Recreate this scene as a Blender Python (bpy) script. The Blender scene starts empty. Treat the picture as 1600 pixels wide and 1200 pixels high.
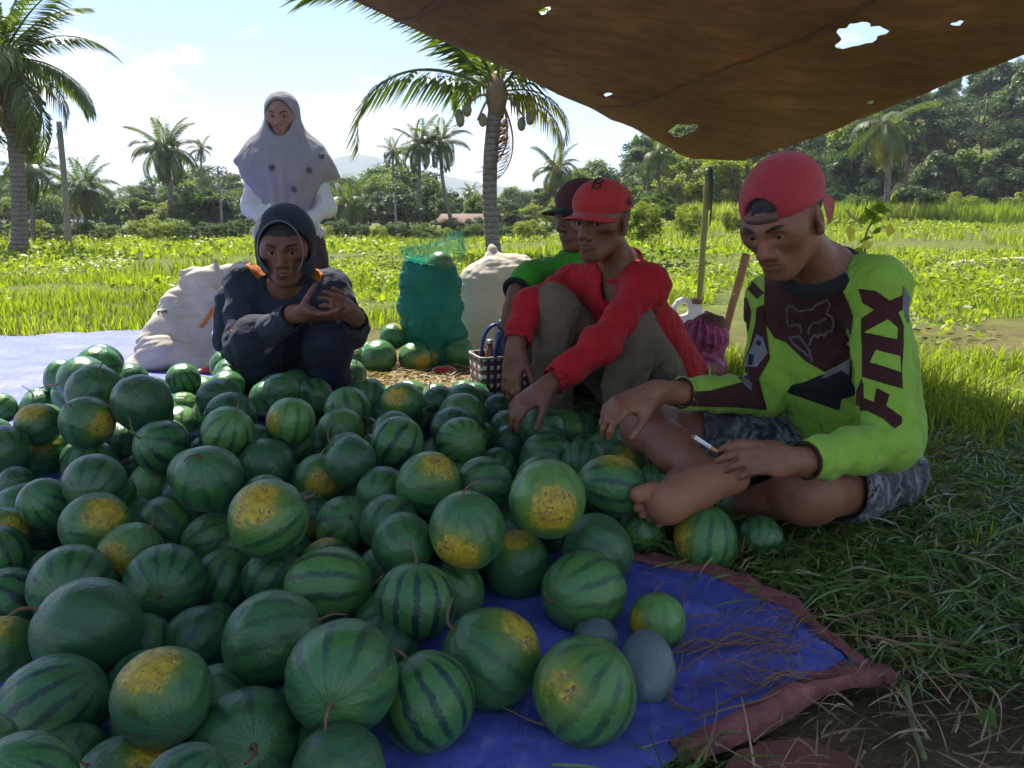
import bpy, bmesh, math, random
import numpy as np
from mathutils import Vector, Matrix
from mathutils.bvhtree import BVHTree
from mathutils.geometry import delaunay_2d_cdt

random.seed(7)
RNG = np.random.default_rng(7)
SC = bpy.context.scene
COL = SC.collection
R = math.radians

# ------------------------------------------------------------------ camera
CAM_H = 0.75
PITCH = 12.0
F_PX = 1200.0
cam_data = bpy.data.cameras.new('camera')
cam_data.sensor_width = 36.0
cam_data.lens = 27.0
cam_data.clip_start = 0.05
cam_data.clip_end = 6000
cam = bpy.data.objects.new('camera', cam_data)
COL.objects.link(cam)
cam.location = (0, 0, CAM_H)
cam.rotation_euler = (R(90 - PITCH), 0, 0)
SC.camera = cam

# ------------------------------------------------------------------ sky, sun, exposure
SUN_EL = 58.0
SUN_AZ = -30.0       # degrees to the right of the viewing direction (+Y)
world = bpy.data.worlds.new('World')
SC.world = world
world.use_nodes = True

def nd(nt, kind, inputs=None, **attrs):
    n = nt.nodes.new(kind)
    for k, v in attrs.items():
        setattr(n, k, v)
    for k, v in (inputs or {}).items():
        s = n.inputs[k]
        if isinstance(v, bpy.types.NodeSocket):
            nt.links.new(v, s)
        else:
            s.default_value = v
    return n

def ramp(nt, fac, stops, interp='LINEAR'):
    n = nt.nodes.new('ShaderNodeValToRGB')
    cr = n.color_ramp
    cr.interpolation = interp
    while len(cr.elements) < len(stops):
        cr.elements.new(0.5)
    for e, (p, c) in zip(cr.elements, stops):
        e.position = p
        e.color = (c[0], c[1], c[2], 1) if not isinstance(c, (int, float)) else (c, c, c, 1)
    nt.links.new(fac, n.inputs[0])
    return n.outputs[0]

def math_n(nt, op, a, b=0.0, c=0.0, clamp=False):
    n = nd(nt, 'ShaderNodeMath', {0: a, 1: b, 2: c}, operation=op)
    n.use_clamp = clamp
    return n.outputs[0]

def mixc(nt, fac, a, b, blend='MIX'):
    n = nt.nodes.new('ShaderNodeMix')
    n.data_type = 'RGBA'
    n.blend_type = blend
    for s, v in ((n.inputs[0], fac), (n.inputs[6], a), (n.inputs[7], b)):
        if isinstance(v, bpy.types.NodeSocket):
            nt.links.new(v, s)
        elif isinstance(v, (int, float)):
            s.default_value = v
        else:
            s.default_value = (v[0], v[1], v[2], 1)
    return n.outputs[2]

def noise(nt, vec, scale, detail=3.0, rough=0.55, dist=0.0, out=0):
    n = nd(nt, 'ShaderNodeTexNoise', {'Scale': scale, 'Detail': detail, 'Roughness': rough, 'Distortion': dist})
    if vec is not None:
        nt.links.new(vec, n.inputs['Vector'])
    return n.outputs[out]

def maprange(nt, v, a, b, c=0.0, d=1.0, smooth=True):
    n = nd(nt, 'ShaderNodeMapRange', {0: v, 1: a, 2: b, 3: c, 4: d})
    n.interpolation_type = 'SMOOTHSTEP' if smooth else 'LINEAR'
    return n.outputs[0]

nt = world.node_tree
nt.nodes.clear()
sky = nd(nt, 'ShaderNodeTexSky')
sky.sky_type = 'NISHITA'
sky.sun_disc = False
sky.sun_elevation = R(SUN_EL)
sky.sun_rotation = R(SUN_AZ)
sky.air_density = 0.65
sky.dust_density = 0.05
sky.ozone_density = 2.2
tc = nd(nt, 'ShaderNodeTexCoord')
sep = nd(nt, 'ShaderNodeSeparateXYZ', {0: tc.outputs['Generated']})
zc = math_n(nt, 'MAXIMUM', sep.outputs[2], 0.0)
mp = nd(nt, 'ShaderNodeMapping', {'Vector': tc.outputs['Generated'], 'Scale': (3.1, 3.1, 6.2), 'Location': (1.7, 0.35, 0.2)})
cn = noise(nt, mp.outputs[0], 1.9, 7.0, 0.52, 0.15)
band = maprange(nt, zc, 0.05, 0.30, 0.10, -0.05)           # cumulus gather low over the horizon
cv = math_n(nt, 'ADD', cn, band)
cmask = maprange(nt, cv, 0.555, 0.625)
cshade = noise(nt, mp.outputs[0], 4.5, 4.0, 0.5)
ccol = mixc(nt, cshade, (5.0, 4.8, 4.7), (7.6, 7.2, 6.8))
skyc = mixc(nt, math_n(nt, 'MULTIPLY', cmask, 0.8), sky.outputs[0], ccol)
bg = nd(nt, 'ShaderNodeBackground', {'Color': skyc, 'Strength': 0.05})
wo = nd(nt, 'ShaderNodeOutputWorld', {'Surface': bg.outputs[0]})

sun_l = bpy.data.lights.new('sun', 'SUN')
sun_l.energy = 2.3
sun_l.angle = R(0.55)
sun_l.color = (1.0, 0.955, 0.87)
sun = bpy.data.objects.new('sun', sun_l)
COL.objects.link(sun)
sd = Vector((math.sin(R(SUN_AZ)) * math.cos(R(SUN_EL)), math.cos(R(SUN_AZ)) * math.cos(R(SUN_EL)), math.sin(R(SUN_EL))))
sun.rotation_euler = sd.to_track_quat('Z', 'Y').to_euler()
SC.view_settings.view_transform = 'Standard'
SC.view_settings.look = 'None'
SC.view_settings.exposure = 2.5
SC.view_settings.gamma = 1.0
SC.view_settings.use_curve_mapping = False
SC.render.engine = 'CYCLES'
SC.cycles.use_denoising = True
SC.cycles.use_adaptive_sampling = True
SC.cycles.adaptive_threshold = 0.03
SC.cycles.max_bounces = 6
SC.cycles.diffuse_bounces = 3
SC.cycles.glossy_bounces = 2
SC.cycles.transmission_bounces = 4
SC.cycles.volume_bounces = 0
SC.cycles.transparent_max_bounces = 6
SC.cycles.sample_clamp_indirect = 4.0
SC.cycles.caustics_reflective = False
SC.cycles.caustics_refractive = False

# ------------------------------------------------------------------ geometry helpers
CP, SP = math.cos(R(PITCH)), math.sin(R(PITCH))

def ray(px, py):
    a = (px - 800.0) / F_PX
    b = (600.0 - py) / F_PX
    return np.array([a, CP + b * SP, b * CP - SP])

def P(px, py, Y):
    """world point seen at photograph pixel (px, py) at the distance Y in front of the camera"""
    d = ray(px, py)
    t = Y / d[1]
    return np.array([d[0] * t, Y, CAM_H + d[2] * t])

def sstep(t):
    t = np.clip(t, 0.0, 1.0)
    return t * t * (3 - 2 * t)

def gz(x, y):
    """height of the ground"""
    x = np.asarray(x, float); y = np.asarray(y, float)
    z = 0.04 * sstep((y - 0.9) / 1.4)
    z = z + 0.55 * sstep((y - 7) / 26) * sstep((x + 1) / 9)
    s = x * 0.30 + y - 43.0
    z = z + 10.0 * sstep(s / 38.0) * sstep((x - 7.0) / 18.0)
    z = z + 0.018 * np.sin(x * 1.9 + 0.6 * y) * np.sin(y * 1.3 - 0.4 * x) * sstep((y - 3.2) / 2.0)
    return z

def G(px, py):
    """ground point seen at a photograph pixel"""
    d = ray(px, py)
    t = 1.0
    for _ in range(40):
        p = np.array([d[0] * t, d[1] * t, CAM_H + d[2] * t])
        t -= (p[2] - float(gz(p[0], p[1]))) / d[2] * 0.8
    return np.array([d[0] * t, d[1] * t, float(gz(d[0] * t, d[1] * t))])

def mesh_np(name, V, F, smooth=False, attrs=None, mats=None, mat_idx=None):
    """mesh from arrays; F is one (n,3)/(n,4) array or a list of such arrays"""
    me = bpy.data.meshes.new(name)
    V = np.ascontiguousarray(V, dtype=np.float32)
    if isinstance(F, np.ndarray):
        F = [F]
    F = [f for f in F if len(f)]
    nl = sum(f.size for f in F)
    nf = sum(len(f) for f in F)
    me.vertices.add(len(V)); me.vertices.foreach_set('co', V.ravel())
    me.loops.add(nl)
    me.loops.foreach_set('vertex_index', np.concatenate([f.ravel() for f in F]).astype(np.int32))
    sizes = np.concatenate([np.full(len(f), f.shape[1], np.int32) for f in F])
    me.polygons.add(nf)
    me.polygons.foreach_set('loop_start', np.concatenate([[0], np.cumsum(sizes)[:-1]]).astype(np.int32))
    if smooth:
        me.polygons.foreach_set('use_smooth', np.ones(nf, bool))
    if mat_idx is not None:
        me.polygons.foreach_set('material_index', np.asarray(mat_idx, np.int32))
    for k, a in (attrs or {}).items():
        a = np.asarray(a, np.float32)
        at = me.attributes.new(k, 'FLOAT', 'POINT')
        at.data.foreach_set('value', a.ravel())
    me.update(calc_edges=True)
    me.validate()
    for m in (mats or []):
        me.materials.append(m)
    return me

def link(name, data, parent=None, mat=None, loc=None):
    o = bpy.data.objects.new(name, data)
    COL.objects.link(o)
    if mat is not None and data is not None and not data.materials:
        data.materials.append(mat)
    if parent is not None:
        o.parent = parent
    if loc is not None:
        o.location = loc
    return o

def thing(name, label, cat, loc=(0, 0, 0), group=None):
    o = bpy.data.objects.new(name, None)
    COL.objects.link(o)
    o.empty_display_size = 0.05
    o.location = Vector([float(v) for v in loc])
    o['label'] = label; o['category'] = cat
    if group: o['group'] = group
    return o

def tag(o, label, cat=None, group=None, kind=None):
    o['label'] = label
    if cat: o['category'] = cat
    if group: o['group'] = group
    if kind: o['kind'] = kind
    return o

def part(name, V, F, mat, root, smooth=True, attrs=None, mats=None, mat_idx=None, under=None):
    """part given in world coordinates; root is the thing's Empty, under an optional parent part"""
    V = np.asarray(V, float) - np.array(root.location)[None]
    me = mesh_np(name, V, F, smooth, attrs, mats, mat_idx)
    return link(name, me, under if under is not None else root, mat)

def unit(v):
    v = np.asarray(v, float)
    return v / (np.linalg.norm(v) + 1e-12)

def tube(pts, rad, seg=8, cap=True):
    """tube along a polyline: V, [quads, tris]"""
    pts = np.asarray(pts, float); n = len(pts)
    rad = np.broadcast_to(np.asarray(rad, float), (n,))
    tan = np.gradient(pts, axis=0)
    tan /= np.linalg.norm(tan, axis=1, keepdims=True) + 1e-12
    up = np.array([0, 0, 1.0]) if abs(tan[0, 2]) < 0.9 else np.array([1.0, 0, 0])
    V = []
    u = unit(np.cross(up, tan[0]))
    for i in range(n):
        u = unit(u - tan[i] * np.dot(u, tan[i]))
        w = np.cross(tan[i], u)
        a = np.arange(seg) * 2 * math.pi / seg
        V.append(pts[i] + rad[i] * (np.cos(a)[:, None] * u + np.sin(a)[:, None] * w))
    V = np.concatenate(V)
    Q = []
    for i in range(n - 1):
        for j in range(seg):
            k = (j + 1) % seg
            Q.append((i * seg + j, i * seg + k, (i + 1) * seg + k, (i + 1) * seg + j))
    T = []
    if cap:
        V = np.concatenate([V, pts[:1], pts[-1:]])
        c0, c1 = n * seg, n * seg + 1
        for j in range(seg):
            k = (j + 1) % seg
            T.append((c0, k, j)); T.append((c1, (n - 1) * seg + j, (n - 1) * seg + k))
    return V, [np.array(Q, int).reshape(-1, 4), np.array(T, int).reshape(-1, 3)]

def join(items):
    """join [(V, F)...] into one V, [F...]"""
    Vs, Fs, o = [], {}, 0
    for V, F in items:
        F = [F] if isinstance(F, np.ndarray) else F
        for f in F:
            if len(f): Fs.setdefault(f.shape[1], []).append(np.asarray(f) + o)
        Vs.append(np.asarray(V, float)); o += len(V)
    return np.concatenate(Vs), [np.concatenate(v) for v in Fs.values()]

def boxm(c, s, rot=0.0):
    c = np.asarray(c, float); s = np.asarray(s, float) / 2
    V = np.array([[x, y, z] for x in (-1, 1) for y in (-1, 1) for z in (-1, 1)], float) * s
    ca, sa = math.cos(rot), math.sin(rot)
    V = np.stack([V[:, 0] * ca - V[:, 1] * sa, V[:, 0] * sa + V[:, 1] * ca, V[:, 2]], 1) + c
    Q = np.array([(0, 1, 3, 2), (4, 6, 7, 5), (0, 4, 5, 1), (2, 3, 7, 6), (0, 2, 6, 4), (1, 5, 7, 3)])
    return V, [Q]

def catmull(pts, n):
    pts = np.asarray(pts, float)
    p = np.concatenate([[2 * pts[0] - pts[1]], pts, [2 * pts[-1] - pts[-2]]])
    out = []
    m = len(pts) - 1
    for t in np.linspace(0, m, n):
        i = min(int(t), m - 1); u = t - i
        a, b, c, d = p[i:i + 4]
        out.append(0.5 * ((2 * b) + (-a + c) * u + (2 * a - 5 * b + 4 * c - d) * u * u + (-a + 3 * b - 3 * c + d) * u ** 3))
    return np.array(out)

# lattice value noise, vectorised
_LAT = np.random.default_rng(11).random((32, 32, 32)).astype(np.float32)
def vnoise(p, scale=1.0):
    q = np.asarray(p, np.float32) * scale + 100.0
    i = np.floor(q).astype(int); f = q - i; f = f * f * (3 - 2 * f)
    out = 0
    for dx in (0, 1):
        for dy in (0, 1):
            for dz in (0, 1):
                w = (f[..., 0] if dx else 1 - f[..., 0]) * (f[..., 1] if dy else 1 - f[..., 1]) * (f[..., 2] if dz else 1 - f[..., 2])
                out = out + w * _LAT[(i[..., 0] + dx) % 32, (i[..., 1] + dy) % 32, (i[..., 2] + dz) % 32]
    return out * 2 - 1

# ------------------------------------------------------------------ distance-field modelling
class Cone:
    def __init__(s, a, b, ra, rb=None, k=0.02, op='u', flat=None, wr=None, tag=0):
        s.a = np.asarray(a, float); s.b = np.asarray(b, float); s.ra = ra; s.rb = ra if rb is None else rb
        s.k = k; s.op = op; s.flat = flat; s.wr = wr; s.tag = tag
    def box(s):
        m = max(s.ra, s.rb) * (1.0 if s.flat is None else max(1.0, s.flat[1])) + s.k + 0.02
        return np.minimum(s.a, s.b) - m, np.maximum(s.a, s.b) + m
    def d(s, X):
        pa = X - s.a; ab = s.b - s.a; L2 = max(np.dot(ab, ab), 1e-9)
        sc = 1.0
        t = np.clip((pa @ ab) / L2, 0, 1)
        v = pa - t[..., None] * ab
        if s.flat is not None:                    # (direction, factor): stretch along that direction
            dr = unit(s.flat[0]); c = v @ dr
            v = v + (c * (1.0 / s.flat[1] - 1))[..., None] * dr
            sc = min(1.0, s.flat[1])
        r = s.ra + t * (s.rb - s.ra)
        dd = (np.linalg.norm(v, axis=-1) - r) * sc
        if s.wr is not None:
            amp, fr, ph = s.wr
            L = math.sqrt(L2)
            e1 = unit(np.cross(ab, [0.3, 0.5, 0.81])); e2 = unit(np.cross(ab, e1))
            u = pa @ e1; w = pa @ e2
            q = t * L * fr
            dd = dd - amp * (np.sin(q + u * fr * 0.9 + ph + 1.4 * np.sin(w * fr * 0.6 + ph)) * 0.6
                             + np.sin(q * 1.7 - w * fr * 1.1 + ph * 2.1) * 0.4)
        return dd

class Ell:
    def __init__(s, c, r, Rm=None, k=0.02, op='u', tag=0):
        s.c = np.asarray(c, float); s.r = np.broadcast_to(np.asarray(r, float), (3,)).copy()
        s.R = np.eye(3) if Rm is None else np.asarray(Rm, float); s.k = k; s.op = op; s.tag = tag
    def box(s):
        m = s.r.max() + s.k + 0.02
        return s.c - m, s.c + m
    def d(s, X):
        q = (X - s.c) @ s.R
        k0 = np.linalg.norm(q / s.r, axis=-1); k1 = np.linalg.norm(q / (s.r ** 2), axis=-1) + 1e-9
        return k0 * (k0 - 1.0) / k1

class Plane:
    """keeps the side the normal points away from; lim restricts it to a ball (centre, radius)"""
    def __init__(s, p, n, lim=None, tag=0):
        s.p = np.asarray(p, float); s.n = unit(n); s.op = 'cut'; s.k = 0.0; s.lim = lim; s.tag = tag
    def box(s):
        if s.lim is None: return None
        c, r = s.lim; c = np.asarray(c, float)
        return c - r, c + r
    def d(s, X):
        d = -((X - s.p) @ s.n)          # negative on the cut-away side
        if s.lim is not None:
            c, r = s.lim
            d = np.maximum(d, np.linalg.norm(X - np.asarray(c, float), axis=-1) - r)
        return d

def sdf_grid(prims, h, lo, hi):
    lo = np.asarray(lo, float); hi = np.asarray(hi, float)
    n = np.maximum(np.ceil((hi - lo) / h).astype(int) + 1, 2)
    D = np.full(n, 0.2, np.float32)
    T = np.zeros(n, np.int8); B = np.full(n, 9.0, np.float32)
    ax = [lo[i] + h * np.arange(n[i]) for i in range(3)]
    for p in prims:
        bx = p.box()
        if bx is None:
            i0 = np.zeros(3, int); i1 = n
        else:
            i0 = np.clip(np.floor((bx[0] - lo) / h).astype(int), 0, n)
            i1 = np.clip(np.ceil((bx[1] - lo) / h).astype(int) + 1, 0, n)
        if (i1 <= i0).any():
            continue
        sl = tuple(slice(a, b) for a, b in zip(i0, i1))
        X = np.stack(np.meshgrid(*[ax[i][sl[i]] for i in range(3)], indexing='ij'), -1)
        d = p.d(X).astype(np.float32)
        cur = D[sl]
        k = p.k
        if p.op == 'u':
            if k > 0:
                hh = np.maximum(k - np.abs(cur - d), 0) / k
                D[sl] = np.minimum(cur, d) - hh * hh * k * 0.25
            else:
                D[sl] = np.minimum(cur, d)
            m = d < B[sl]
            T[sl][m] = 0; B[sl][m] = d[m]
            if p.tag:
                T[sl][m & (d < (.0022 if p.tag == 1 else .012))] = p.tag
        elif p.op == 'sub':
            if k > 0:
                hh = np.maximum(k - np.abs(cur + d), 0) / k
                D[sl] = np.maximum(cur, -d) + hh * hh * k * 0.25
            else:
                D[sl] = np.maximum(cur, -d)
            if p.tag:
                m = d < 0.002
                T[sl][m] = p.tag
        else:                                        # cut: remove where d < 0
            D[sl] = np.maximum(cur, -d)
    return D, T, lo, h

def surface_nets(D, T, lo, h):
    S = D < 0
    n = np.array(D.shape)
    c = np.zeros(n - 1, np.int8)
    for dx in (0, 1):
        for dy in (0, 1):
            for dz in (0, 1):
                c += S[dx:n[0] - 1 + dx, dy:n[1] - 1 + dy, dz:n[2] - 1 + dz]
    act = (c > 0) & (c < 8)
    idx = np.argwhere(act)
    if len(idx) == 0:
        return np.zeros((0, 3)), np.zeros((0, 4), int), np.zeros(0)
    corners = [(x, y, z) for x in (0, 1) for y in (0, 1) for z in (0, 1)]
    val = np.stack([D[idx[:, 0] + x, idx[:, 1] + y, idx[:, 2] + z] for x, y, z in corners], 1)
    acc = np.zeros((len(idx), 3)); cnt = np.zeros(len(idx))
    ca = np.array(corners, float)
    for a in range(8):
        for b in range(a + 1, 8):
            if np.abs(ca[a] - ca[b]).sum() != 1: continue
            va, vb = val[:, a], val[:, b]
            m = (va < 0) != (vb < 0)
            t = np.where(m, va / np.where(m, va - vb, 1), 0)
            acc += np.where(m[:, None], ca[a] + t[:, None] * (ca[b] - ca[a]), 0)
            cnt += m
    V = lo + h * (idx + acc / cnt[:, None])
    M = np.full(n - 1, -1, np.int32)
    M[act] = np.arange(len(idx))
    Q = []
    for axis in range(3):
        o1, o2 = [a for a in range(3) if a != axis]
        sl0 = [slice(None)] * 3; sl1 = [slice(None)] * 3
        sl0[axis] = slice(0, n[axis] - 1); sl1[axis] = slice(1, n[axis])
        s0, s1 = S[tuple(sl0)], S[tuple(sl1)]
        e = np.argwhere(s0 != s1)
        e = e[(e[:, o1] > 0) & (e[:, o2] > 0) & (e[:, o1] < n[o1] - 1) & (e[:, o2] < n[o2] - 1)]
        flip = s0[e[:, 0], e[:, 1], e[:, 2]]
        def cell(a, b):
            q = e.copy(); q[:, o1] -= a; q[:, o2] -= b
            return M[q[:, 0], q[:, 1], q[:, 2]]
        q = np.stack([cell(1, 1), cell(0, 1), cell(0, 0), cell(1, 0)], 1)
        if axis == 1: flip = ~flip
        q[~flip] = q[~flip][:, ::-1]
        Q.append(q)
    Q = np.concatenate(Q)
    Q = Q[(Q >= 0).all(1)]
    return V, Q, T[idx[:, 0], idx[:, 1], idx[:, 2]].astype(float)

def vnormals(V, Q):
    n = np.cross(V[Q[:, 2]] - V[Q[:, 0]], V[Q[:, 3]] - V[Q[:, 1]])
    N = np.zeros_like(V)
    for i in range(4):
        np.add.at(N, Q[:, i], n)
    return N / (np.linalg.norm(N, axis=1, keepdims=True) + 1e-12)

def laplace(V, Q, it=1, lam=0.5):
    for _ in range(it):
        A = np.zeros_like(V); c = np.zeros(len(V))
        for i in range(4):
            a, b = Q[:, i], Q[:, (i + 1) % 4]
            np.add.at(A, a, V[b]); np.add.at(c, a, 1)
            np.add.at(A, b, V[a]); np.add.at(c, b, 1)
        V = V + lam * (A / np.maximum(c, 1)[:, None] - V)
    return V

def sculpt(prims, h, fine=(), wrinkle=None, smooth=1, pad=0.015):
    """mesh the prims at voxel h; fine = [(lo, hi, h2)] boxes get their own resolution"""
    bs = [p.box() for p in prims if p.op == 'u']
    lo = np.min([b[0] for b in bs], 0) - pad; hi = np.max([b[1] for b in bs], 0) + pad
    V, Q, T = surface_nets(*sdf_grid(prims, h, lo, hi))
    if smooth: V = laplace(V, Q, smooth, 0.45)
    keep = np.ones(len(Q), bool)
    out = []
    for a, b, h2 in fine:
        a = np.asarray(a, float); b = np.asarray(b, float)
        ins = ((V > a + h) & (V < b - h)).all(1)
        keep &= ~ins[Q].all(1)
        v2, q2, t2 = surface_nets(*sdf_grid(prims, h2, a, b))
        if smooth: v2 = laplace(v2, q2, 1, 0.4)
        out.append((v2, q2, t2))
    Q = Q[keep]
    Vs, Qs, Ts, o = [V], [Q], [T], len(V)
    for v2, q2, t2 in out:
        Vs.append(v2); Qs.append(q2 + o); Ts.append(t2); o += len(v2)
    V = np.concatenate(Vs); Q = np.concatenate(Qs); T = np.concatenate(Ts)
    used = np.zeros(len(V), bool); used[Q.ravel()] = True
    mp = np.cumsum(used) - 1
    V = V[used]; T = T[used]; Q = mp[Q]
    if wrinkle is not None:
        V = V + vnormals(V, Q) * wrinkle(V)[:, None]
    return V, Q, T

def bvh_of(V, Q):
    return BVHTree.FromPolygons([tuple(v) for v in V], [tuple(int(i) for i in q) for q in Q])

def inpoly(x, y, poly):
    poly = np.asarray(poly, float)
    r = np.zeros(np.shape(x), bool)
    j = len(poly) - 1
    for i in range(len(poly)):
        xi, yi = poly[i]; xj, yj = poly[j]
        c = ((yi > y) != (yj > y)) & (x < (xj - xi) * (y - yi) / (yj - yi + 1e-12) + xi)
        r ^= c
        j = i
    return r

def resample(poly, step, closed=True):
    poly = np.asarray(poly, float)
    if closed: poly = np.concatenate([poly, poly[:1]])
    out = []
    for a, b in zip(poly[:-1], poly[1:]):
        n = max(1, int(np.linalg.norm(b - a) / step))
        for i in range(n):
            out.append(a + (b - a) * i / n)
    if not closed: out.append(poly[-1])
    return np.array(out)

def fill_poly(poly, step, inner=None, holes=(), extra=None):
    """triangulate a 2-D polygon with interior points"""
    bd = resample(poly, step)
    pts = [tuple(p) for p in bd]; edges = [(i, (i + 1) % len(bd)) for i in range(len(bd))]
    for hl in holes:
        o = len(pts); hb = np.asarray(hl)
        pts += [tuple(p) for p in hb]; edges += [(o + i, o + (i + 1) % len(hb)) for i in range(len(hb))]
    lo, hi = bd.min(0), bd.max(0)
    st = inner or step
    gx, gy = np.meshgrid(np.arange(lo[0] + st / 2, hi[0], st), np.arange(lo[1] + st / 2, hi[1], st))
    gx = gx.ravel() + RNG.uniform(-.12, .12, gx.size) * st; gy = gy.ravel() + RNG.uniform(-.12, .12, gy.size) * st
    m = inpoly(gx, gy, poly)
    for hl in holes: m &= ~inpoly(gx, gy, hl)
    if extra is not None:
        gx = np.concatenate([gx[m], extra[:, 0]]); gy = np.concatenate([gy[m], extra[:, 1]]); m = inpoly(gx, gy, poly)
    pts += list(zip(gx[m], gy[m]))
    r = delaunay_2d_cdt([Vector(p) for p in pts], edges, [], 0, 1e-5)
    V = np.array([(v.x, v.y) for v in r[0]]); F = np.array([f for f in r[2] if len(f) == 3], int)
    c = V[F].mean(1)
    k = inpoly(c[:, 0], c[:, 1], poly)
    for hl in holes: k &= ~inpoly(c[:, 0], c[:, 1], hl)
    F = F[k]
    a = V[F]
    area = (a[:, 1, 0] - a[:, 0, 0]) * (a[:, 2, 1] - a[:, 0, 1]) - (a[:, 1, 1] - a[:, 0, 1]) * (a[:, 2, 0] - a[:, 0, 0])
    F[area < 0] = F[area < 0][:, ::-1]
    return V, F

def decal(bvh, poly, step=5.0, off=0.002, origin=(0, 0, CAM_H)):
    """a printed patch lying on a surface: outline traced in the photograph, laid onto the 3-D surface"""
    V2, F = fill_poly(poly, step)
    o = Vector(origin)
    V = np.zeros((len(V2), 3)); ok = np.zeros(len(V2), bool); dist = np.zeros(len(V2))
    for i, (x, y) in enumerate(V2):
        d = Vector(ray(x, y)).normalized()
        hit, nrm, _, ds = bvh.ray_cast(o, d)
        if hit is None: continue
        if nrm.dot(d) > 0: nrm = -nrm
        V[i] = hit + nrm * off; ok[i] = True; dist[i] = ds
    F = F[ok[F].all(1)]
    if len(F):
        F = F[(dist[F].max(1) - dist[F].min(1)) < 0.05]
    F = F[:, ::-1]
    if len(F):                                        # keep the largest connected piece
        lab = np.arange(len(V))
        while True:
            m = lab[F].min(1); new = lab.copy()
            for i in range(3): np.minimum.at(new, F[:, i], m)
            if (new == lab).all(): break
            lab = new
        c = lab[F[:, 0]]; F = F[c == np.bincount(c).argmax()]
    used = np.zeros(len(V), bool); used[F.ravel()] = True
    mp = np.cumsum(used) - 1
    return V[used], mp[F]

# ------------------------------------------------------------------ materials
def new_mat(name):
    m = bpy.data.materials.new(name)
    m.use_nodes = True
    nt = m.node_tree
    b = nt.nodes['Principled BSDF']
    return m, nt, b

def objco(nt):
    return nd(nt, 'ShaderNodeTexCoord').outputs['Object']

def attr(nt, name, kind='GEOMETRY', out='Fac'):
    n = nt.nodes.new('ShaderNodeAttribute')
    n.attribute_name = name; n.attribute_type = kind
    return n.outputs[out]

def bump(nt, b, height, strength=0.3, dist=0.01):
    n = nd(nt, 'ShaderNodeBump', {'Strength': strength, 'Distance': dist, 'Height': height})
    nt.links.new(n.outputs[0], b.inputs['Normal'])

def setc(nt, b, col):
    if isinstance(col, bpy.types.NodeSocket): nt.links.new(col, b.inputs['Base Color'])
    else: b.inputs['Base Color'].default_value = (*col, 1)

def simple(name, col, rough=0.6, var=0.25, scale=6.0, bmp=0.0, bscale=60.0, spec=0.3, metal=0.0, sheen=0.0, translucent=0.0, tcol=None):
    """procedural material: two noise scales of colour variation, fine relief, optional light passing through"""
    m, nt, b = new_mat(name)
    co = objco(nt)
    n1 = noise(nt, co, scale, 4.0, 0.6); n2 = noise(nt, co, scale * 7, 3.0, 0.6)
    s = math_n(nt, 'ADD', math_n(nt, 'MULTIPLY', n1, 0.65), math_n(nt, 'MULTIPLY', n2, 0.35))
    lo = tuple(c * (1 - var) for c in col); hi = tuple(min(1, c * (1 + var)) for c in col)
    c = ramp(nt, s, [(0.3, lo), (0.7, hi)])
    setc(nt, b, c)
    b.inputs['Roughness'].default_value = rough
    b.inputs['Specular IOR Level'].default_value = spec
    b.inputs['Metallic'].default_value = metal
    if sheen:
        b.inputs['Sheen Weight'].default_value = sheen
    if bmp:
        bump(nt, b, noise(nt, co, bscale, 4.0, 0.6), bmp, 0.004)
    if translucent:
        tr = nd(nt, 'ShaderNodeBsdfTranslucent', {'Color': c if tcol is None else (*tcol, 1)})
        mx = nd(nt, 'ShaderNodeMixShader', {0: translucent, 1: b.outputs[0], 2: tr.outputs[0]})
        nt.links.new(mx.outputs[0], nt.nodes['Material Output'].inputs[0])
    return m

def leaf_mat(name, dark, mid, light, trans=0.45, rough=0.5, spec=0.25, dry=None):
    """foliage: colour by leaf (attribute v) and by plant, light shines through the blades"""
    m, nt, b = new_mat(name)
    v = attr(nt, 'v')
    oi = nd(nt, 'ShaderNodeObjectInfo').outputs['Random']
    s = math_n(nt, 'ADD', math_n(nt, 'MULTIPLY', v, 0.8), math_n(nt, 'MULTIPLY', oi, 0.2))
    stops = [(0.05, dark), (0.5, mid), (0.92, light)]
    if dry is not None: stops += [(0.985, dry)]
    c = ramp(nt, s, stops)
    setc(nt, b, c)
    b.inputs['Roughness'].default_value = rough
    b.inputs['Specular IOR Level'].default_value = spec
    tcx = mixc(nt, 1.0, c, (1.0, 1.0, 0.45), 'MULTIPLY')
    tcx = mixc(nt, 1.0, tcx, (1.5, 1.6, 1.0), 'MULTIPLY')
    tr = nd(nt, 'ShaderNodeBsdfTranslucent', {'Color': tcx})
    mx = nd(nt, 'ShaderNodeMixShader', {0: trans, 1: b.outputs[0], 2: tr.outputs[0]})
    nt.links.new(mx.outputs[0], nt.nodes['Material Output'].inputs[0])
    return m

# ------------------------------------------------------------------ ground
def graded(a, b, fine_lo, fine_hi, step):
    mid = list(np.arange(fine_lo, fine_hi, step))
    up, s, v = [], step, fine_hi
    while v < b:
        up.append(v); s *= 1.17; v += s
    dn, s, v = [], step, fine_lo
    while v > a:
        s *= 1.17; v -= s; dn.append(v)
    return np.array(dn[::-1] + mid + up + [b])

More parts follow.
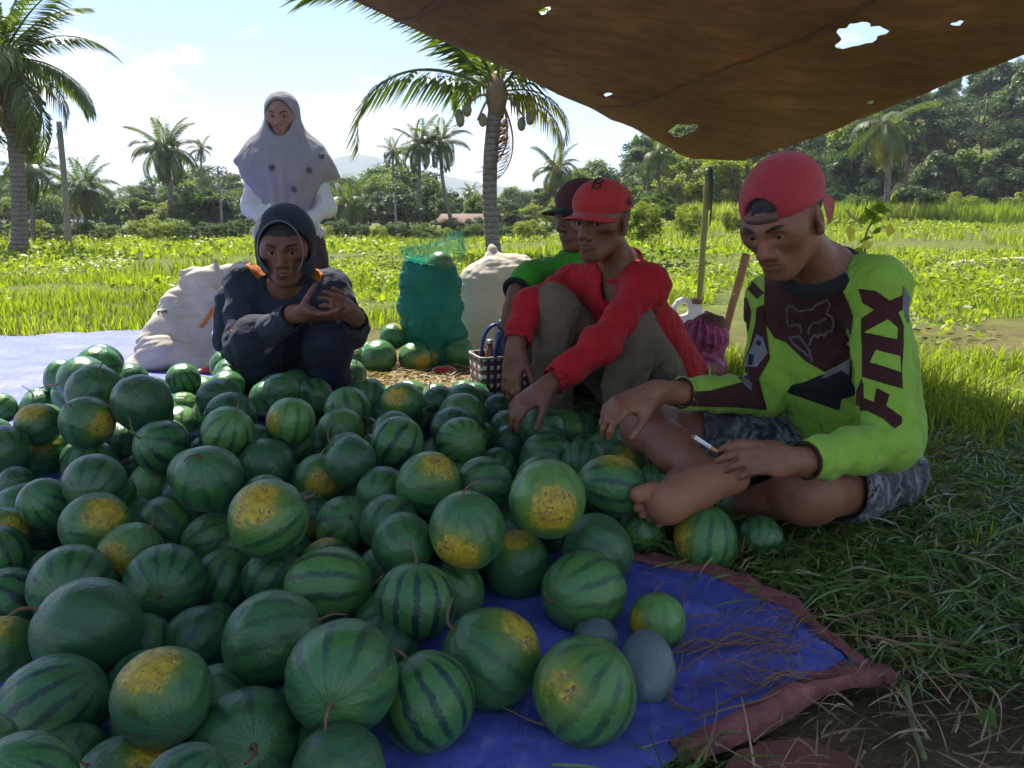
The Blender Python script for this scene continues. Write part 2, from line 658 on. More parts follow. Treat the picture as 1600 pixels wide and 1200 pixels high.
gx = graded(-1500, 1500, -6, 6, 0.12)
gy = graded(-300, 3000, -1, 9, 0.12)
XX, YY = np.meshgrid(gx, gy)
ZZ = gz(XX, YY)
vn = vnoise(np.stack([XX, YY, XX * 0], -1), 3.0) * 0.012 + vnoise(np.stack([XX, YY, XX * 0 + 5], -1), 9.0) * 0.006
ZZ = ZZ + vn * sstep((14 - YY) / 4) * sstep((8 - np.abs(XX)) / 2) - 0.012
ni, nj = XX.shape
gi = np.arange(ni * nj).reshape(ni, nj)
GQ = np.stack([gi[:-1, :-1], gi[:-1, 1:], gi[1:, 1:], gi[1:, :-1]], -1).reshape(-1, 4)
m, nt, b = new_mat('field_soil')
co = objco(nt)
n1 = noise(nt, co, 0.55, 5, 0.6); n2 = noise(nt, co, 5.0, 5, 0.65); n3 = noise(nt, co, 60.0, 4, 0.65)
soil = ramp(nt, n2, [(0.3, (0.050, 0.032, 0.020)), (0.55, (0.105, 0.065, 0.038)), (0.75, (0.17, 0.105, 0.060))])
soil = mixc(nt, ramp(nt, n3, [(0.35, 0.0), (0.7, 0.5)]), soil, (0.20, 0.15, 0.09))
green = ramp(nt, n2, [(0.3, (0.055, 0.085, 0.014)), (0.7, (0.145, 0.175, 0.030))])
msk = ramp(nt, n1, [(0.40, 1.0), (0.62, 0.55)])
sep = nd(nt, 'ShaderNodeSeparateXYZ', {0: co})
near = maprange(nt, sep.outputs[1], 3.0, 7.0, 0.12, 1.0)
setc(nt, b, mixc(nt, math_n(nt, 'MULTIPLY', msk, near), soil, green))
b.inputs['Roughness'].default_value = 0.95
b.inputs['Specular IOR Level'].default_value = 0.1
bump(nt, b, math_n(nt, 'ADD', n2, n3), 0.6, 0.03)
MAT_SOIL = m
ground = link('ground', mesh_np('ground', np.stack([XX, YY, ZZ], -1).reshape(-1, 3), GQ, True), None, MAT_SOIL)
tag(ground, 'brown soil and green field reaching to the tree line', kind='structure')

# distant mountain
MAT_MOUNT = simple('mountain_forest', (0.05, 0.075, 0.05), 0.95, 0.5, 0.02)
mx_ = np.linspace(-900, 1100, 120); vy = np.linspace(0, 1, 24)
prof = np.interp(mx_, [-900, -520, -330, -285, -215, -170, -120, -60, 0, 80, 200, 500, 1100],
                 [20, 40, 46, 58, 72, 92, 84, 66, 50, 40, 46, 50, 40])
MV = []
for j, t in enumerate(vy):
    yy = 1300 + 500 * (t - 0.5)
    hh = np.sin(np.pi * t) ** 0.8
    z = prof * 1.15 * hh * (1 + 0.10 * vnoise(np.stack([mx_ * 0.02, mx_ * 0 + t * 5, mx_ * 0], -1), 1.0)) - 2
    MV.append(np.stack([mx_ * 1.55, mx_ * 0 + yy, z], -1))
MV = np.concatenate(MV)
gi = np.arange(120 * 24).reshape(24, 120)
o = link('mountain', mesh_np('mountain', MV, np.stack([gi[:-1, :-1], gi[:-1, 1:], gi[1:, 1:], gi[1:, :-1]], -1).reshape(-1, 4), True), None, MAT_MOUNT)
tag(o, 'pale blue mountain ridge fading into the haze', kind='structure')

# ------------------------------------------------------------------ leaf sheets
def rand_unit(n):
    v = RNG.normal(size=(n, 3))
    return v / np.linalg.norm(v, axis=1, keepdims=True)

def leaves_mesh(cen, nrm, size, asp=0.5, val=None, bend=0.15):
    """one six-sided leaf per centre, folded a little along its midrib"""
    n = len(cen)
    t = rand_unit(n); t = t - nrm * (t * nrm).sum(1, keepdims=True); t /= np.linalg.norm(t, axis=1, keepdims=True) + 1e-9
    s = np.cross(nrm, t)
    size = np.broadcast_to(size, (n,))[:, None]
    w = size * asp
    V = np.stack([cen - t * size * .5, cen - t * size * .12 + s * w * .5 + nrm * w * bend, cen + t * size * .5 - nrm * size * bend * .8,
                  cen - t * size * .12 - s * w * .5 + nrm * w * bend], 1)
    F = (np.arange(n) * 4)[:, None, None] + np.array([[0, 1, 2], [0, 2, 3]])[None]
    if val is None: val = RNG.random(n)
    return V.reshape(-1, 3), F.reshape(-1, 3), np.repeat(val, 4)

def crown_mesh(name, n, lobes, rx, z0, z1, leaf, asp, spread=1.0, droop=0.2):
    """foliage in clumps spread through the crown's volume, with gaps between the clumps"""
    zc_, rz = (z0 + z1) / 2, (z1 - z0) / 2
    u = rand_unit(lobes); rr = RNG.uniform(0.35, 1.0, lobes) ** 0.5
    C = u * rr[:, None] * np.array([rx, rx, rz]) * 0.86 + np.array([0, 0, zc_])
    lr = RNG.uniform(0.55, 1.25, lobes) * rx * 0.34 * spread
    k = RNG.integers(0, lobes, n)
    d = rand_unit(n); q = RNG.uniform(0.25, 1.0, n) ** 0.6
    cen = C[k] + d * (lr[k] * q)[:, None] * np.array([1, 1, 0.72])
    nrm = d * 0.55 + np.array([0, 0, 0.75]) + RNG.normal(0, 0.45, (n, 3))
    nrm /= np.linalg.norm(nrm, axis=1, keepdims=True)
    lobe_v = RNG.random(lobes)
    val = np.clip(lobe_v[k] * 0.55 + RNG.random(n) * 0.45, 0, 1)
    V, F, v = leaves_mesh(cen, nrm, RNG.uniform(0.6, 1.3, n) * leaf, asp, val, 0.2)
    return mesh_np(name, V, F, False, {'v': v})

def trunk_mesh(name, h, r, limbs, ztop):
    it = []
    pts = np.array([[0, 0, -0.05], [0.012, 0.0, h * .35], [-0.01, 0.012, h * .7], [0.0, 0.0, ztop]])
    it.append(tube(catmull(pts, 8), np.linspace(r, r * 0.35, 8), 7))
    for i in range(limbs):
        a = i * 2.4 + RNG.uniform(-.4, .4); z = RNG.uniform(0.4, 0.8) * ztop
        L = RNG.uniform(0.16, 0.28)
        e = np.array([math.cos(a) * L, math.sin(a) * L, z + RNG.uniform(0.08, 0.22)])
        it.append(tube(catmull([[0, 0, z], [e[0] * .5, e[1] * .5, z + .05], e], 5), np.linspace(r * .45, r * .14, 5), 5))
    V, F = join(it)
    return mesh_np(name, V, F, True)

MAT_BARK = simple('bark', (0.16, 0.135, 0.105), 0.9, 0.35, 9.0, 0.6, 40.0)
MAT_LEAF = [
    leaf_mat('foliage_mid', (0.022, 0.046, 0.012), (0.066, 0.115, 0.020), (0.150, 0.205, 0.040), 0.46),
    leaf_mat('foliage_dark', (0.014, 0.032, 0.013), (0.038, 0.072, 0.022), (0.085, 0.130, 0.035), 0.36, 0.55, 0.2),
    leaf_mat('foliage_yellow', (0.055, 0.080, 0.012), (0.140, 0.185, 0.022), (0.270, 0.300, 0.050), 0.5),
    leaf_mat('foliage_glossy', (0.016, 0.036, 0.018), (0.045, 0.080, 0.036), (0.115, 0.150, 0.085), 0.34, 0.5, 0.25),
]
KIND = []   # (crown mesh, trunk mesh)
def add_kind(*a, h=.6, r=.022, limbs=5, ztop=.75):
    KIND.append((crown_mesh(*a), trunk_mesh(a[0] + '_trunk', h, r, limbs, ztop)))
add_kind('crown_round', 6500, 34, 0.40, 0.16, 1.0, 0.045, 0.55)
add_kind('crown_tall', 6500, 38, 0.30, 0.12, 1.0, 0.042, 0.5, 1.05)
add_kind('crown_airy', 4600, 44, 0.42, 0.30, 1.0, 0.036, 0.45, 0.72, h=.7, r=.016, limbs=8, ztop=.9)
add_kind('crown_shrub', 5200, 30, 0.55, -0.02, 1.0, 0.060, 0.5, 1.0, h=.3, r=.02, limbs=4, ztop=.5)
add_kind('crown_broadleaf', 3000, 34, 0.44, 0.10, 1.0, 0.110, 0.42, 0.95, h=.5, r=.018, limbs=5, ztop=.7)

def plant(kind, mat, px, top, Y, label, group, wid=1.0, cat='tree', name='leafy_tree', X=None, hmul=1.0):
    x = P(px, 345, Y)[0] if X is None else X
    z0 = float(gz(x, Y))
    H_ = max(0.5, (P(px, top, Y)[2] - z0)) * hmul
    root = thing(name, label, cat, (x, Y, z0 - 0.02), group)
    root.rotation_euler = (0, 0, random.uniform(0, 6.28))
    w = H_ * wid * random.uniform(0.9, 1.12)
    root.scale = (w, w, H_)
    cm, tm = KIND[kind]
    key = cm.name + MAT_LEAF[mat].name
    me = bpy.data.meshes.get(key)
    if me is None:
        me = cm.copy(); me.name = key; me.materials.clear(); me.materials.append(MAT_LEAF[mat])
    c = link('crown', me, root)
    t = link('trunk', tm, root, MAT_BARK)
    return root

# ---- tree line on the left and in the middle
prof_x = [-120, 0, 60, 100, 170, 210, 280, 320, 345, 380, 520, 560, 600, 640, 670, 700, 740, 800, 850, 900, 950, 1000, 1100]
prof_y = [262, 262, 276, 300, 296, 292, 268, 252, 262, 285, 272, 262, 262, 246, 272, 292, 296, 292, 282, 262, 240, 228, 205]
rs = random.Random(3); rs_ = random.Random(31)
x = -130
while x < 930:
    plant(rs_.choice([0, 1, 2]), rs_.choice([0, 1, 0, 2]), x, float(np.interp(x, prof_x, prof_y)) + rs_.uniform(-12, 8), rs_.uniform(62, 72),
          'tall hazy tree at the very back of the far tree line', 'rearmost trees of the far tree line', rs_.uniform(1.0, 1.4))
    x += rs_.uniform(20, 34)
x = -130
while x < 930:
    top = float(np.interp(x, prof_x, prof_y)) + rs.uniform(-6, 14)
    plant(rs.choice([0, 1, 2, 0]), rs.choice([0, 1, 0, 2, 1]), x, top, rs.uniform(46, 58),
          'leafy tree in the far tree line beyond the field, its crown merging with its neighbours', 'trees of the far tree line', rs.uniform(.95, 1.35))
    x += rs.uniform(26, 42)
x = -130
while x < 900:
    top = float(np.interp(x, prof_x, prof_y)) + rs.uniform(18, 48)
    plant(rs.choice([0, 1, 3, 4]), rs.choice([0, 1, 1, 2, 3]), x, top, rs.uniform(36, 43),
          'lower leafy tree standing in front of the far tree line', 'lower trees before the far tree line', rs.uniform(1.0, 1.5))
    x += rs.uniform(28, 44)
x = -130
while x < 900:
    plant(3, rs.choice([0, 2, 2, 1]), x, rs.uniform(338, 356), rs.uniform(25, 31),
          'low bushy shrub at the far edge of the field', 'shrubs along the far field edge', rs.uniform(1.1, 1.7), 'shrub', 'field_edge_shrub')
    x += rs.uniform(22, 42)
# ---- forest on the hillside at the right
for Y, n, x0, x1 in ((38, 15, 900, 1760), (46, 17, 860, 1760), (55, 18, 850, 1780), (66, 18, 860, 1800), (78, 18, 880, 1820), (90, 20, 870, 1820)):
    for i in range(n):
        px = x0 + (x1 - x0) * (i + rs.uniform(.1, .9)) / n
        Yj = Y + rs.uniform(-3.5, 3.5)
        xx = P(px, 345, Yj)[0]
        hgt = rs.uniform(4.2, 7.0) if Y > 40 else rs.uniform(3.0, 4.6)
        if px < 1010: hgt *= 0.55
        zt = float(gz(xx, Yj)) + hgt
        top = 345 - (zt - CAM_H) / Yj * F_PX
        if px < 1000: top = max(top, float(np.interp(px, prof_x, prof_y)) + rs.uniform(0, 12))
        plant(rs.choice([0, 1, 2, 4, 1]), rs.choice([0, 1, 3, 3, 2, 1]), px, top, Yj,
              'leafy tree merging into the dense forest on the right hillside', 'trees of the hillside forest', rs.uniform(.8, 1.15))
for i in range(26):
    px = 960 + i * 31 + rs.uniform(-10, 10)
    plant(rs.choice([3, 4]), rs.choice([1, 3, 0, 2]), px, rs.uniform(285, 322), rs.uniform(33, 36),
          'dark leafy bush at the foot of the hillside forest', 'bushes at the foot of the hillside', rs.uniform(.9, 1.3), 'bush', 'forest_edge_bush')
for px, top, Y in ((1005, 312, 20), (1080, 318, 22), (945, 318, 21), (1145, 322, 24)):
    plant(3, 2, px, top, Y, {1005: 'bright yellow-green bush right of the red cap', 1080: 'bright yellow-green bush left of the bamboo pole',
          945: 'yellow-green bush behind the man in the red shirt', 1145: 'yellow-green bush between bamboo pole and right man'}[px], None, 1.0, 'bush', 'bright_bush')

# ------------------------------------------------------------------ palms
def frond_mesh(name, nl, droop, leaf=0.26, wid=0.020, hang=0.55, seed=0, rach=0.012):
    rg = np.random.default_rng(seed)
    t = np.linspace(0, 1, 22)
    ang = np.cumsum(np.concatenate([[0], np.full(21, droop / 21)]) * np.linspace(.3, 1.7, 22))
    dx = np.cos(ang); dz = -np.sin(ang)
    pts = np.stack([np.concatenate([[0], np.cumsum(dx[:-1]) / 21]), np.zeros(22), np.concatenate([[0], np.cumsum(dz[:-1]) / 21])], 1)
    it = [tube(pts, np.linspace(rach, rach * .2, 22), 5)]
    V, F = join(it); vv = [np.full(len(V), 0.85)]
    Vs = [V]; Fq = list(F); o = len(V)
    LV, LF, lv = [], [], []
    for s in (-1, 1):
        for i in range(nl):
            u = 0.10 + 0.9 * (i + rg.uniform(0, .6)) / nl
            if u > 0.995: u = 0.995
            k = u * 21; a = int(min(k, 20)); p = pts[a] + (pts[a + 1] - pts[a]) * (k - a)
            tg = unit(pts[a + 1] - pts[a])
            up = unit(np.cross(np.array([0, 1.0, 0]), tg)) * -1
            L = leaf * (0.45 + 0.75 * math.sin(math.pi * min(1, 0.12 + u * 0.86))) * rg.uniform(.85, 1.12)
            dr = unit(np.array([0, s * 1.0, 0]) * 0.9 + tg * (0.35 + 0.7 * u) + np.array([0, 0, -hang * rg.uniform(.5, 1.3)]) * 0.6)
            p1 = p + dr * L * .5; p2 = p + unit(dr + np.array([0, 0, -hang])) * L
            wv = unit(np.cross(dr, up)) * wid * 0.5 * rg.uniform(.7, 1.2)
            b_ = o + len(LV)
            LV += [p, p1 + wv, p1 - wv, p2]
            LF += [(b_, b_ + 1, b_ + 2), (b_ + 1, b_ + 3, b_ + 2)]
            q = rg.random(); lv += [q] * 4
    V = np.concatenate([V, np.array(LV)]); vv = np.concatenate([vv[0], np.array(lv)])
    return mesh_np(name, V, Fq + [np.array(LF)], False, {'v': vv})

FROND = [frond_mesh('frond_arching', 58, 1.5, 0.24, .022, 0.5, 1), frond_mesh('frond_drooping', 54, 2.3, 0.26, .022, 0.85, 2),
         frond_mesh('frond_upright', 54, 0.8, 0.24, .022, 0.35, 3), frond_mesh('frond_ragged', 26, 2.0, 0.22, .02, 1.0, 4)]
MAT_PALM = leaf_mat('palm_leaf', (0.035, 0.060, 0.014), (0.080, 0.115, 0.026), (0.150, 0.185, 0.050), 0.40, 0.4, 0.45)
MAT_PALM_Y = leaf_mat('palm_leaf_yellow', (0.14, 0.13, 0.015), (0.28, 0.25, 0.025), (0.42, 0.36, 0.05), 0.45, 0.45, 0.3)
MAT_PALM_DRY = leaf_mat('palm_leaf_dry', (0.16, 0.075, 0.035), (0.26, 0.135, 0.06), (0.36, 0.22, 0.11), 0.30, 0.7, 0.1)
m, nt, b = new_mat('palm_trunk')
co = objco(nt)
sep = nd(nt, 'ShaderNodeSeparateXYZ', {0: co})
zz = math_n(nt, 'ADD', math_n(nt, 'MULTIPLY', sep.outputs[2], 62.0), math_n(nt, 'MULTIPLY', noise(nt, co, 5.0, 3), 5.0))
rings = math_n(nt, 'SINE', zz)
nn = noise(nt, co, 16.0, 5, 0.65)
c = mixc(nt, maprange(nt, rings, 0.3, 1.0, 0.0, .6), ramp(nt, nn, [(0.3, (0.11, 0.10, 0.085)), (0.7, (0.25, 0.225, 0.19))]), (0.06, 0.052, 0.045))
setc(nt, b, c); b.inputs['Roughness'].default_value = 0.9
bump(nt, b, math_n(nt, 'ADD', math_n(nt, 'MULTIPLY', rings, -0.5), nn), 0.7, 0.02)
MAT_PTRUNK = m
MAT_HUSK = simple('palm_fibre', (0.20, 0.13, 0.075), 0.95, 0.4, 12, .8, 50)
MAT_NUT = simple('coconut', (0.17, 0.15, 0.085), 0.6, 0.4, 7)

def add_frond(root, top, kind, az, el, L, mat, twist=0.0, sx=1.0):
    me0 = FROND[kind]; key = me0.name + mat.name
    me = bpy.data.meshes.get(key)
    if me is None:
        me = me0.copy(); me.name = key; me.materials.clear(); me.materials.append(mat)
    f = link('frond', me, root)
    f.location = Vector([float(v) for v in top]) - root.location
    f.rotation_euler = (twist, -el, az)
    f.rotation_mode = 'XYZ'
    f.scale = (L, L, L)
    return f

def palm(base, top, r0, r1, nf, L, label, seed, bow=(0, 0), coconuts=0, dry=2, yellow=0, group=None, skip=None, name='coconut_palm', els=(1.25, -0.7)):
    rg = random.Random(seed)
    base = np.asarray(base, float); top = np.asarray(top, float)
    root = thing(name, label, 'palm tree', base, group)
    t = np.linspace(0, 1, 16)[:, None]
    pts = base + (top - base) * t + np.sin(np.pi * t) * np.array([bow[0], bow[1], 0])
    rad = np.interp(np.linspace(0, 1, 16), [0, .08, 1], [r0 * 1.5, r0, r1])
    rad = rad * (1 + 0.02 * np.sin(np.arange(16) * 2.6))
    V, F = tube(pts, rad, 12)
    part('trunk', V, F, MAT_PTRUNK, root)
    hv, hf = tube(np.array([top + [0, 0, -r1 * 3], top, top + [0, 0, r1 * 3]]), [r1 * 1.0, r1 * 1.7, r1 * .8], 9)
    part('fibre_sheath', hv, hf, MAT_HUSK, root)
    for i in range(nf):
        u = i / max(1, nf - 1)
        az = i * 2.39996 + rg.uniform(-.25, .25)
        el = els[0] + (els[1] - els[0]) * u + rg.uniform(-.12, .12)
        if skip and skip(az, el): continue
        mat = MAT_PALM
        if u > .8 and i >= nf - yellow: mat = MAT_PALM_Y
        kind = 2 if u < .25 else (0 if u < .65 else 1)
        add_frond(root, top, kind, az, el, L * rg.uniform(.85, 1.08), mat, rg.uniform(-.35, .35))
    for i in range(dry):
        add_frond(root, top, 3, rg.uniform(0, 6.28), -1.0 + rg.uniform(-.2, .2), L * .72, MAT_PALM_DRY)
    for i in range(coconuts):
        a = i * 2.1; rr = r1 * 2.1
        c = top + np.array([math.cos(a) * rr, math.sin(a) * rr, -r1 * (1.0 + .9 * (i % 3))])
        nv, nf_ = tube(np.array([c + [0, 0, .11], c + [0, 0, .07], c, c - [0, 0, .07], c - [0, 0, .1]]), [.015, .062, .078, .056, .012], 9)
        part('coconut', nv, nf_, MAT_NUT, root)
    return root

def gp(px, Y):
    x = P(px, 345, Y)[0]
    return np.array([x, Y, float(gz(x, Y))])

def far_palm(px, Y, ctop, Lpx, label, seed, **k):
    base = gp(k.pop('bpx', px), Y)
    top = P(px, ctop, Y)
    L = Lpx / F_PX * Y
    k.setdefault('dry', 1)
    return palm(base, top, max(.07, L * .06), max(.05, L * .045), k.pop('nf', 20), L, label, seed, **k)

palm(gp(24, 17), P(2, 92, 17), .16, .12, 22, 2.5, 'tall coconut palm with grey trunk at the left edge of the picture', 5, bow=(.12, 0), dry=3, coconuts=5)
far_palm(48, 26, 262, 62, 'coconut palm behind the left-edge palm, left of the bare wooden post', 6)
far_palm(132, 30, 292, 62, 'bushy low coconut palm just right of the bare wooden post', 8, nf=24)
far_palm(258, 36, 232, 66, 'tall coconut palm with full crown left of the standing woman', 9, nf=24, bow=(.2, 0), coconuts=4)
far_palm(314, 42, 232, 24, 'slim areca palm beside the tall coconut palm left of the woman', 10, nf=12, dry=0)
far_palm(545, 33, 318, 48, 'small coconut palm right of the standing woman', 11)
far_palm(655, 38, 226, 52, 'left one of the two slender palms above the green net sack', 12, nf=18)
far_palm(688, 38, 222, 54, 'right one of the two slender palms above the net sack, trunk leaning', 13, nf=18, bpx=712, bow=(-.2, 0))
far_palm(614, 48, 236, 32, 'short-crowned palm left of the two slender palms', 14, nf=14)
far_palm(868, 46, 262, 48, 'coconut palm behind the caps, right of the near palm trunk', 15, nf=20)
far_palm(735, 60, 300, 22, 'tiny distant palm left of the near palm trunk', 16, nf=14, dry=0)
far_palm(1385, 33, 192, 78, 'palm with drooping yellow fronds before the hillside right of the canopy', 17, nf=14, yellow=5, els=(.6, -1.0), bow=(.06, 0), dry=2)
far_palm(1028, 36, 240, 50, 'leaning palm half hidden by the canopy behind the red cap', 18, nf=14, bpx=1048, bow=(-.2, 0))

# the near palm behind the sacks: its trunk, hanging fruit and single fronds follow the photograph
NPY = 14.0
nb = gp(772, NPY); ntop = P(776, 150, NPY)
root = palm(nb, ntop, .135, .12, 0, 2.6, 'near coconut palm with grey ringed trunk and coconuts behind the white sack', 21, bow=(-.10, 0), dry=0)
for az, el, L, kind, mat in ((math.pi + .05, .50, 3.2, 1, MAT_PALM), (math.pi - .10, 1.0, 4.1, 0, MAT_PALM), (math.pi + .9, 1.0, 3.0, 2, MAT_PALM),
                             (math.pi * .62, 1.0, 3.0, 2, MAT_PALM), (.35, .85, 2.9, 0, MAT_PALM), (-.5, .45, 2.7, 0, MAT_PALM), (.1, -.05, 2.0, 1, MAT_PALM_Y),
                             (.6, 1.15, 3.0, 2, MAT_PALM), (1.9, .6, 2.6, 0, MAT_PALM), (-1.3, 1.2, 2.8, 2, MAT_PALM), (-.2, 1.3, 3.0, 2, MAT_PALM),
                             (.15, .25, 1.8, 1, MAT_PALM_Y)):
    add_frond(root, ntop + np.array([0, 0, .05]), kind, az, el, L, mat)
for az, el, L in ((.0, -1.15, 1.7), (.5, -1.3, 1.5), (-.6, -1.25, 1.3)):
    add_frond(root, ntop + np.array([.12, 0, -.15]), 3, az, el, L, MAT_PALM_DRY)
for px, py, n in ((722, 172, 4), (820, 185, 2), (746, 188, 1)):
    c0 = P(px, py, NPY - .3)
    sv, sf = tube(catmull([ntop, (ntop + c0) / 2 + [0, 0, .12], c0], 7), np.linspace(.03, .015, 7), 6)
    part('fruit_stalk', sv, sf, MAT_HUSK, root)
    for i in range(n):
        c = c0 + np.array([math.cos(i * 2.2) * .09, math.sin(i * 2.2) * .09, -.09 * (i % 3)])
        nv, nf_ = tube(np.array([c + [0, 0, .12], c + [0, 0, .075], c, c - [0, 0, .08], c - [0, 0, .11]]), [.015, .065, .08, .058, .012], 10)
        part('coconut', nv, nf_, MAT_NUT, root)

# ------------------------------------------------------------------ posts, house
MAT_POST = simple('weathered_wood', (0.22, 0.20, 0.175), 0.9, 0.3, 14, .6, 60)
def post(px, bpx, top, Y, r, label, name='wooden_post'):
    b0 = gp(bpx, Y); t0 = P(px, top, Y)
    V, F = tube(catmull([b0 - [0, 0, .1], (b0 + t0) / 2 + [.02, 0, 0], t0], 8), np.linspace(r, r * .85, 8), 8)
    o = link(name, mesh_np(name, V, F, True), None, MAT_POST)
    tag(o, label, 'post')
post(92, 103, 190, 21, .085, 'bare weathered wooden post standing in the field at the left', 'wooden_post')
post(340, 346, 262, 30, .05, 'thin bare pole at the tree line left of the standing woman', 'thin_pole')
post(616, 618, 300, 31, .045, 'thin pale pole at the tree line above the net sack', 'thin_pole')

hr = gp(738, 44)
root = thing('farm_house', 'small house with a faded red roof beyond the field, left of the near palm trunk', 'house', hr)
MAT_ROOF = simple('red_roof', (0.17, 0.105, 0.085), 0.9, 0.25, 3, .5, 20)
MAT_WALL = simple('house_wall', (0.42, 0.36, 0.30), 0.9, 0.2, 2)
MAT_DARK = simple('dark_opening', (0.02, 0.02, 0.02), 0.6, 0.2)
V, F = boxm(hr + [0, 0, .25], (3.2, 2.4, .9)); part('wall', V, F, MAT_WALL, root, False)
rw, rd, e0, e1 = 1.95, 1.6, .55, 1.10
rv = hr + np.array([[-rw, -rd, e0], [rw, -rd, e0], [rw, rd, e0], [-rw, rd, e0], [-rw * .9, 0, e1], [rw * .9, 0, e1],
                    [-rw, -rd, e0 - .07], [rw, -rd, e0 - .07], [rw, rd, e0 - .07], [-rw, rd, e0 - .07]])
part('roof', rv, [np.array([(0, 1, 5, 4), (2, 3, 4, 5), (6, 7, 1, 0), (8, 9, 3, 2), (7, 8, 2, 1), (9, 6, 0, 3), (9, 8, 7, 6)]), np.array([(1, 2, 5), (3, 0, 4)])], MAT_ROOF, root, False)
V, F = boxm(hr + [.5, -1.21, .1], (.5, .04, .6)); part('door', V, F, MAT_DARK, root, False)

for px, top, lb in ((716, 352, 'bushy shrub half covering the red-roofed house on its left'), (752, 350, 'bushy shrub half covering the red-roofed house on its right')):
    plant(3, 0, px, top, 40, lb, None, 1.2, 'shrub', 'field_edge_shrub')

# ------------------------------------------------------------------ tarp on the ground
edge_r = [(985, 880), (1040, 892), (1100, 905), (1150, 928), (1200, 955), (1240, 972), (1290, 1012), (1345, 1052), (1405, 1080)]
edge_f = [(1405, 1080), (1335, 1090), (1285, 1108), (1240, 1131), (1190, 1160), (1130, 1188), (1060, 1215)]
OUT_R = np.array([G(*p)[:2] for p in edge_r]); OUT_F = np.array([G(*p)[:2] for p in edge_f])
bk = G(352, 512)[:2]; bl = G(0, 531)[:2]
TARP = np.concatenate([[bk], OUT_R, OUT_F[1:], [[-.35, .45], [-1.5, .05], [-3.4, .5], [-5.4, 4.4], [-4.6, 4.9]], [bl], [(bl + bk) / 2 + [0, .03]]])
def tarp_z(x, y):
    x = np.asarray(x, float); y = np.asarray(y, float)
    p = np.stack([x, y, x * 0], -1)
    w = 0.016 * np.abs(vnoise(p @ np.array([[5, 2, 0], [-2, 9, 0], [0, 0, 1]]) * .8)) + 0.008 * (vnoise(p, 4.2) * .5 + .5) + 0.007 * np.abs(vnoise(p @ np.array([[1, -.8, 0], [.9, 1.4, 0], [0, 0, 1]]), 13.0)) + 0.0025 * np.abs(vnoise(p, 34.0))
    c = OUT_R[-1]                                         # folds run out of the corner
    dx = x - c[0]; dy = y - c[1]
    rr = np.hypot(dx, dy); th = np.arctan2(dy, dx)
    w = w + 0.016 * np.maximum(0, np.sin(th * 13 + 1.2 * np.sin(rr * 9))) * np.exp(-((rr - .28) / .24) ** 2)
    return gz(x, y) + 0.010 + w
near_poly = np.array([p for p in TARP])
ex_ = np.stack(np.meshgrid(np.arange(-.45, .62, .016), np.arange(.6, 1.75, .016)), -1).reshape(-1, 2); ex_ = ex_ + RNG.uniform(-.004, .004, ex_.shape)
V2, F2 = fill_poly(TARP, 0.05, 0.055, (), ex_)
TV = np.concatenate([V2, tarp_z(V2[:, 0], V2[:, 1])[:, None]], 1)
m, nt, b = new_mat('blue_tarpaulin')
co = objco(nt)
n1 = noise(nt, co, 3.0, 5, .6); n2 = noise(nt, co, 40.0, 4, .65)
wv = nd(nt, 'ShaderNodeTexWave', {'Vector': co, 'Scale': 110.0, 'Distortion': 1.0}); wv2 = nd(nt, 'ShaderNodeTexWave', {'Vector': co, 'Scale': 110.0, 'Distortion': 1.0}, bands_direction='Y')
blue = ramp(nt, n1, [(0.3, (0.062, 0.078, 0.33)), (0.7, (0.110, 0.130, 0.46))])
blue = mixc(nt, ramp(nt, n2, [(0.50, 0.0), (0.75, 0.5)]), blue, (0.30, 0.29, 0.42))
setc(nt, b, blue); b.inputs['Roughness'].default_value = 0.46; b.inputs['Specular IOR Level'].default_value = .35
crk = nd(nt, 'ShaderNodeTexVoronoi', {'Vector': nd(nt, 'ShaderNodeMapping', {'Vector': co, 'Scale': (9, 5, 1)}).outputs[0], 'Scale': 1.6}, feature='DISTANCE_TO_EDGE')
hgt = math_n(nt, 'ADD', math_n(nt, 'ADD', n1, math_n(nt, 'MULTIPLY', n2, .25)), math_n(nt, 'MULTIPLY', math_n(nt, 'ADD', wv.outputs[1], wv2.outputs[1]), .02))
hgt = math_n(nt, 'ADD', hgt, math_n(nt, 'MULTIPLY', maprange(nt, crk.outputs[0], 0, .12), .12))
bump(nt, b, hgt, 0.55, 0.02)
MAT_TARP = m
MAT_HEM = simple('pink_hem', (0.25, 0.085, 0.075), 0.7, 0.5, 26, .9, 110)
root = thing('ground_tarp', 'crumpled blue tarpaulin with faded pink hem lying under the melon pile', 'tarp', (0, 1, 0))
part('sheet', TV, F2, MAT_TARP, root)
def hem(poly, wid, side):
    pts = resample(poly, .02, False)
    t = np.gradient(pts, axis=0); t /= np.linalg.norm(t, axis=1, keepdims=True)
    nn = np.stack([-t[:, 1], t[:, 0]], 1) * side
    wd = wid * (1 + .3 * np.sin(np.arange(len(pts)) * .21) * np.sin(np.arange(len(pts)) * .083 + 1))
    rows = []
    for k, (u, dz) in enumerate(((-.02, -.012), (0.0, .003), (.12, .007), (.5, .005), (.92, .006), (1.0, .002))):
        q = pts + nn * (wd * u)[:, None]
        z = tarp_z(q[:, 0], q[:, 1]) + dz + (.010 * np.abs(vnoise(np.concatenate([q, q[:, :1] * 0 + k * .15], 1), 30.0)) if 0 < k < 5 else 0)
        rows.append(np.concatenate([q, z[:, None]], 1))
    n = len(pts); V = np.concatenate(rows); gi = np.arange(n * len(rows)).reshape(len(rows), n)
    Q = np.stack([gi[:-1, :-1], gi[:-1, 1:], gi[1:, 1:], gi[1:, :-1]], -1).reshape(-1, 4)
    return V, Q
for poly in (np.concatenate([[bk], OUT_R]), OUT_F):
    V, Q = hem(poly, .029, -1)
    part('hem', V, Q, MAT_HEM, root)
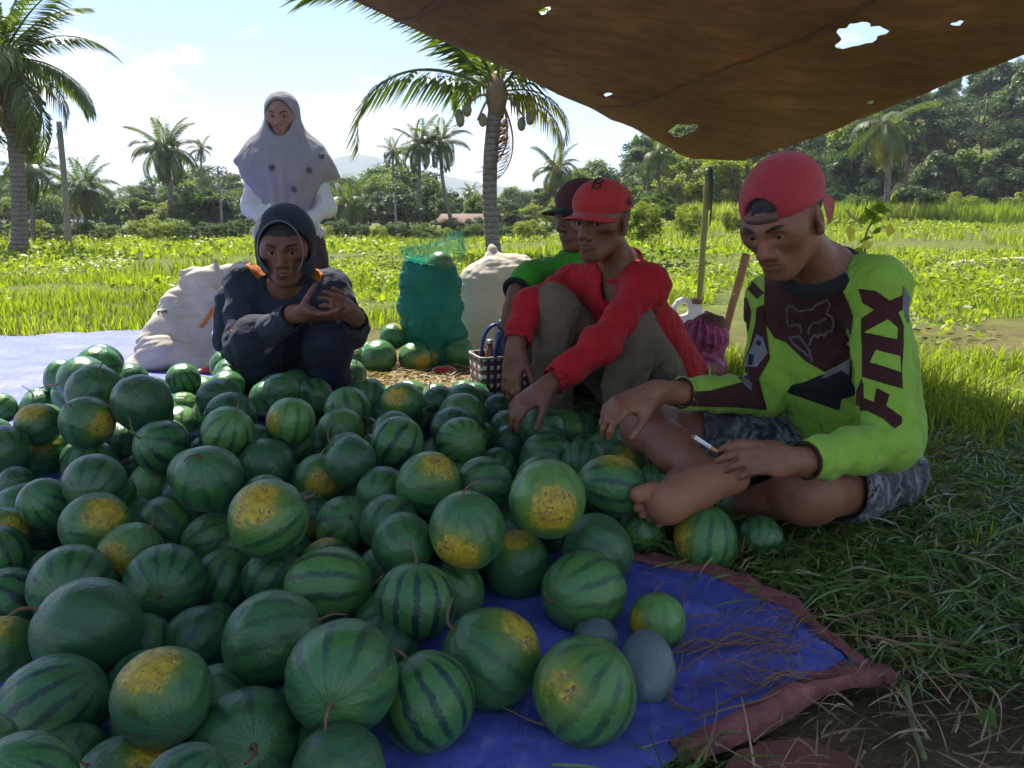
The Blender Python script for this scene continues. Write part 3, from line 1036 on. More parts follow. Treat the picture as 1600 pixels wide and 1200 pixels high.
# second tarp fold under the corner
fp = [(1150, 1182), (1200, 1168), (1262, 1160), (1330, 1195), (1345, 1235), (1230, 1250), (1120, 1230)]
fw = np.array([G(*p)[:2] for p in fp])
V2, F2b = fill_poly(fw, .02, .02)
zz = gz(V2[:, 0], V2[:, 1]) + .004 + .006 * (vnoise(np.concatenate([V2, V2[:, :1] * 0], 1), 14) + 1)
o = link('tarp_scrap', mesh_np('tarp_scrap', np.concatenate([V2, zz[:, None]], 1), F2b, True), None, simple('red_tarp_scrap', (0.23, 0.085, 0.06), .7, .3, 9, .6, 50))
tag(o, 'folded scrap of reddish tarpaulin poking out below the blue tarp at the bottom', 'tarp scrap')

# ------------------------------------------------------------------ canopy
C0 = P(1112, 268, 4.2)
QL = P(540, -2, 3.5); QR = P(1600, 76, 2.8)
vL = (QL - C0) * 3.0; vR = (QR - C0) * 1.85  # unseen reach shaped for light: left side shades pile, shorter rear admits sky
LL, LR = np.linalg.norm(vL), np.linalg.norm(vR)
def can_pt(s, t):
    s = np.asarray(s, float); t = np.asarray(t, float)
    p = C0 + s[..., None] * vL + (t * (1 - .36 * s))[..., None] * vR
    sag = -0.30 * np.sin(np.pi * np.clip(s * 1.45, 0, 1) ** .9) * np.sin(np.pi * np.clip(t, 0, 1))
    wob = 0.018 * np.sin(t * 17 + 3 * np.sin(s * 5)) * np.minimum(1, s * 8) * np.exp(-s * .7) + .010 * vnoise(np.stack([s * LL, t * LR * .5, s * 0], -1), 6.0)
    wob = wob + .012 * np.abs(vnoise(np.stack([s * LL * .5, t * LR * 2.2, s * 0 + 3], -1), 3.0)) + .008 * np.abs(vnoise(np.stack([s * LL * 2.0, t * LR * .5, s * 0 + 7], -1), 3.4))
    edge = -0.05 * np.exp(-(s / .03) ** 2) * np.sin(np.pi * np.clip(t * 1.4, 0, 1)) * 0.6
    rad = np.hypot(s * LL, t * LR)
    p[..., 2] += sag + wob + edge + 0.035 * np.exp(-(rad / .14) ** 2)
    return p
_cv = {}
def can_st(px, py):
    """which point of the sheet is seen at a pixel (numerical inversion)"""
    s, t = .2, .3
    d = ray(px, py)
    tgt = np.array([d[0] / d[1], d[2] / d[1]])
    def pr(s, t):
        p = can_pt(np.array(s), np.array(t)); return np.array([p[0] / p[1], (p[2] - CAM_H) / p[1]])
    for _ in range(30):
        e = pr(s, t) - tgt; h = 1e-4
        J = np.stack([(pr(s + h, t) - pr(s, t)) / h, (pr(s, t + h) - pr(s, t)) / h], 1)
        ds = np.linalg.lstsq(J, e, rcond=None)[0]
        s = float(np.clip(s - .6 * ds[0], 0, .95)); t = float(np.clip(t - .6 * ds[1], 0, .95))
    return s, t
holes = []
for px, py, rx, ry, sd_ in ((1342, 55, 36, 19, 1), (1066, 203, 22, 9, 2), (850, 17, 10, 7, 3), (1496, 37, 11, 4, 4), (1360, 160, 6, 3, 5), (950, 148, 7, 3, 8)):
    rg = np.random.default_rng(sd_ + 40); n = 26 if rx > 15 else 10
    lp = []
    for k in range(n):
        a = 2 * math.pi * k / n
        q = 1 + (.16 * math.sin(3 * a + sd_) + .1 * math.sin(5 * a + 2 * sd_)) + rg.uniform(-.13, .13)
        s, t = can_st(px + rx * q * math.cos(a) + ry * .5 * math.sin(a) * 0, py + ry * q * math.sin(a) - rx * .18 * math.cos(a))
        lp.append((s * LL, t * LR))
    holes.append(np.array(lp))
outl = [(0.10, 0.0), (LL, 0), (LL, LR), (0, LR), (0, 0.12), (.015, .05), (.05, .015)]
V2, F2c = fill_poly(outl, .06, .06, holes)
CV = can_pt(V2[:, 0] / LL, V2[:, 1] / LR)
m, nt, b = new_mat('brown_canopy_sheet')
co = objco(nt)
n1 = noise(nt, co, 1.6, 5, .6); n2 = noise(nt, nd(nt, 'ShaderNodeMapping', {'Vector': co, 'Scale': (3, 9, 9), 'Rotation': (0, 0, .5)}).outputs[0], 2.4, 5, .65); n3 = noise(nt, co, 70, 3, .6)
c = ramp(nt, math_n(nt, 'ADD', math_n(nt, 'MULTIPLY', n1, .5), math_n(nt, 'MULTIPLY', n2, .5)), [(0.32, (0.105, 0.074, 0.050)), (0.55, (0.185, 0.134, 0.090)), (0.72, (0.27, 0.20, 0.135))])
setc(nt, b, c); b.inputs['Roughness'].default_value = .6; b.inputs['Specular IOR Level'].default_value = .25
bump(nt, b, math_n(nt, 'ADD', n2, math_n(nt, 'MULTIPLY', n3, .15)), 1.0, .03)
tr = nd(nt, 'ShaderNodeBsdfTranslucent', {'Color': mixc(nt, 1.0, c, (1.15, 1.02, .84), 'MULTIPLY')})
mxs = nd(nt, 'ShaderNodeMixShader', {0: .44, 1: b.outputs[0], 2: tr.outputs[0]})
nt.links.new(mxs.outputs[0], nt.nodes['Material Output'].inputs[0])
MAT_CAN = m
o = link('shade_canopy', mesh_np('shade_canopy', CV, F2c, True), None, MAT_CAN)
sol = o.modifiers.new('thickness', 'SOLIDIFY'); sol.thickness = .003; sol.offset = 1
tag(o, 'torn brown tarpaulin canopy stretched overhead with ragged holes', 'canopy')
MAT_SEAM = simple('canopy_seam', (.13, .088, .055), .8, .3, 20)
for kind_, c_ in (('s', .13), ('s', .30)):
    u_ = np.linspace(.01, .97, 90); rows = []
    for dv_, dz_ in ((-.0016, -.004), (-.0008, -.008), (.0008, -.008), (.0016, -.004)):
        a_ = np.full(90, c_ + dv_ * (1 if kind_ == 's' else 1.6))
        q_ = can_pt(a_, u_) if kind_ == 's' else can_pt(u_, a_)
        rows.append(q_ + [0, 0, dz_])
    gi_ = np.arange(360).reshape(4, 90)
    link('seam', mesh_np('seam', np.concatenate(rows), np.stack([gi_[:-1, :-1], gi_[:-1, 1:], gi_[1:, 1:], gi_[1:, :-1]], -1).reshape(-1, 4), True), o, MAT_SEAM)

# bamboo pole under the canopy's low corner
MAT_BAMBOO = simple('bamboo', (0.24, 0.22, 0.07), .5, .3, 8, .3, 40)
MAT_TIE = simple('dark_tie', (0.05, 0.055, 0.05), .7, .3, 10)
pb = np.array([P(1092, 445, 4.22)[0], 4.22, float(gz(1, 4.2))]); pt = P(1107, 262, 4.2)
root = thing('bamboo_pole', 'bamboo pole propping the low corner of the canopy', 'pole', pb)
pts = pb + (pt - pb) * np.linspace(0, 1, 19)[:, None]
V, F = tube(pts, .017 + .0025 * (np.arange(19) % 4 == 0), 9); part('pole', V, F, MAT_BAMBOO, root)
q = pts[-1]
V, F = join([tube(catmull([q + [.012, -.015, .0], q + [.022, -.02, -.12], q + [.018, -.02, -.30]], 8), np.linspace(.007, .004, 8), 6),
             tube(catmull([q + [.0, -.02, .0], q + [.008, -.028, -.1], q + [.010, -.024, -.22]], 8), np.linspace(.006, .004, 8), 6),
             tube([q + np.array([.024 * math.cos(a), .024 * math.sin(a), -.05 + .003 * a]) for a in np.linspace(0, 19, 40)], .003, 5)])
part('rope_tie', V, F, MAT_TIE, root)
far = can_pt(np.array([1.0, 1.0, 0.0]), np.array([0.0, 1.0, 1.0]))
for p_, lb in ((far[0], 'bamboo pole holding the left corner of the canopy'), (far[1], 'bamboo pole holding the rear corner of the canopy behind the camera'), (far[2], 'bamboo pole holding the right corner of the canopy')):
    g = np.array([p_[0], p_[1], float(gz(p_[0], p_[1])) - .05])
    V, F = tube(g + (p_ + [0, 0, .04] - g) * np.linspace(0, 1, 12)[:, None], .02, 9)
    tag(link('bamboo_pole', mesh_np('bamboo_pole', V, F, True), None, MAT_BAMBOO), lb, 'pole')

# ------------------------------------------------------------------ watermelons
MEL = [(-1273,2237,287,73),(-1179,2118,277,74),(-988,1996,273,75),(-1424,2808,169,64),(-1218,2784,174,62),(-1304,2897,102,62),(-1176,2672,96,56),(-1184,2875,103,63),(-881,2251,219,67),(-931,2357,166,67),(-782,2075,215,70),(-694,1807,247,61),(-1062,2374,107,64),(-1815,2645,98,58),(-1673,2640,102,62),(-1287,2016,208,58),(-1114,1948,233,66),(-1153,2189,102,63),(-1320,1909,168,67),(-1323,2081,109,72),(-879,1851,197,67),(-974,2064,94,57),(-1123,1956,103,70),(-880,1544,208,63),(-921,1877,89,58),(-643,1546,216,71),(-1157,1719,85,60),(-981,1530,167,53),(-1063,1511,113,54),(-1051,1609,76,58),(-833,1443,156,66),(-767,1614,85,64),(-648,1554,75,57),(-660,1897,181,61),(-728,2368,225,57),(-799,2439,182,58),(-660,2506,174,61),(-623,2885,164,64),(-768,3144,96,56),(-490,2579,155,63),(-491,2220,200,68),(-393,2877,97,57),(-330,2239,217,60),(-288,2829,95,56),(-237,2511,145,64),(-342,2340,155,64),(-308,2434,96,57),(-147,2192,184,70),(-162,2064,180,65),(-133,1941,179,67),(-289,1857,204,68),(-566,1901,249,60),(-704,2585,101,61),(-473,2053,183,63),(-844,2600,96,57),(-868,2493,112,59),(-591,1980,151,56),(-542,2054,91,57),(-365,1664,217,58),(-598,1791,166,67),(-449,1710,162,57),(-508,1748,81,56),(-285,1599,167,56),(-367,1749,81,57),(-283,1692,114,56),(-178,1554,201,70),(-64,1611,181,61),(-45,1978,91,57),(-450,1337,212,74),(-461,1620,101,58),(-351,1523,121,62),(-252,1474,146,58),(-204,1344,158,57),(-187,1557,74,56),(-82,1314,199,70),(-41,1675,84,62),(67,1384,233,72),(217,1597,182,68),(87,2105,173,67),(-17,2395,97,57),(216,2320,102,62),(154,2224,137,62),(-6,2148,102,63),(94,1973,120,78),(184,1884,145,57),(218,2132,93,56),(266,2044,129,55),(295,1937,124,60),(374,1863,93,57),(584,2141,54,27),(289,1609,71,51),(169,1431,107,70),(413,1537,84,66),(548,1586,67,49),(527,1787,73,46),(164,1611,76,56),(0,1571,79,55),(-738,1382,118,59),(-784,1265,114,72),(-631,1288,108,70),(-658,1085,131,78),(-930,1308,64,57),(-1016,1420,100,54),(-833,1136,60,57),(-636,951,92,69),(-448,879,153,61),(-525,1172,60,57),(-559,1379,67,57),(-453,1351,84,59),(-364,1065,128,72),(-355,904,70,70),(-489,839,56,57),(-327,1267,112,70),(-164,1199,115,69),(-251,1394,73,57),(-109,1337,66,57),(-230,935,146,75),(-212,1152,54,58),(-121,984,76,70),(-32,1092,79,77),(11,1412,82,68),(-214,830,85,55),(131,1296,86,73),(106,1003,81,77),(146,1209,39,39),(216,1112,46,45),(258,1247,54,49),(-852,2048,99,62),(-342,1865,84,53),(-216,2013,91,55),(54,2247,93,53),(-411,2499,103,63),(-837,2283,97,58),(-566,1885,85,54),(-502,2162,94,55),(-690,1812,83,54),(-779,2140,101,63),(-1053,2257,100,60),(-737,1904,86,54),(-458,2314,96,56),(-689,1194,58,53),(-474,1478,71,57),(-936,1612,81,60),(-548,1028,62,61),(-594,2580,96,56),(-1205,2068,94,57),(-407,2104,96,58),(-828,1376,63,53),(-391,1994,97,61),(-96,2251,96,57),(-365,1423,72,59),(-1109,2778,100,60),(-1092,1820,83,53),(-684,2018,92,56),(-831,1514,68,52),(-1009,2484,104,64),(-332,2607,101,61),(-422,2691,105,65),(-207,2119,92,54),(-949,2622,97,57),(-674,1696,86,62),(-130,1861,90,59),(-204,2395,101,61),(-127,2482,103,63),(-240,1841,84,54),(-434,1006,55,55),(-516,2450,101,61),(354,2115,101,63),(-850,2707,96,56),(-558,2284,97,57),(246,1816,89,60),(-1316,2759,99,59),(-189,2591,92,52),(-385,1167,57,53),(98,1845,87,57),(-724,2421,94,54),(-351,2219,98,58),(316,2246,104,65),(119,1723,90,65),(-1201,2547,101,61),(-649,2775,100,60),(43,2495,103,63),(287,1711,83,58),(-124,2676,103,63),(-141,2792,102,62),(-1478,2730,96,56),(-1155,1553,70,52),(-802,1800,87,59),(-1043,2879,104,64),(338,2385,103,63),(-973,2735,105,65),(172,2454,101,61),(-189,2888,94,54),(-1732,2738,98,58),(-807,2544,191,52),(-521,1535,174,52),(-735,1699,177,58),(-103,1455,154,58),(-1248,2167,178,63),(64,1648,178,55),(-1607,2699,192,66),(-770,2664,179,58),(-764,2792,162,57),(-147,2315,195,63),(-1412,1996,175,60),(-764,1946,189,57),(-941,2476,210,58),(-411,1832,184,53),(-1368,2176,170,57),(-317,1989,192,60),(-988,2641,198,55),(-1244,2475,194,54),(-1055,2182,188,53),(-1318,2326,192,63),(-1037,2792,191,65),(-1420,2623,201,59),(83,1540,154,64),(-1465,2494,179,60),(-1321,2551,173,54),(-1097,2898,205,60),(-920,1966,177,56),(-1331,2430,290,66),(-1386,2562,284,58),(-1448,2425,262,53),(-1088,2256,240,53),(-599,741,168,53),(-1379,1969,85,51),(-1367,2561,92,52),(-40,2599,102,62),(-515,702,169,53),(-502,941,67,52),(-461,1844,82,51),(-286,1580,70,51),(-857,1674,75,52),(-242,1256,59,44),(-575,881,60,44),(-613,1157,64,48),(76,1600,68,48),(-909,1674,138,42),(-576,1519,62,46),(-254,918,56,40),(-300,992,59,43),(-1056,2041,74,37),(-88,1456,63,47),(-357,732,142,46),(-527,1246,52,36),(-1200,1769,133,37),(-974,1466,52,37)]
MAT_MELON = None
def melon_material():
    m, nt, b = new_mat('watermelon_rind')
    co = objco(nt)
    oi = nd(nt, 'ShaderNodeObjectInfo')
    rnd = oi.outputs['Random']
    off = nd(nt, 'ShaderNodeCombineXYZ', {0: math_n(nt, 'MULTIPLY', rnd, 37.0), 1: math_n(nt, 'MULTIPLY', rnd, 91.0), 2: math_n(nt, 'MULTIPLY', rnd, 17.0)})
    cr = nd(nt, 'ShaderNodeVectorMath', {0: co, 1: off.outputs[0]}, operation='ADD').outputs[0]
    tone = attr(nt, 'tone', 'OBJECT'); con = attr(nt, 'contrast', 'OBJECT'); patch = attr(nt, 'patch', 'OBJECT'); grey = attr(nt, 'grey', 'OBJECT'); ns = attr(nt, 'stripes', 'OBJECT'); dirt = attr(nt, 'dirt', 'OBJECT')
    cu = nd(nt, 'ShaderNodeVectorMath', {0: co}, operation='NORMALIZE').outputs[0]
    sep = nd(nt, 'ShaderNodeSeparateXYZ', {0: cu})
    x, y, z = sep.outputs
    th = math_n(nt, 'ARCTAN2', y, x)
    w1 = noise(nt, cr, 2.2, 2, .5); w2 = noise(nt, cr, 9.0, 4, .7)
    wob = math_n(nt, 'ADD', math_n(nt, 'MULTIPLY', w1, 2.6), math_n(nt, 'MULTIPLY', math_n(nt, 'SUBTRACT', w2, .5), 2.3))
    ph = math_n(nt, 'ADD', math_n(nt, 'MULTIPLY', th, ns), wob)
    st = math_n(nt, 'SINE', ph)
    jag = math_n(nt, 'MULTIPLY', math_n(nt, 'SUBTRACT', noise(nt, cr, 26.0, 4, .7), .5), 1.5)
    smask = maprange(nt, math_n(nt, 'ADD', st, jag), 0.40, 0.70)
    az = math_n(nt, 'ABSOLUTE', z)
    pole = maprange(nt, az, .93, .62)
    smask = math_n(nt, 'MULTIPLY', smask, math_n(nt, 'ADD', .35, math_n(nt, 'MULTIPLY', pole, .65)))
    mott = noise(nt, cr, 34.0, 4, .65)
    mbig = noise(nt, cr, 2.3, 3, .55)
    light = ramp(nt, tone, [(0.0, (0.022, 0.085, 0.036)), (0.5, (0.050, 0.175, 0.044)), (1.0, (0.135, 0.300, 0.060))])
    light = mixc(nt, maprange(nt, mott, .35, .7, 0, .4), light, mixc(nt, .5, light, (0.02, .06, .03)))
    light = mixc(nt, maprange(nt, mbig, .48, .72, 0, .4), light, (0.105, 0.215, 0.03))
    dark = (0.015, 0.050, 0.030)
    col = mixc(nt, math_n(nt, 'MULTIPLY', smask, con), light, dark)
    # thin pale veins radiating at the ends
    vein = math_n(nt, 'SINE', math_n(nt, 'ADD', math_n(nt, 'MULTIPLY', th, 24.0), math_n(nt, 'MULTIPLY', w2, 5.0)))
    vein = math_n(nt, 'MULTIPLY', maprange(nt, vein, .5, .95), maprange(nt, az, .72, .97))
    col = mixc(nt, math_n(nt, 'MULTIPLY', vein, .3), col, (0.20, 0.30, 0.14))
    col = mixc(nt, grey, col, mixc(nt, mott, (0.085, 0.12, 0.125), (0.14, 0.185, 0.19)))
    # ground spot: yellow where the melon lay, brown scabs inside it (a look of the fruit itself)
    pd = math_n(nt, 'ADD', x, math_n(nt, 'MULTIPLY', math_n(nt, 'SUBTRACT', noise(nt, cr, 3.0, 5, .62), .5), .5))
    edge = math_n(nt, 'SUBTRACT', 1.0, math_n(nt, 'MULTIPLY', patch, .57))
    pm = maprange(nt, math_n(nt, 'SUBTRACT', pd, edge), -0.02, 0.10)
    halo = maprange(nt, math_n(nt, 'SUBTRACT', pd, edge), -0.30, 0.06)
    has = maprange(nt, patch, .01, .05)
    col = mixc(nt, math_n(nt, 'MULTIPLY', math_n(nt, 'MULTIPLY', halo, has), .72), col, (0.155, 0.225, 0.020))
    yel = ramp(nt, noise(nt, cr, 6.0, 4, .6), [(.3, (0.30, 0.205, 0.012)), (.55, (0.50, 0.36, 0.016)), (.75, (0.58, 0.46, 0.06))])
    pm = math_n(nt, 'MULTIPLY', pm, has)
    col = mixc(nt, pm, col, yel)
    scab = maprange(nt, math_n(nt, 'ADD', noise(nt, cr, 13.0, 6, .72, .6), math_n(nt, 'MULTIPLY', math_n(nt, 'SUBTRACT', noise(nt, cr, 3.0, 2), .5), .3)),   .54, .59)
    col = mixc(nt, math_n(nt, 'MULTIPLY', math_n(nt, 'MULTIPLY', scab, pm), dirt), col, (0.135, 0.085, 0.050))
    # soil dust and scratches
    dust = maprange(nt, noise(nt, cr, 5.0, 6, .7), .60, .78)
    col = mixc(nt, math_n(nt, 'MULTIPLY', dust, .08), col, (0.25, 0.20, 0.13))
    scr = nd(nt, 'ShaderNodeTexVoronoi', {'Vector': cr, 'Scale': 7.0})
    spk = maprange(nt, scr.outputs[0], .055, .03)
    col = mixc(nt, math_n(nt, 'MULTIPLY', spk, .3), col, (0.26, 0.24, 0.16))
    ends = maprange(nt, az, .9955, .9985)
    col = mixc(nt, math_n(nt, 'MULTIPLY', ends, .8), col, (0.15, 0.085, 0.045))
    setc(nt, b, col)
    rr = math_n(nt, 'ADD', .20, math_n(nt, 'MULTIPLY', noise(nt, cr, 8.0, 4, .6), .22))
    rr = math_n(nt, 'ADD', rr, math_n(nt, 'MULTIPLY', pm, .2))
    nt.links.new(rr, b.inputs['Roughness'])
    b.inputs['Specular IOR Level'].default_value = .5
    b.inputs['Sheen Weight'].default_value = .04
    b.inputs['Sheen Roughness'].default_value = .4
    b.inputs['Sheen Tint'].default_value = (.75, .85, 1, 1)
    bump(nt, b, math_n(nt, 'ADD', math_n(nt, 'MULTIPLY', mbig, 1.0), math_n(nt, 'ADD', math_n(nt, 'MULTIPLY', mott, .10), math_n(nt, 'MULTIPLY', scab, math_n(nt, 'MULTIPLY', pm, -.12)))), .25, .03)
    return m
MAT_MELON = melon_material()

def melon_mesh(name, seed, long=1.0):
    rg = np.random.default_rng(seed)
    nu, nv = 40, 26
    V = [[0, 0, 1.0]]
    for i in range(1, nv):
        ph = math.pi * i / nv
        for j in range(nu):
            a = 2 * math.pi * j / nu
            V.append([math.sin(ph) * math.cos(a), math.sin(ph) * math.sin(a), math.cos(ph)])
    V.append([0, 0, -1.0]); V = np.array(V)
    a = np.arctan2(V[:, 1], V[:, 0])
    r = 1 + 0.040 * vnoise(V + seed * 3.1, 1.0) + 0.016 * vnoise(V + seed * 7.7, 2.3) + 0.005 * np.cos(a * 10) * (1 - V[:, 2] ** 2)
    r -= 0.035 * np.exp(-((1 - V[:, 2]) / .02)) + 0.025 * np.exp(-((1 + V[:, 2]) / .02))
    V = V * r[:, None] * np.array([1, 1, long])
    T, Q = [], []
    for j in range(nu):
        k = (j + 1) % nu
        T.append((0, 1 + j, 1 + k)); T.append((len(V) - 1, 1 + (nv - 2) * nu + k, 1 + (nv - 2) * nu + j))
        for i in range(nv - 2):
            Q.append((1 + i * nu + j, 1 + (i + 1) * nu + j, 1 + (i + 1) * nu + k, 1 + i * nu + k))
    return mesh_np(name, V, [np.array(T), np.array(Q)], True, None, [MAT_MELON])
MELON = [melon_mesh('melon_%d' % i, i + 1, l) for i, l in enumerate((1.0, 1.06, 1.12, .97, 1.03))]
MELON_LONG = melon_mesh('melon_long', 9, 1.45)
MAT_STEM_DRY = simple('dry_vine', (0.22, 0.125, 0.065), .9, .35, 30, .5, 90)
MAT_STEM_GREEN = simple('green_stem', (0.20, 0.27, 0.07), .6, .3, 30)

def stem_mesh(name, seed, length, curl, r):
    rg = np.random.default_rng(seed)
    n = 16; p = np.array([0, 0, .97]); d = unit([.15, .1, 1.0]); pts = [p]
    ax = unit(rg.normal(size=3)); ax2 = unit(np.cross(d, ax))
    for i in range(n - 1):
        d = unit(d + ax2 * curl * (.35 + .65 * i / n) * .35 + rg.normal(0, .10, 3))
        p = p + d * length / n
        q = np.linalg.norm(p)
        if q < 1.02: p = p * 1.02 / q
        pts.append(p)
    rad = np.interp(np.arange(n), [0, 1.5, n - 2, n - 1], [r * 2.0, r, r * .75, r * .8])
    V, F = tube(catmull(pts, 22), np.interp(np.linspace(0, 1, 22), np.linspace(0, 1, n), rad), 6)
    return mesh_np(name, V, F, True)
STEM_CURL = [stem_mesh('stem_curly_%d' % i, 20 + i, l, c, r) for i, (l, c, r) in enumerate(((.75, .9, .035), (1.0, 1.4, .030), (.55, .6, .04), (.9, -1.1, .03)))]
STEM_STUB = [stem_mesh('stem_stub_%d' % i, 40 + i, .16, .5, .045) for i in range(2)]

def view_basis(c):
    f = unit(np.array([0, 0, CAM_H]) - c)             # towards the viewer
    rgt = unit(np.cross([0, 0, 1.0], f)); up = np.cross(f, rgt)
    return rgt, up, f

def make_melon(c, r, label, stem_dir=None, patch_dir=None, patch=0.0, tone=.45, con=.8, grey=0.0, stem=None, lng=False, group='watermelons of the pile', seed=0, dirt=1.0, asp=1.0, name='watermelon'):
    rg = np.random.default_rng(seed + 500)
    rgt, up, f = view_basis(np.asarray(c, float))
    def W(v): return unit(rgt * v[0] + up * v[1] + f * v[2])
    zax = W(stem_dir) if stem_dir is not None else unit(rg.normal(size=3) * np.array([1, 1, .6]))
    xax = W(patch_dir) if patch_dir is not None else unit(rg.normal(size=3))
    xax = xax - zax * np.dot(xax, zax)
    if np.linalg.norm(xax) < .15: xax = np.cross(zax, [0.3, .8, .2])
    xax = unit(xax); yax = np.cross(zax, xax)
    Rm = Matrix(((xax[0], yax[0], zax[0]), (xax[1], yax[1], zax[1]), (xax[2], yax[2], zax[2])))
    root = link(name, MELON_LONG if lng else MELON[seed % 5])
    root.location = Vector([float(v) for v in c])
    root.rotation_euler = Rm.to_euler()
    root.scale = (r, r, r)
    tag(root, label, 'watermelon', group)
    root['tone'] = float(tone); root['contrast'] = float(con); root['patch'] = float(patch); root['grey'] = float(grey)
    root['stripes'] = float(9 + seed % 5); root['dirt'] = float(dirt)
    if stem is not None:
        kind, k, rot = stem
        me = (STEM_CURL if kind != 'stub' else STEM_STUB)[k]
        mat = MAT_STEM_GREEN if kind == 'green' else MAT_STEM_DRY
        if kind == 'green':
            key = me.name + '_green'; m2 = bpy.data.meshes.get(key)
            if m2 is None:
                m2 = me.copy(); m2.name = key; m2.materials.clear(); m2.materials.append(mat)
            me = m2
        s = link('stem', me, root, mat)
        s.rotation_euler = (0, 0, rot)
        if lng: s.location = (0, 0, .42)
    return root

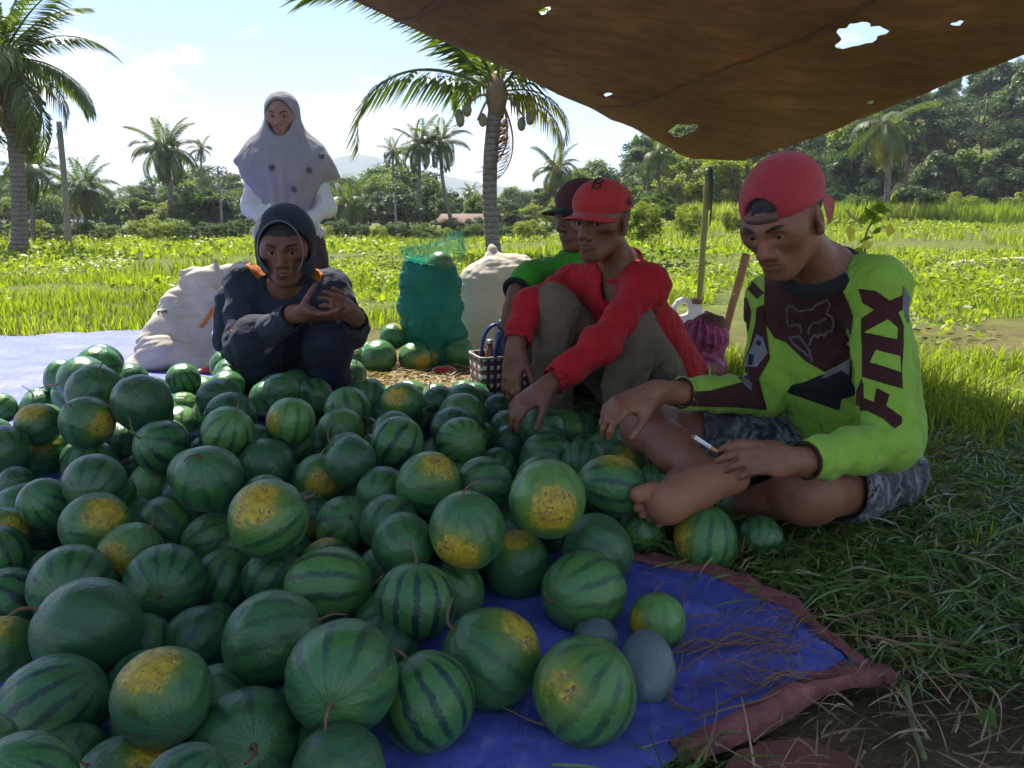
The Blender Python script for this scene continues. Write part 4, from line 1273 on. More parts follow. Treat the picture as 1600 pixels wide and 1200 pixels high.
# features read off the photograph: patch direction / stem direction as (right, up, towards viewer)
FEAT = {
 0: dict(tone=.12, con=.35, stem_dir=(-1, -.1, .3), stem=('dry', 1, 1.0), label='dark plain watermelon highest at the back left of the pile, with a wiry dried tendril'),
 1: dict(tone=.3, con=.5, patch_dir=(.55, -.45, .7), patch=.30, label='watermelon with a yellow and brown scab patch at the back left of the pile'),
 2: dict(tone=.1, con=.4, label='plain very dark watermelon beside the brown-scabbed one at the back left'),
 7: dict(tone=.85, con=.3, patch_dir=(-.6, .1, .7), patch=.35, label='olive-yellow watermelon just in front of the squatting man, left side'),
 11: dict(tone=.75, con=.75, stem_dir=(.35, .65, .6), stem=('dry', 0, .5), label='pale striped watermelon with a dried curling stem, below the squatting man'),
 14: dict(tone=.3, con=.5, patch_dir=(-.8, -.4, .5), patch=.35, label='watermelon with a yellow lower-left side near the left edge by the sunlit tarp'),
 15: dict(tone=.35, con=.5, patch_dir=(-.7, .1, .7), patch=.42, label='yellow and brown tinged watermelon low at the left rim of the pile'),
 16: dict(tone=.35, con=.6, patch_dir=(.75, -.35, .6), patch=.34, label='dark watermelon with a yellow-green right flank, left rear of the pile'),
 19: dict(tone=.25, con=.5, patch_dir=(-.75, .15, .6), patch=.34, label='dark round watermelon with a spotted yellow left cheek, left part of the pile'),
 24: dict(tone=.95, con=.35, stem_dir=(.1, .85, .5), label='small pale yellow-green watermelon with a grey scar on top, left part of the pile'),
 25: dict(tone=.35, con=.55, stem_dir=(-.15, .62, .75), stem=('dry', 3, 2.6), label='big watermelon with a dried tendril lying over its star-shaped top, left centre'),
 26: dict(tone=.4, con=.5, stem_dir=(.5, -.2, .85), stem=('green', 2, 0), label='watermelon with a short green stem stub near the left edge'),
 28: dict(tone=.7, con=.4, patch_dir=(.2, .3, .9), patch=.4, label='pale spotted watermelon cut by the left picture edge halfway down'),
 30: dict(tone=.4, con=.85, stem_dir=(-.9, .1, .3), patch_dir=(.95, .05, .2), patch=.30, label='wide striped watermelon with a yellow-brown right end, left of centre'),
 34: dict(tone=.5, con=.6, label='watermelon right in front of the squatting man\'s feet'),
 42: dict(tone=.55, con=.5, patch_dir=(-.1, .35, .9), patch=.26, label='watermelon with a small yellow blotch facing up, back centre of the pile'),
 51: dict(tone=.8, con=.6, stem_dir=(.2, .95, .2), patch_dir=(-.85, -.1, .5), patch=.25, label='light green watermelon with pale stripes and yellow left side, back centre'),
 53: dict(tone=.7, con=.3, stem_dir=(.1, .6, .7), patch_dir=(.8, .3, .55), patch=.28, label='bright green watermelon with a brown-scabbed yellow right shoulder, back centre'),
 46: dict(tone=.2, con=.5, stem_dir=(.4, .85, .3), stem=('green', 2, 0), label='dark watermelon with a thin upright stem, back centre right'),
 59: dict(tone=.25, con=.3, stem_dir=(.05, -.35, .92), stem=('green', 0, 1.3), label='dark dull watermelon with a hooked green stem facing the viewer'),
 60: dict(tone=.55, con=.55, stem_dir=(.1, .95, .35), patch_dir=(-.05, -.8, .65), patch=.42, stem=('green', 2, 1), label='watermelon whose underside shows a bright yellow brown-scabbed patch'),
 58: dict(tone=.15, con=.35, stem_dir=(-.7, .7, .2), stem=('dry', 1, 2.0), label='smooth dark watermelon right of the one with a yellow underside'),
 65: dict(tone=.55, con=.7, stem_dir=(-.85, -.1, .5), patch_dir=(.75, .55, .35), patch=.27, label='big striped watermelon with a yellow upper right shoulder, centre of the pile'),
 68: dict(tone=.6, con=.75, stem_dir=(.9, .4, .1), patch_dir=(-.8, .15, .6), patch=.36, label='big watermelon with a speckled yellow left side, middle left of the pile'),
 70: dict(tone=.6, con=.8, stem_dir=(.18, .25, .95), stem=('stub', 0, 0), label='watermelon showing its star of pale veins and stalk scar straight to the viewer'),
 72: dict(tone=.4, con=.5, stem_dir=(.2, -.4, .8), label='watermelon between the vein-star one and the big yellow-patched one'),
 74: dict(tone=.4, con=.6, patch_dir=(-.30, -.15, .92), patch=.34, label='large dark watermelon with a big round yellow patch facing the viewer, centre right'),
 76: dict(tone=.85, con=.4, stem_dir=(0, .93, .3), patch_dir=(.15, -.28, .92), patch=.40, label='round bright green watermelon with a large scabby yellow patch, next to the bare foot'),
 77: dict(tone=.45, con=.9, stem_dir=(-.95, .1, .2), patch_dir=(.45, .8, .2), patch=.22, dirt=1, label='striped watermelon touched by the toes of the bare foot'),
 78: dict(tone=.5, con=.9, stem_dir=(-.8, .3, .5), label='dark-lined watermelon at the back right in front of the red-shirted man'),
 83: dict(tone=.45, con=.9, stem_dir=(-.8, .3, .5), label='large dark-lined watermelon behind the round one with the scabby yellow patch'),
 81: dict(tone=.8, con=.3, label='olive watermelon at the back right below the red-shirted man\'s hands'),
 91: dict(tone=.25, con=.5, stem_dir=(-.6, .5, .5), label='broad dark watermelon lying in front of the bare foot, next to the tarp'),
 92: dict(tone=.6, con=.8, stem_dir=(.1, .97, .2), patch_dir=(-.85, -.2, .45), patch=.30, label='striped watermelon with yellow left side on the grass below the bare foot'),
 93: dict(tone=.45, con=.6, label='small watermelon farthest right, lying against the seated man\'s knee'),
 90: dict(tone=.7, con=.6, stem_dir=(0, .9, .4), label='small pale green watermelon under the toes of the bare foot'),
 94: dict(tone=.4, con=.8, label='dark watermelon in shadow right under the bare heel'),
 97: dict(tone=.65, con=.35, patch_dir=(-.45, .0, .85), patch=.33, label='watermelon with yellow brown-dotted front, left, behind the vertically striped one'),
 98: dict(tone=.4, con=.8, stem_dir=(.2, .3, -.9), label='broad dark-veined watermelon at the left, behind the big plain one'),
 99: dict(tone=.4, con=.85, stem_dir=(-.12, -.30, .94), stem=('stub', 1, 0), label='watermelon with upright dark stripes and a star-shaped scar facing the viewer, left'),
 100: dict(tone=.18, con=.25, stem_dir=(-.8, .6, 0), label='very big smooth dark watermelon near the left foreground'),
 103: dict(tone=.5, con=.5, patch_dir=(.3, .5, .8), patch=.45, label='yellow-topped watermelon cut by the left picture edge, lower left'),
 104: dict(tone=.45, con=.95, stem_dir=(.82, .38, .42), label='boldly striped watermelon with its reddish blossom end to the right, bottom left corner'),
 105: dict(tone=.45, con=.5, patch_dir=(-.12, .2, .95), patch=.38, label='watermelon with a big bright yellow patch facing the viewer, bottom left'),
 109: dict(tone=.35, con=.5, stem_dir=(.9, .2, .3), label='large dusky watermelon behind the one with the curved dry stem, lower left centre'),
 110: dict(tone=.4, con=.75, stem_dir=(.12, -.12, .97), stem=('dry', 2, 4.2), label='watermelon with a brown stalk scar and hanging stem facing the viewer, bottom'),
 111: dict(tone=.3, con=.5, patch_dir=(.65, .3, .7), patch=.42, label='watermelon with a yellow-green right side cut by the bottom picture edge'),
 112: dict(tone=.75, con=.75, stem_dir=(.95, -.1, .2), label='pale green watermelon with horizontal dark lines, centre foreground'),
 113: dict(tone=.55, con=1.0, stem_dir=(.05, .97, .15), stem=('dry', 3, 4.0), label='watermelon with bold vertical stripes and a twisted dry stem on top, centre'),
 116: dict(tone=.45, con=.7, stem_dir=(-.22, -.42, .88), stem=('dry', 0, 2.2), label='largest foreground watermelon with a curved brown dry stem facing the viewer'),
 118: dict(tone=.55, con=1.0, stem_dir=(-.45, .85, .2), stem=('dry', 2, 2.0), label='boldly striped watermelon right of the one with the curved dry stem, front row'),
 119: dict(tone=.4, con=.5, stem_dir=(-.7, .5, .3), patch_dir=(.97, .05, .15), patch=.22, label='big watermelon with a thin yellow rim on its right, alone on the blue tarp'),
 120: dict(tone=.4, con=.5, patch_dir=(-.45, .35, .8), patch=.42, dirt=.5, label='small watermelon with a bright lemon-yellow side resting on the blue tarp'),
 121: dict(tone=.2, con=.3, stem_dir=(1, 0, 0), label='dark bluish watermelon cut by the bottom picture edge in the middle'),
 122: dict(tone=.65, con=.6, stem_dir=(-.65, -.25, .7), label='round light green watermelon behind the grey one on the blue tarp'),
 123: dict(tone=.65, con=.7, stem_dir=(.55, .75, .3), patch_dir=(-.7, -.4, .5), patch=.10, label='largest light green watermelon at the front of the blue tarp'),
 124: dict(grey=.9, tone=.3, con=.2, label='small flat grey-blue watermelon wedged between two green ones on the tarp'),
 125: dict(grey=.95, tone=.3, con=.2, lng=True, stem_dir=(-.05, -.9, .4), stem=('dry', 2, 1.0), label='oblong grey-blue watermelon with curled brown stem on the blue tarp'),
 126: dict(tone=.85, con=.3, stem_dir=(-.1, .95, .3), patch_dir=(-.8, -.1, .6), patch=.30, dirt=.2, label='small light green watermelon with a yellow cheek on the blue tarp'),
}
SKIP = {5, 21, 38, 54, 55, 61, 64, 89}
rs = random.Random(12)
NV = 127
names = {i: FEAT[i]['label'] for i in FEAT}
pix = {}
def project(c):
    d = np.asarray(c, float) - np.array([0, 0, CAM_H])
    xc = d[0]; yc = d[1] * SP + d[2] * CP; zc = d[1] * CP - d[2] * SP
    return np.array([800 + F_PX * xc / zc, 600 - F_PX * yc / zc])
for i in range(NV):
    pix[i] = project([v / 1000 for v in MEL[i][:3]])
SHORT = {0: 'the highest dark one with the dried tendril', 1: 'the brown-scabbed one at the back left', 11: 'the pale striped one with the curling stem',
 16: 'the dark one with the yellow-green right flank', 19: 'the one with the spotted yellow left cheek', 24: 'the small yellow-green one with the grey top scar', 25: 'the big one with the tendril on top',
 30: 'the wide striped one with the yellow-brown end', 42: 'the one with the small yellow blotch on top', 51: 'the light green one with pale stripes', 53: 'the bright green one with the scabbed shoulder',
 59: 'the one with the hooked green stem', 60: 'the one with the yellow underside', 65: 'the striped one with the yellow shoulder', 68: 'the big one with the speckled yellow left side',
 70: 'the one showing its star of veins', 74: 'the dark one with the big round yellow patch', 76: 'the round one with the scabby yellow patch', 77: 'the striped one touched by the toes',
 83: 'the large dark-lined one', 97: 'the one with the yellow brown-dotted front', 99: 'the one with upright stripes and star scar', 100: 'the very big smooth dark one', 105: 'the one with the big bright yellow patch',
 112: 'the pale one with horizontal lines', 113: 'the one with bold vertical stripes', 116: 'the one with the curved dry stem', 15: 'the yellow and brown tinged one at the left rim', 91: 'the broad dark one before the foot',
 34: 'the one at the squatting man\'s feet', 78: 'the dark-lined one before the red-shirted man', 120: 'the lemon-yellow sided one', 2: 'the plain very dark one at the back left', 58: 'the smooth dark one beside the yellow-undersided one', 98: 'the broad dark-veined one'}
used = set()
todo = [i for i in range(NV) if i not in SKIP and i not in names]
cand = []
for i in todo:
    for a in SHORT:
        d = pix[i] - pix[a]; L = float(np.hypot(d[0], d[1] * 1.3))
        if abs(d[0]) > abs(d[1]) * 1.2: w = 'directly left of' if d[0] < 0 else 'directly right of'
        else: w = 'just behind' if d[1] < 0 else 'just in front of'
        cand.append((L, i, a, w))
cand.sort()
for L, i, a, w in cand:
    if i in names or (a, w) in used: continue
    used.add((a, w)); names[i] = 'green watermelon ' + w + ' ' + SHORT[a]
for i in range(NV):
    if i in SKIP: continue
    x_, y_, z_, r_ = [v / 1000 for v in MEL[i]]
    f = dict(FEAT.get(i, {})); f.pop('label', None)
    f.setdefault('tone', rs.choice([.12, .25, .4, .5, .6, .75])); f.setdefault('con', rs.uniform(.6, 1.0))
    if 'patch' not in f and rs.random() < .07:
        f['patch'] = rs.uniform(.15, .3)
    if 'stem' not in f and rs.random() < .26:
        f['stem'] = ('dry', rs.randrange(4), rs.uniform(0, 6))
        if 'stem_dir' not in f: f['stem_dir'] = (rs.uniform(-.7, .7), rs.uniform(.2, .9), rs.uniform(.1, .7))
    make_melon((x_, y_, z_), r_, names[i], seed=i, **f)
for k in range(NV, len(MEL)):
    x_, y_, z_, r_ = [v / 1000 for v in MEL[k]]
    make_melon((x_, y_, z_), r_, 'green watermelon mostly hidden down in a gap of the pile', group='watermelons buried in the pile', seed=k,
               tone=rs.choice([.12, .25, .4, .5, .6]), con=rs.uniform(.4, .9), patch=rs.choice([0, 0, 0, 0, 0, .25]))

# melons lying at the back, by the sacks
def on_ground(px, bottom, wpx, label, **k):
    g = G(px, bottom)
    r = wpx / 2 / F_PX * (g[1] * CP + .15)
    make_melon((g[0], g[1] + r * .6, g[2] + r * .97), r, label, group='watermelons by the sacks', **k)
    return g, r
on_ground(590, 588, 56, 'large dull watermelon at the left of the little heap before the net sack', seed=201, tone=.5, con=.4)
on_ground(648, 586, 50, 'yellowish watermelon in the heap at the foot of the net sack', seed=202, tone=.55, con=.4, patch_dir=(.7, -.4, .5), patch=.3)
on_ground(673, 580, 42, 'watermelon with a brown-yellow face between net sack and heap', seed=203, tone=.5, con=.4, patch_dir=(0, -.1, 1), patch=.36)
on_ground(716, 580, 52, 'dark watermelon right of the net sack\'s foot, near the basket', seed=204, tone=.5, con=.3)
on_ground(560, 586, 46, 'watermelon at the squatting man\'s left, in front of the heap', seed=205, tone=.35, con=.5)
on_ground(576, 569, 34, 'pale watermelon at the back of the heap left of the net sack', seed=206, tone=.9, con=.3)
g1 = G(616, 578)
make_melon(P(614, 526, g1[1]), 21 / F_PX * g1[1], 'watermelon with an orange-yellow top lying on the heap before the net sack', seed=207, tone=.4, con=.3, patch_dir=(.3, .7, .6), patch=.42, group='watermelons by the sacks', dirt=.4)
MAT_FLESH = simple('melon_flesh', (0.62, 0.055, 0.040), .35, .2, 20, .3, 80)
MAT_RIND = simple('rind_white', (0.62, 0.66, 0.50), .5, .1, 10)
MAT_SKIN_G = simple('rind_green', (0.05, 0.13, 0.04), .4, .3, 20)
def slice_(px, py, wpx, label, az=0.0, tilt=.5):
    """a cut wedge: green skin, white rind and red flesh"""
    g = G(px, py); L = wpx / F_PX * g[1] * CP / 2 * 1.02
    root = thing('melon_slice', label, 'melon slice', g)
    ca, sa = math.cos(az), math.sin(az)
    def wedge(R0, R1, w0):
        V, Q = [], []
        n = 18
        for i in range(n + 1):
            a = math.pi * i / n
            for rr in (R0, R1):
                for s in (-1, 1):
                    wd = w0 * math.sin(a) * rr / L
                    p = np.array([-math.cos(a) * rr, s * wd, -math.sin(a) * rr * .62])
                    p = np.array([p[0], p[1] * math.cos(tilt) - p[2] * math.sin(tilt), p[1] * math.sin(tilt) + p[2] * math.cos(tilt)])
                    p = np.array([p[0] * ca - p[1] * sa, p[0] * sa + p[1] * ca, p[2]]) + g + [0, 0, L * .62]
                    V.append(p)
        for i in range(n):
            b0 = i * 4; b1 = b0 + 4
            Q += [(b0, b1, b1 + 1, b0 + 1), (b0 + 2, b0 + 3, b1 + 3, b1 + 2), (b0, b0 + 2, b1 + 2, b1), (b0 + 1, b1 + 1, b1 + 3, b0 + 3)]
        return np.array(V), np.array(Q)
    V, Q = wedge(.0, L * .86, L * .42); part('flesh', V, Q, MAT_FLESH, root)
    V, Q = wedge(L * .86, L * .96, L * .42); part('rind', V, Q, MAT_RIND, root)
    V, Q = wedge(L * .96, L, L * .42); part('skin', V, Q, MAT_SKIN_G, root)
slice_(694, 590, 40, 'eaten red watermelon slice lying before the net sack', .2, 1.25)
slice_(330, 592, 44, 'sunlit red watermelon slice at the squatting man\'s right', -.1, 1.3)
slice_(906, 632, 34, 'red watermelon slice on the ground beyond the right man\'s hand', .3, 1.2)

# ------------------------------------------------------------------ sacks, basket, jug, bag, tool
def cloth_noise(amp, sc, amp2=0.0, sc2=1.0, stretch=(1, 1, 1)):
    st = np.array(stretch)
    return lambda V: amp * vnoise(V * st, sc) + (amp2 * vnoise(V * st + 9.1, sc2) if amp2 else 0)

MAT_NET = simple('green_net_sack', (0.012, 0.18, 0.128), .5, .3, 10, .7, 220, .35, translucent=.30, tcol=(.02, .32, .2))
MAT_SACK = simple('white_woven_sack', (0.60, 0.51, 0.38), .65, .14, 7, .6, 240, .25, translucent=.10)
gN = G(678, 583)
YN = gN[1] + .14
def at(px, py, Y=None): return P(px, py, YN if Y is None else Y)
pr = []
for px, py, r in ((660, 560, .10), (700, 560, .10), (652, 520, .095), (698, 522, .10), (648, 478, .09), (690, 480, .105), (655, 440, .085), (692, 445, .09), (675, 500, .12), (674, 545, .11)):
    pr.append(Ell(at(px, py), (r, r * .9, r), k=.022))
pr.append(Cone(at(662, 440), at(668, 412), .10, .125, k=.05, flat=((0, 1, 0), .7)))
pr.append(Cone(at(668, 418), at(672, 370), .105, .135, k=.02, op='sub', flat=((0, 1, 0), .7)))
pr.append(Plane(at(640, 388), unit(np.array([.25, .35, 1])), None))
V, Q, T = sculpt(pr, .007, wrinkle=lambda V: .010 * (np.abs(vnoise(V * np.array([1, 1, 2.6]), 13)) - .3) + .004 * vnoise(V, 40))
root = thing('net_sack', 'bulging green net sack full of watermelons, open at the top', 'sack', gN)
nets = part('sack_body', V, Q, MAT_NET, root)
# frayed mesh standing up round the mouth, taller on the right
rows = []
rg = np.random.default_rng(3)
it = []
mouth = [(632, 404), (640, 398), (655, 396), (672, 392), (690, 386), (706, 380), (716, 384), (722, 400)]
mc = catmull([at(x_, y_, YN + .07 * math.sin(i * .45)) for i, (x_, y_) in enumerate(mouth)], 40)
tops = catmull([at(x_, y_, YN + .10 * math.sin(i * .45)) for i, (x_, y_) in enumerate([(624, 392), (636, 386), (652, 384), (672, 381), (692, 376), (710, 370), (722, 372), (728, 390)])], 40)
gi = []
VV = np.concatenate([mc - [0, 0, .05], mc, (mc + tops) / 2 + rg.normal(0, .004, mc.shape), tops + rg.normal(0, .005, mc.shape)])
gi = np.arange(160).reshape(4, 40)
m, nt, b = new_mat('net_fringe')
co = objco(nt)
setc(nt, b, (0.02, 0.30, 0.20)); b.inputs['Roughness'].default_value = .5
wv1 = nd(nt, 'ShaderNodeTexWave', {'Vector': co, 'Scale': 46.0, 'Distortion': 2.0, 'Detail': 2.0}, bands_direction='DIAGONAL')
wv2 = nd(nt, 'ShaderNodeTexWave', {'Vector': nd(nt, 'ShaderNodeMapping', {'Vector': co, 'Scale': (-1, 1, 1)}).outputs[0], 'Scale': 46.0, 'Distortion': 2.0, 'Detail': 2.0}, bands_direction='DIAGONAL')
al = maprange(nt, math_n(nt, 'MAXIMUM', wv1.outputs[1], wv2.outputs[1]), .62, .75)
trl = nd(nt, 'ShaderNodeBsdfTranslucent', {'Color': (.03, .45, .30, 1)})
mxa = nd(nt, 'ShaderNodeMixShader', {0: .5, 1: b.outputs[0], 2: trl.outputs[0]})
tp = nd(nt, 'ShaderNodeBsdfTransparent')
mxb = nd(nt, 'ShaderNodeMixShader', {0: al, 1: tp.outputs[0], 2: mxa.outputs[0]})
nt.links.new(mxb.outputs[0], nt.nodes['Material Output'].inputs[0])
MAT_FRINGE = m
part('net_mouth', VV, np.stack([gi[:-1, :-1], gi[:-1, 1:], gi[1:, 1:], gi[1:, :-1]], -1).reshape(-1, 4), MAT_FRINGE, root)
it = []
for i in range(150):
    k = rg.integers(0, 40); p = tops[k] * rg.uniform(.3, 1) ; 
    p = mc[k] + (tops[k] - mc[k]) * rg.uniform(.3, 1.0)
    d = unit(np.array([rg.normal(0, .5), rg.normal(0, .4), 1.0])); L = rg.uniform(.015, .05)
    it.append(tube([p, p + d * L * .5 + rg.normal(0, .003, 3), p + d * L], .0009, 3, False))
V, F = join(it)
fr = part('frayed_threads', V, F, simple('net_thread', (0.03, .33, .22), .5, .2), root)
make_melon(at(688, 413, YN - .01), .064, 'dark watermelon showing in the mouth of the green net sack', seed=230, tone=.3, con=.3, group='watermelons by the sacks', stem_dir=(-.5, .6, .5))

# white sack behind
gW = G(768, 572); YW = gW[1] + .22
pr = []
for px, py, r in ((748, 560, .12), (790, 560, .12), (742, 520, .11), (785, 522, .13), (752, 478, .115), (795, 480, .12), (748, 440, .10), (790, 438, .115), (768, 500, .16), (770, 545, .15), (812, 425, .09)):
    pr.append(Ell(P(px, py, YW), (r, r * .85, r), k=.05))
pr.append(Cone(P(772, 430, YW), P(768, 385, YW + .02), .085, .016, k=.07))
V, Q, T = sculpt(pr, .008, wrinkle=lambda V: .012 * (np.abs(vnoise(V * np.array([1, 1, 2.8]), 11)) - .3) + .005 * (np.abs(vnoise(V * np.array([1, 1, 2.0]), 27)) - .3))
root = thing('white_sack', 'full off-white woven sack knotted to a point, beside the green net sack', 'sack', gW)
part('sack_body', V, Q, MAT_SACK, root)

# slumped sunlit sack on the tarp at the left
gS = G(268, 585); YS = gS[1] + .10
pr = [Ell(P(232, 566, YS), (.10, .11, .050), k=.06), Ell(P(300, 558, YS), (.12, .12, .075), k=.06), Ell(P(266, 545, YS), (.15, .12, .085), k=.06),
      Cone(P(262, 535, YS), P(272, 492, YS + .03), .135, .085, k=.05, flat=((0, 1, 0), .7)),
      Cone(P(275, 492, YS + .03), P(312, 448, YS + .05), .085, .080, k=.04, flat=((.3, 1, 0), .45)),
      Cone(P(314, 450, YS + .05), P(352, 430, YS + .08), .080, .050, k=.03, flat=((.3, 1, 0), .35)),
      Cone(P(332, 434, YS + .06), P(338, 404, YS + .06), .045, .008, k=.02, flat=((.3, 1, 0), .4)),
      Cone(P(345, 434, YS + .07), P(362, 412, YS + .09), .04, .010, k=.02, flat=((.3, 1, 0), .4)),
      Cone(P(298, 455, YS + .05), P(281, 422, YS + .06), .045, .006, k=.02, flat=((.3, 1, 0), .4)),
      Cone(P(306, 540, YS + .02), P(320, 466, YS + .05), .080, .075, k=.04, flat=((.3, 1, 0), .6)),
      Ell(P(302, 572, YS - .10), (.075, .06, .035), k=.02)]
pr.append(Plane(np.array([0, 0, float(gz(-1.5, 3.6)) + .012]), (0, 0, -1)))
V, Q, T = sculpt(pr, .007, wrinkle=lambda V: .030 * (np.abs(vnoise(V @ np.array([[1, .5, 0], [0, 1, .4], [-.5, 0, 1.6]]), 7)) - .3) + .016 * (np.abs(vnoise(V @ np.array([[.6, .2, 0], [0, 1, .9], [-1, 0, 1.8]]), 15)) - .3))
root = thing('slumped_sack', 'crumpled pale woven sack slumped on the sunlit tarp left of the squatting man', 'sack', gS)
sb = part('sack_body', V, Q, MAT_SACK, root)
bv = bvh_of(V, Q)
MAT_ORANGE = simple('orange_print', (0.60, 0.20, 0.02), .6, .15)
MAT_INK = simple('black_print', (0.03, 0.03, 0.035), .7, .2)
dv, df = decal(bv, [(310, 512), (322, 495), (338, 470), (332, 492), (318, 512)], 3); 
if len(df): part('orange_print', dv, df, MAT_ORANGE, root, under=sb)
def letters(polys, mat, nm, bv, root, under, step=3.0, off=.002):
    it = [decal(bv, p, step, off) for p in polys]
    it = [(v, f) for v, f in it if len(f)]
    if it:
        V, F = join(it); return part(nm, V, F, mat, root, under=under)
def stroke(pts, w):
    """outline of a stroke through pixel points"""
    p = np.asarray(pts, float); t = np.gradient(p, axis=0); t /= np.linalg.norm(t, axis=1, keepdims=True) + 1e-9
    n = np.stack([-t[:, 1], t[:, 0]], 1) * w / 2
    return np.concatenate([p + n, (p - n)[::-1]])
letters([stroke([(246, 487), (251, 487)], 1.6), stroke([(248.5, 487), (248.5, 491)], 1.6), stroke([(254, 485), (254, 490)], 1.6),
         stroke([(257, 490), (257, 485)], 1.4), stroke([(257, 485), (261, 489)], 1.4), stroke([(261, 490), (261, 485)], 1.4)], MAT_INK, 'lettering', bv, root, sb, 2.0, .003)

# woven basket
gB = G(786, 640); bw, bd, bh = .235, .17, .20
BR = .35
root = thing('woven_basket', 'brown and white checked woven plastic basket with blue handles beside the red-shirted man', 'basket', gB + [0, .10, 0])
m, nt, b = new_mat('basket_weave')
uv = objco(nt)
sepb = nd(nt, 'ShaderNodeSeparateXYZ', {0: uv})
hx = math_n(nt, 'ADD', sepb.outputs[0], sepb.outputs[1])
def cells(v, s): return math_n(nt, 'FRACT', math_n(nt, 'MULTIPLY', v, s))
fa, fb = cells(hx, 29.0), cells(sepb.outputs[2], 29.0)
qa = math_n(nt, 'MULTIPLY', math_n(nt, 'GREATER_THAN', fa, .5), math_n(nt, 'LESS_THAN', fa, .98)); qb = math_n(nt, 'MULTIPLY', math_n(nt, 'GREATER_THAN', fb, .5), math_n(nt, 'LESS_THAN', fb, .98))
wq = math_n(nt, 'MULTIPLY', qa, qb)
setc(nt, b, mixc(nt, wq, ramp(nt, noise(nt, uv, 20, 3), [(.3, (0.055, 0.022, 0.018)), (.7, (0.10, 0.045, 0.035))]), (0.55, 0.50, 0.44)))
b.inputs['Roughness'].default_value = .4
gap = math_n(nt, 'MINIMUM', math_n(nt, 'ABSOLUTE', math_n(nt, 'SUBTRACT', fa, .49)), math_n(nt, 'ABSOLUTE', math_n(nt, 'SUBTRACT', fb, .49)))
bump(nt, b, maprange(nt, gap, 0, .12), .8, .006)
MAT_BASKET = m
bc = gB + np.array([0, .10, 0])
def rot2(x, y): return x * math.cos(BR) - y * math.sin(BR), x * math.sin(BR) + y * math.cos(BR)
def bring(z, sx, sy, r=.02, n=6):
    out = []
    for cx_, cy_, a0 in ((1, 1, 0), (-1, 1, 90), (-1, -1, 180), (1, -1, 270)):
        for k in range(n):
            a = R(a0 + 90 * k / (n - 1))
            x_, y_ = rot2(cx_ * (sx - r) + r * math.cos(a), cy_ * (sy - r) + r * math.sin(a))
            out.append([x_, y_, z])
    return np.array(out) + bc
rings_ = [bring(.0, bw / 2 * .93, bd / 2 * .93), bring(.01, bw / 2 * .95, bd / 2 * .95), bring(bh, bw / 2, bd / 2), bring(bh + .004, bw / 2 - .003, bd / 2 - .003), bring(bh, bw / 2 - .006, bd / 2 - .006), bring(.012, bw / 2 * .95 - .006, bd / 2 * .95 - .006)]
nr = 24
V = np.concatenate(rings_); gi = np.arange(nr * len(rings_)).reshape(len(rings_), nr); g2 = np.roll(gi, -1, 1)
Q = np.stack([gi[:-1], g2[:-1], g2[1:], gi[1:]], -1).reshape(-1, 4)
V = np.concatenate([V, [bc + [0, 0, .012]]]); Tt = np.stack([gi[-1], g2[-1], np.full(nr, len(V) - 1)], 1)
part('basket_body', V, [Q, Tt], MAT_BASKET, root, False)
rim = np.concatenate([bring(bh + .002, bw / 2, bd / 2), bring(bh + .002, bw / 2, bd / 2)[:1]])
V, F = tube(rim, .005, 6); part('rim', V, F, simple('basket_rim', (0.32, 0.27, 0.24), .5, .2), root)
MAT_BLUE = simple('blue_plastic', (0.012, 0.045, 0.22), .35, .15)
for s in (-1, 1):
    pts = []
    for a in np.linspace(0, math.pi, 15):
        x_, y_ = rot2(-math.cos(a) * .062, s * bd / 2 * .96)
        pts.append(bc + [x_, y_, bh - .02 + .125 * math.sin(a) ** .8])
    V, F = tube(catmull(pts, 26), .0075, 7); part('handle', V, F, MAT_BLUE, root)
x_, y_ = rot2(.02, .03)
fl = bc + np.array([x_, y_, .01])
root2 = thing('dark_flask', 'dark blue-black flask standing upright in the woven basket', 'flask', fl)
V, F = tube(fl + np.array([[0, 0, 0], [0, 0, .005], [0, 0, .27], [0, 0, .28], [0, 0, .285]]), [.036, .040, .040, .036, .030], 16); part('flask_body', V, F, simple('flask_metal', (.02, .03, .05), .3, .2), root2)
V, F = tube(fl + np.array([[0, 0, .285], [0, 0, .315], [0, 0, .32]]), [.032, .032, .026], 14); part('cap', V, F, simple('flask_cap', (.03, .04, .06), .4, .2), root2)
x_, y_ = rot2(-.055, .0)
bl_ = bc + np.array([x_, y_, .01])
root2 = thing('slim_bottle', 'slim shiny brown bottle between the basket\'s blue handles', 'bottle', bl_)
V, F = tube(bl_ + np.array([[0, 0, 0], [0, 0, .20], [0, 0, .215], [0, 0, .235]]), [.018, .018, .012, .010], 12); part('bottle_body', V, F, simple('brown_bottle', (.16, .07, .035), .25, .2), root2)
V, F = tube(bl_ + np.array([[0, 0, .235], [0, 0, .25]]), [.013, .013], 10); part('cap', V, F, simple('bottle_cap', (.55, .55, .55), .3, .1, metal=.6), root2)
x_, y_ = rot2(.07, -.01)
pg = bc + np.array([x_, y_, .02])
pr = [Ell(pg + [0, 0, .07], (.05, .045, .08), k=.03), Ell(pg + [.01, 0, .16], (.045, .035, .055), k=.03), Cone(pg + [0, 0, .18], pg + [.02, 0, .235], .03, .012, k=.03)]
V, Q, T = sculpt(pr, .006, wrinkle=cloth_noise(.008, 30, .004, 70))
tag(link('black_plastic_bag', mesh_np('black_plastic_bag', V, Q, True), None, simple('black_plastic', (.012, .016, .018), .18, .3, 8, 0, 1, .6)), 'shiny black plastic bag stuffed into the woven basket', 'plastic bag')

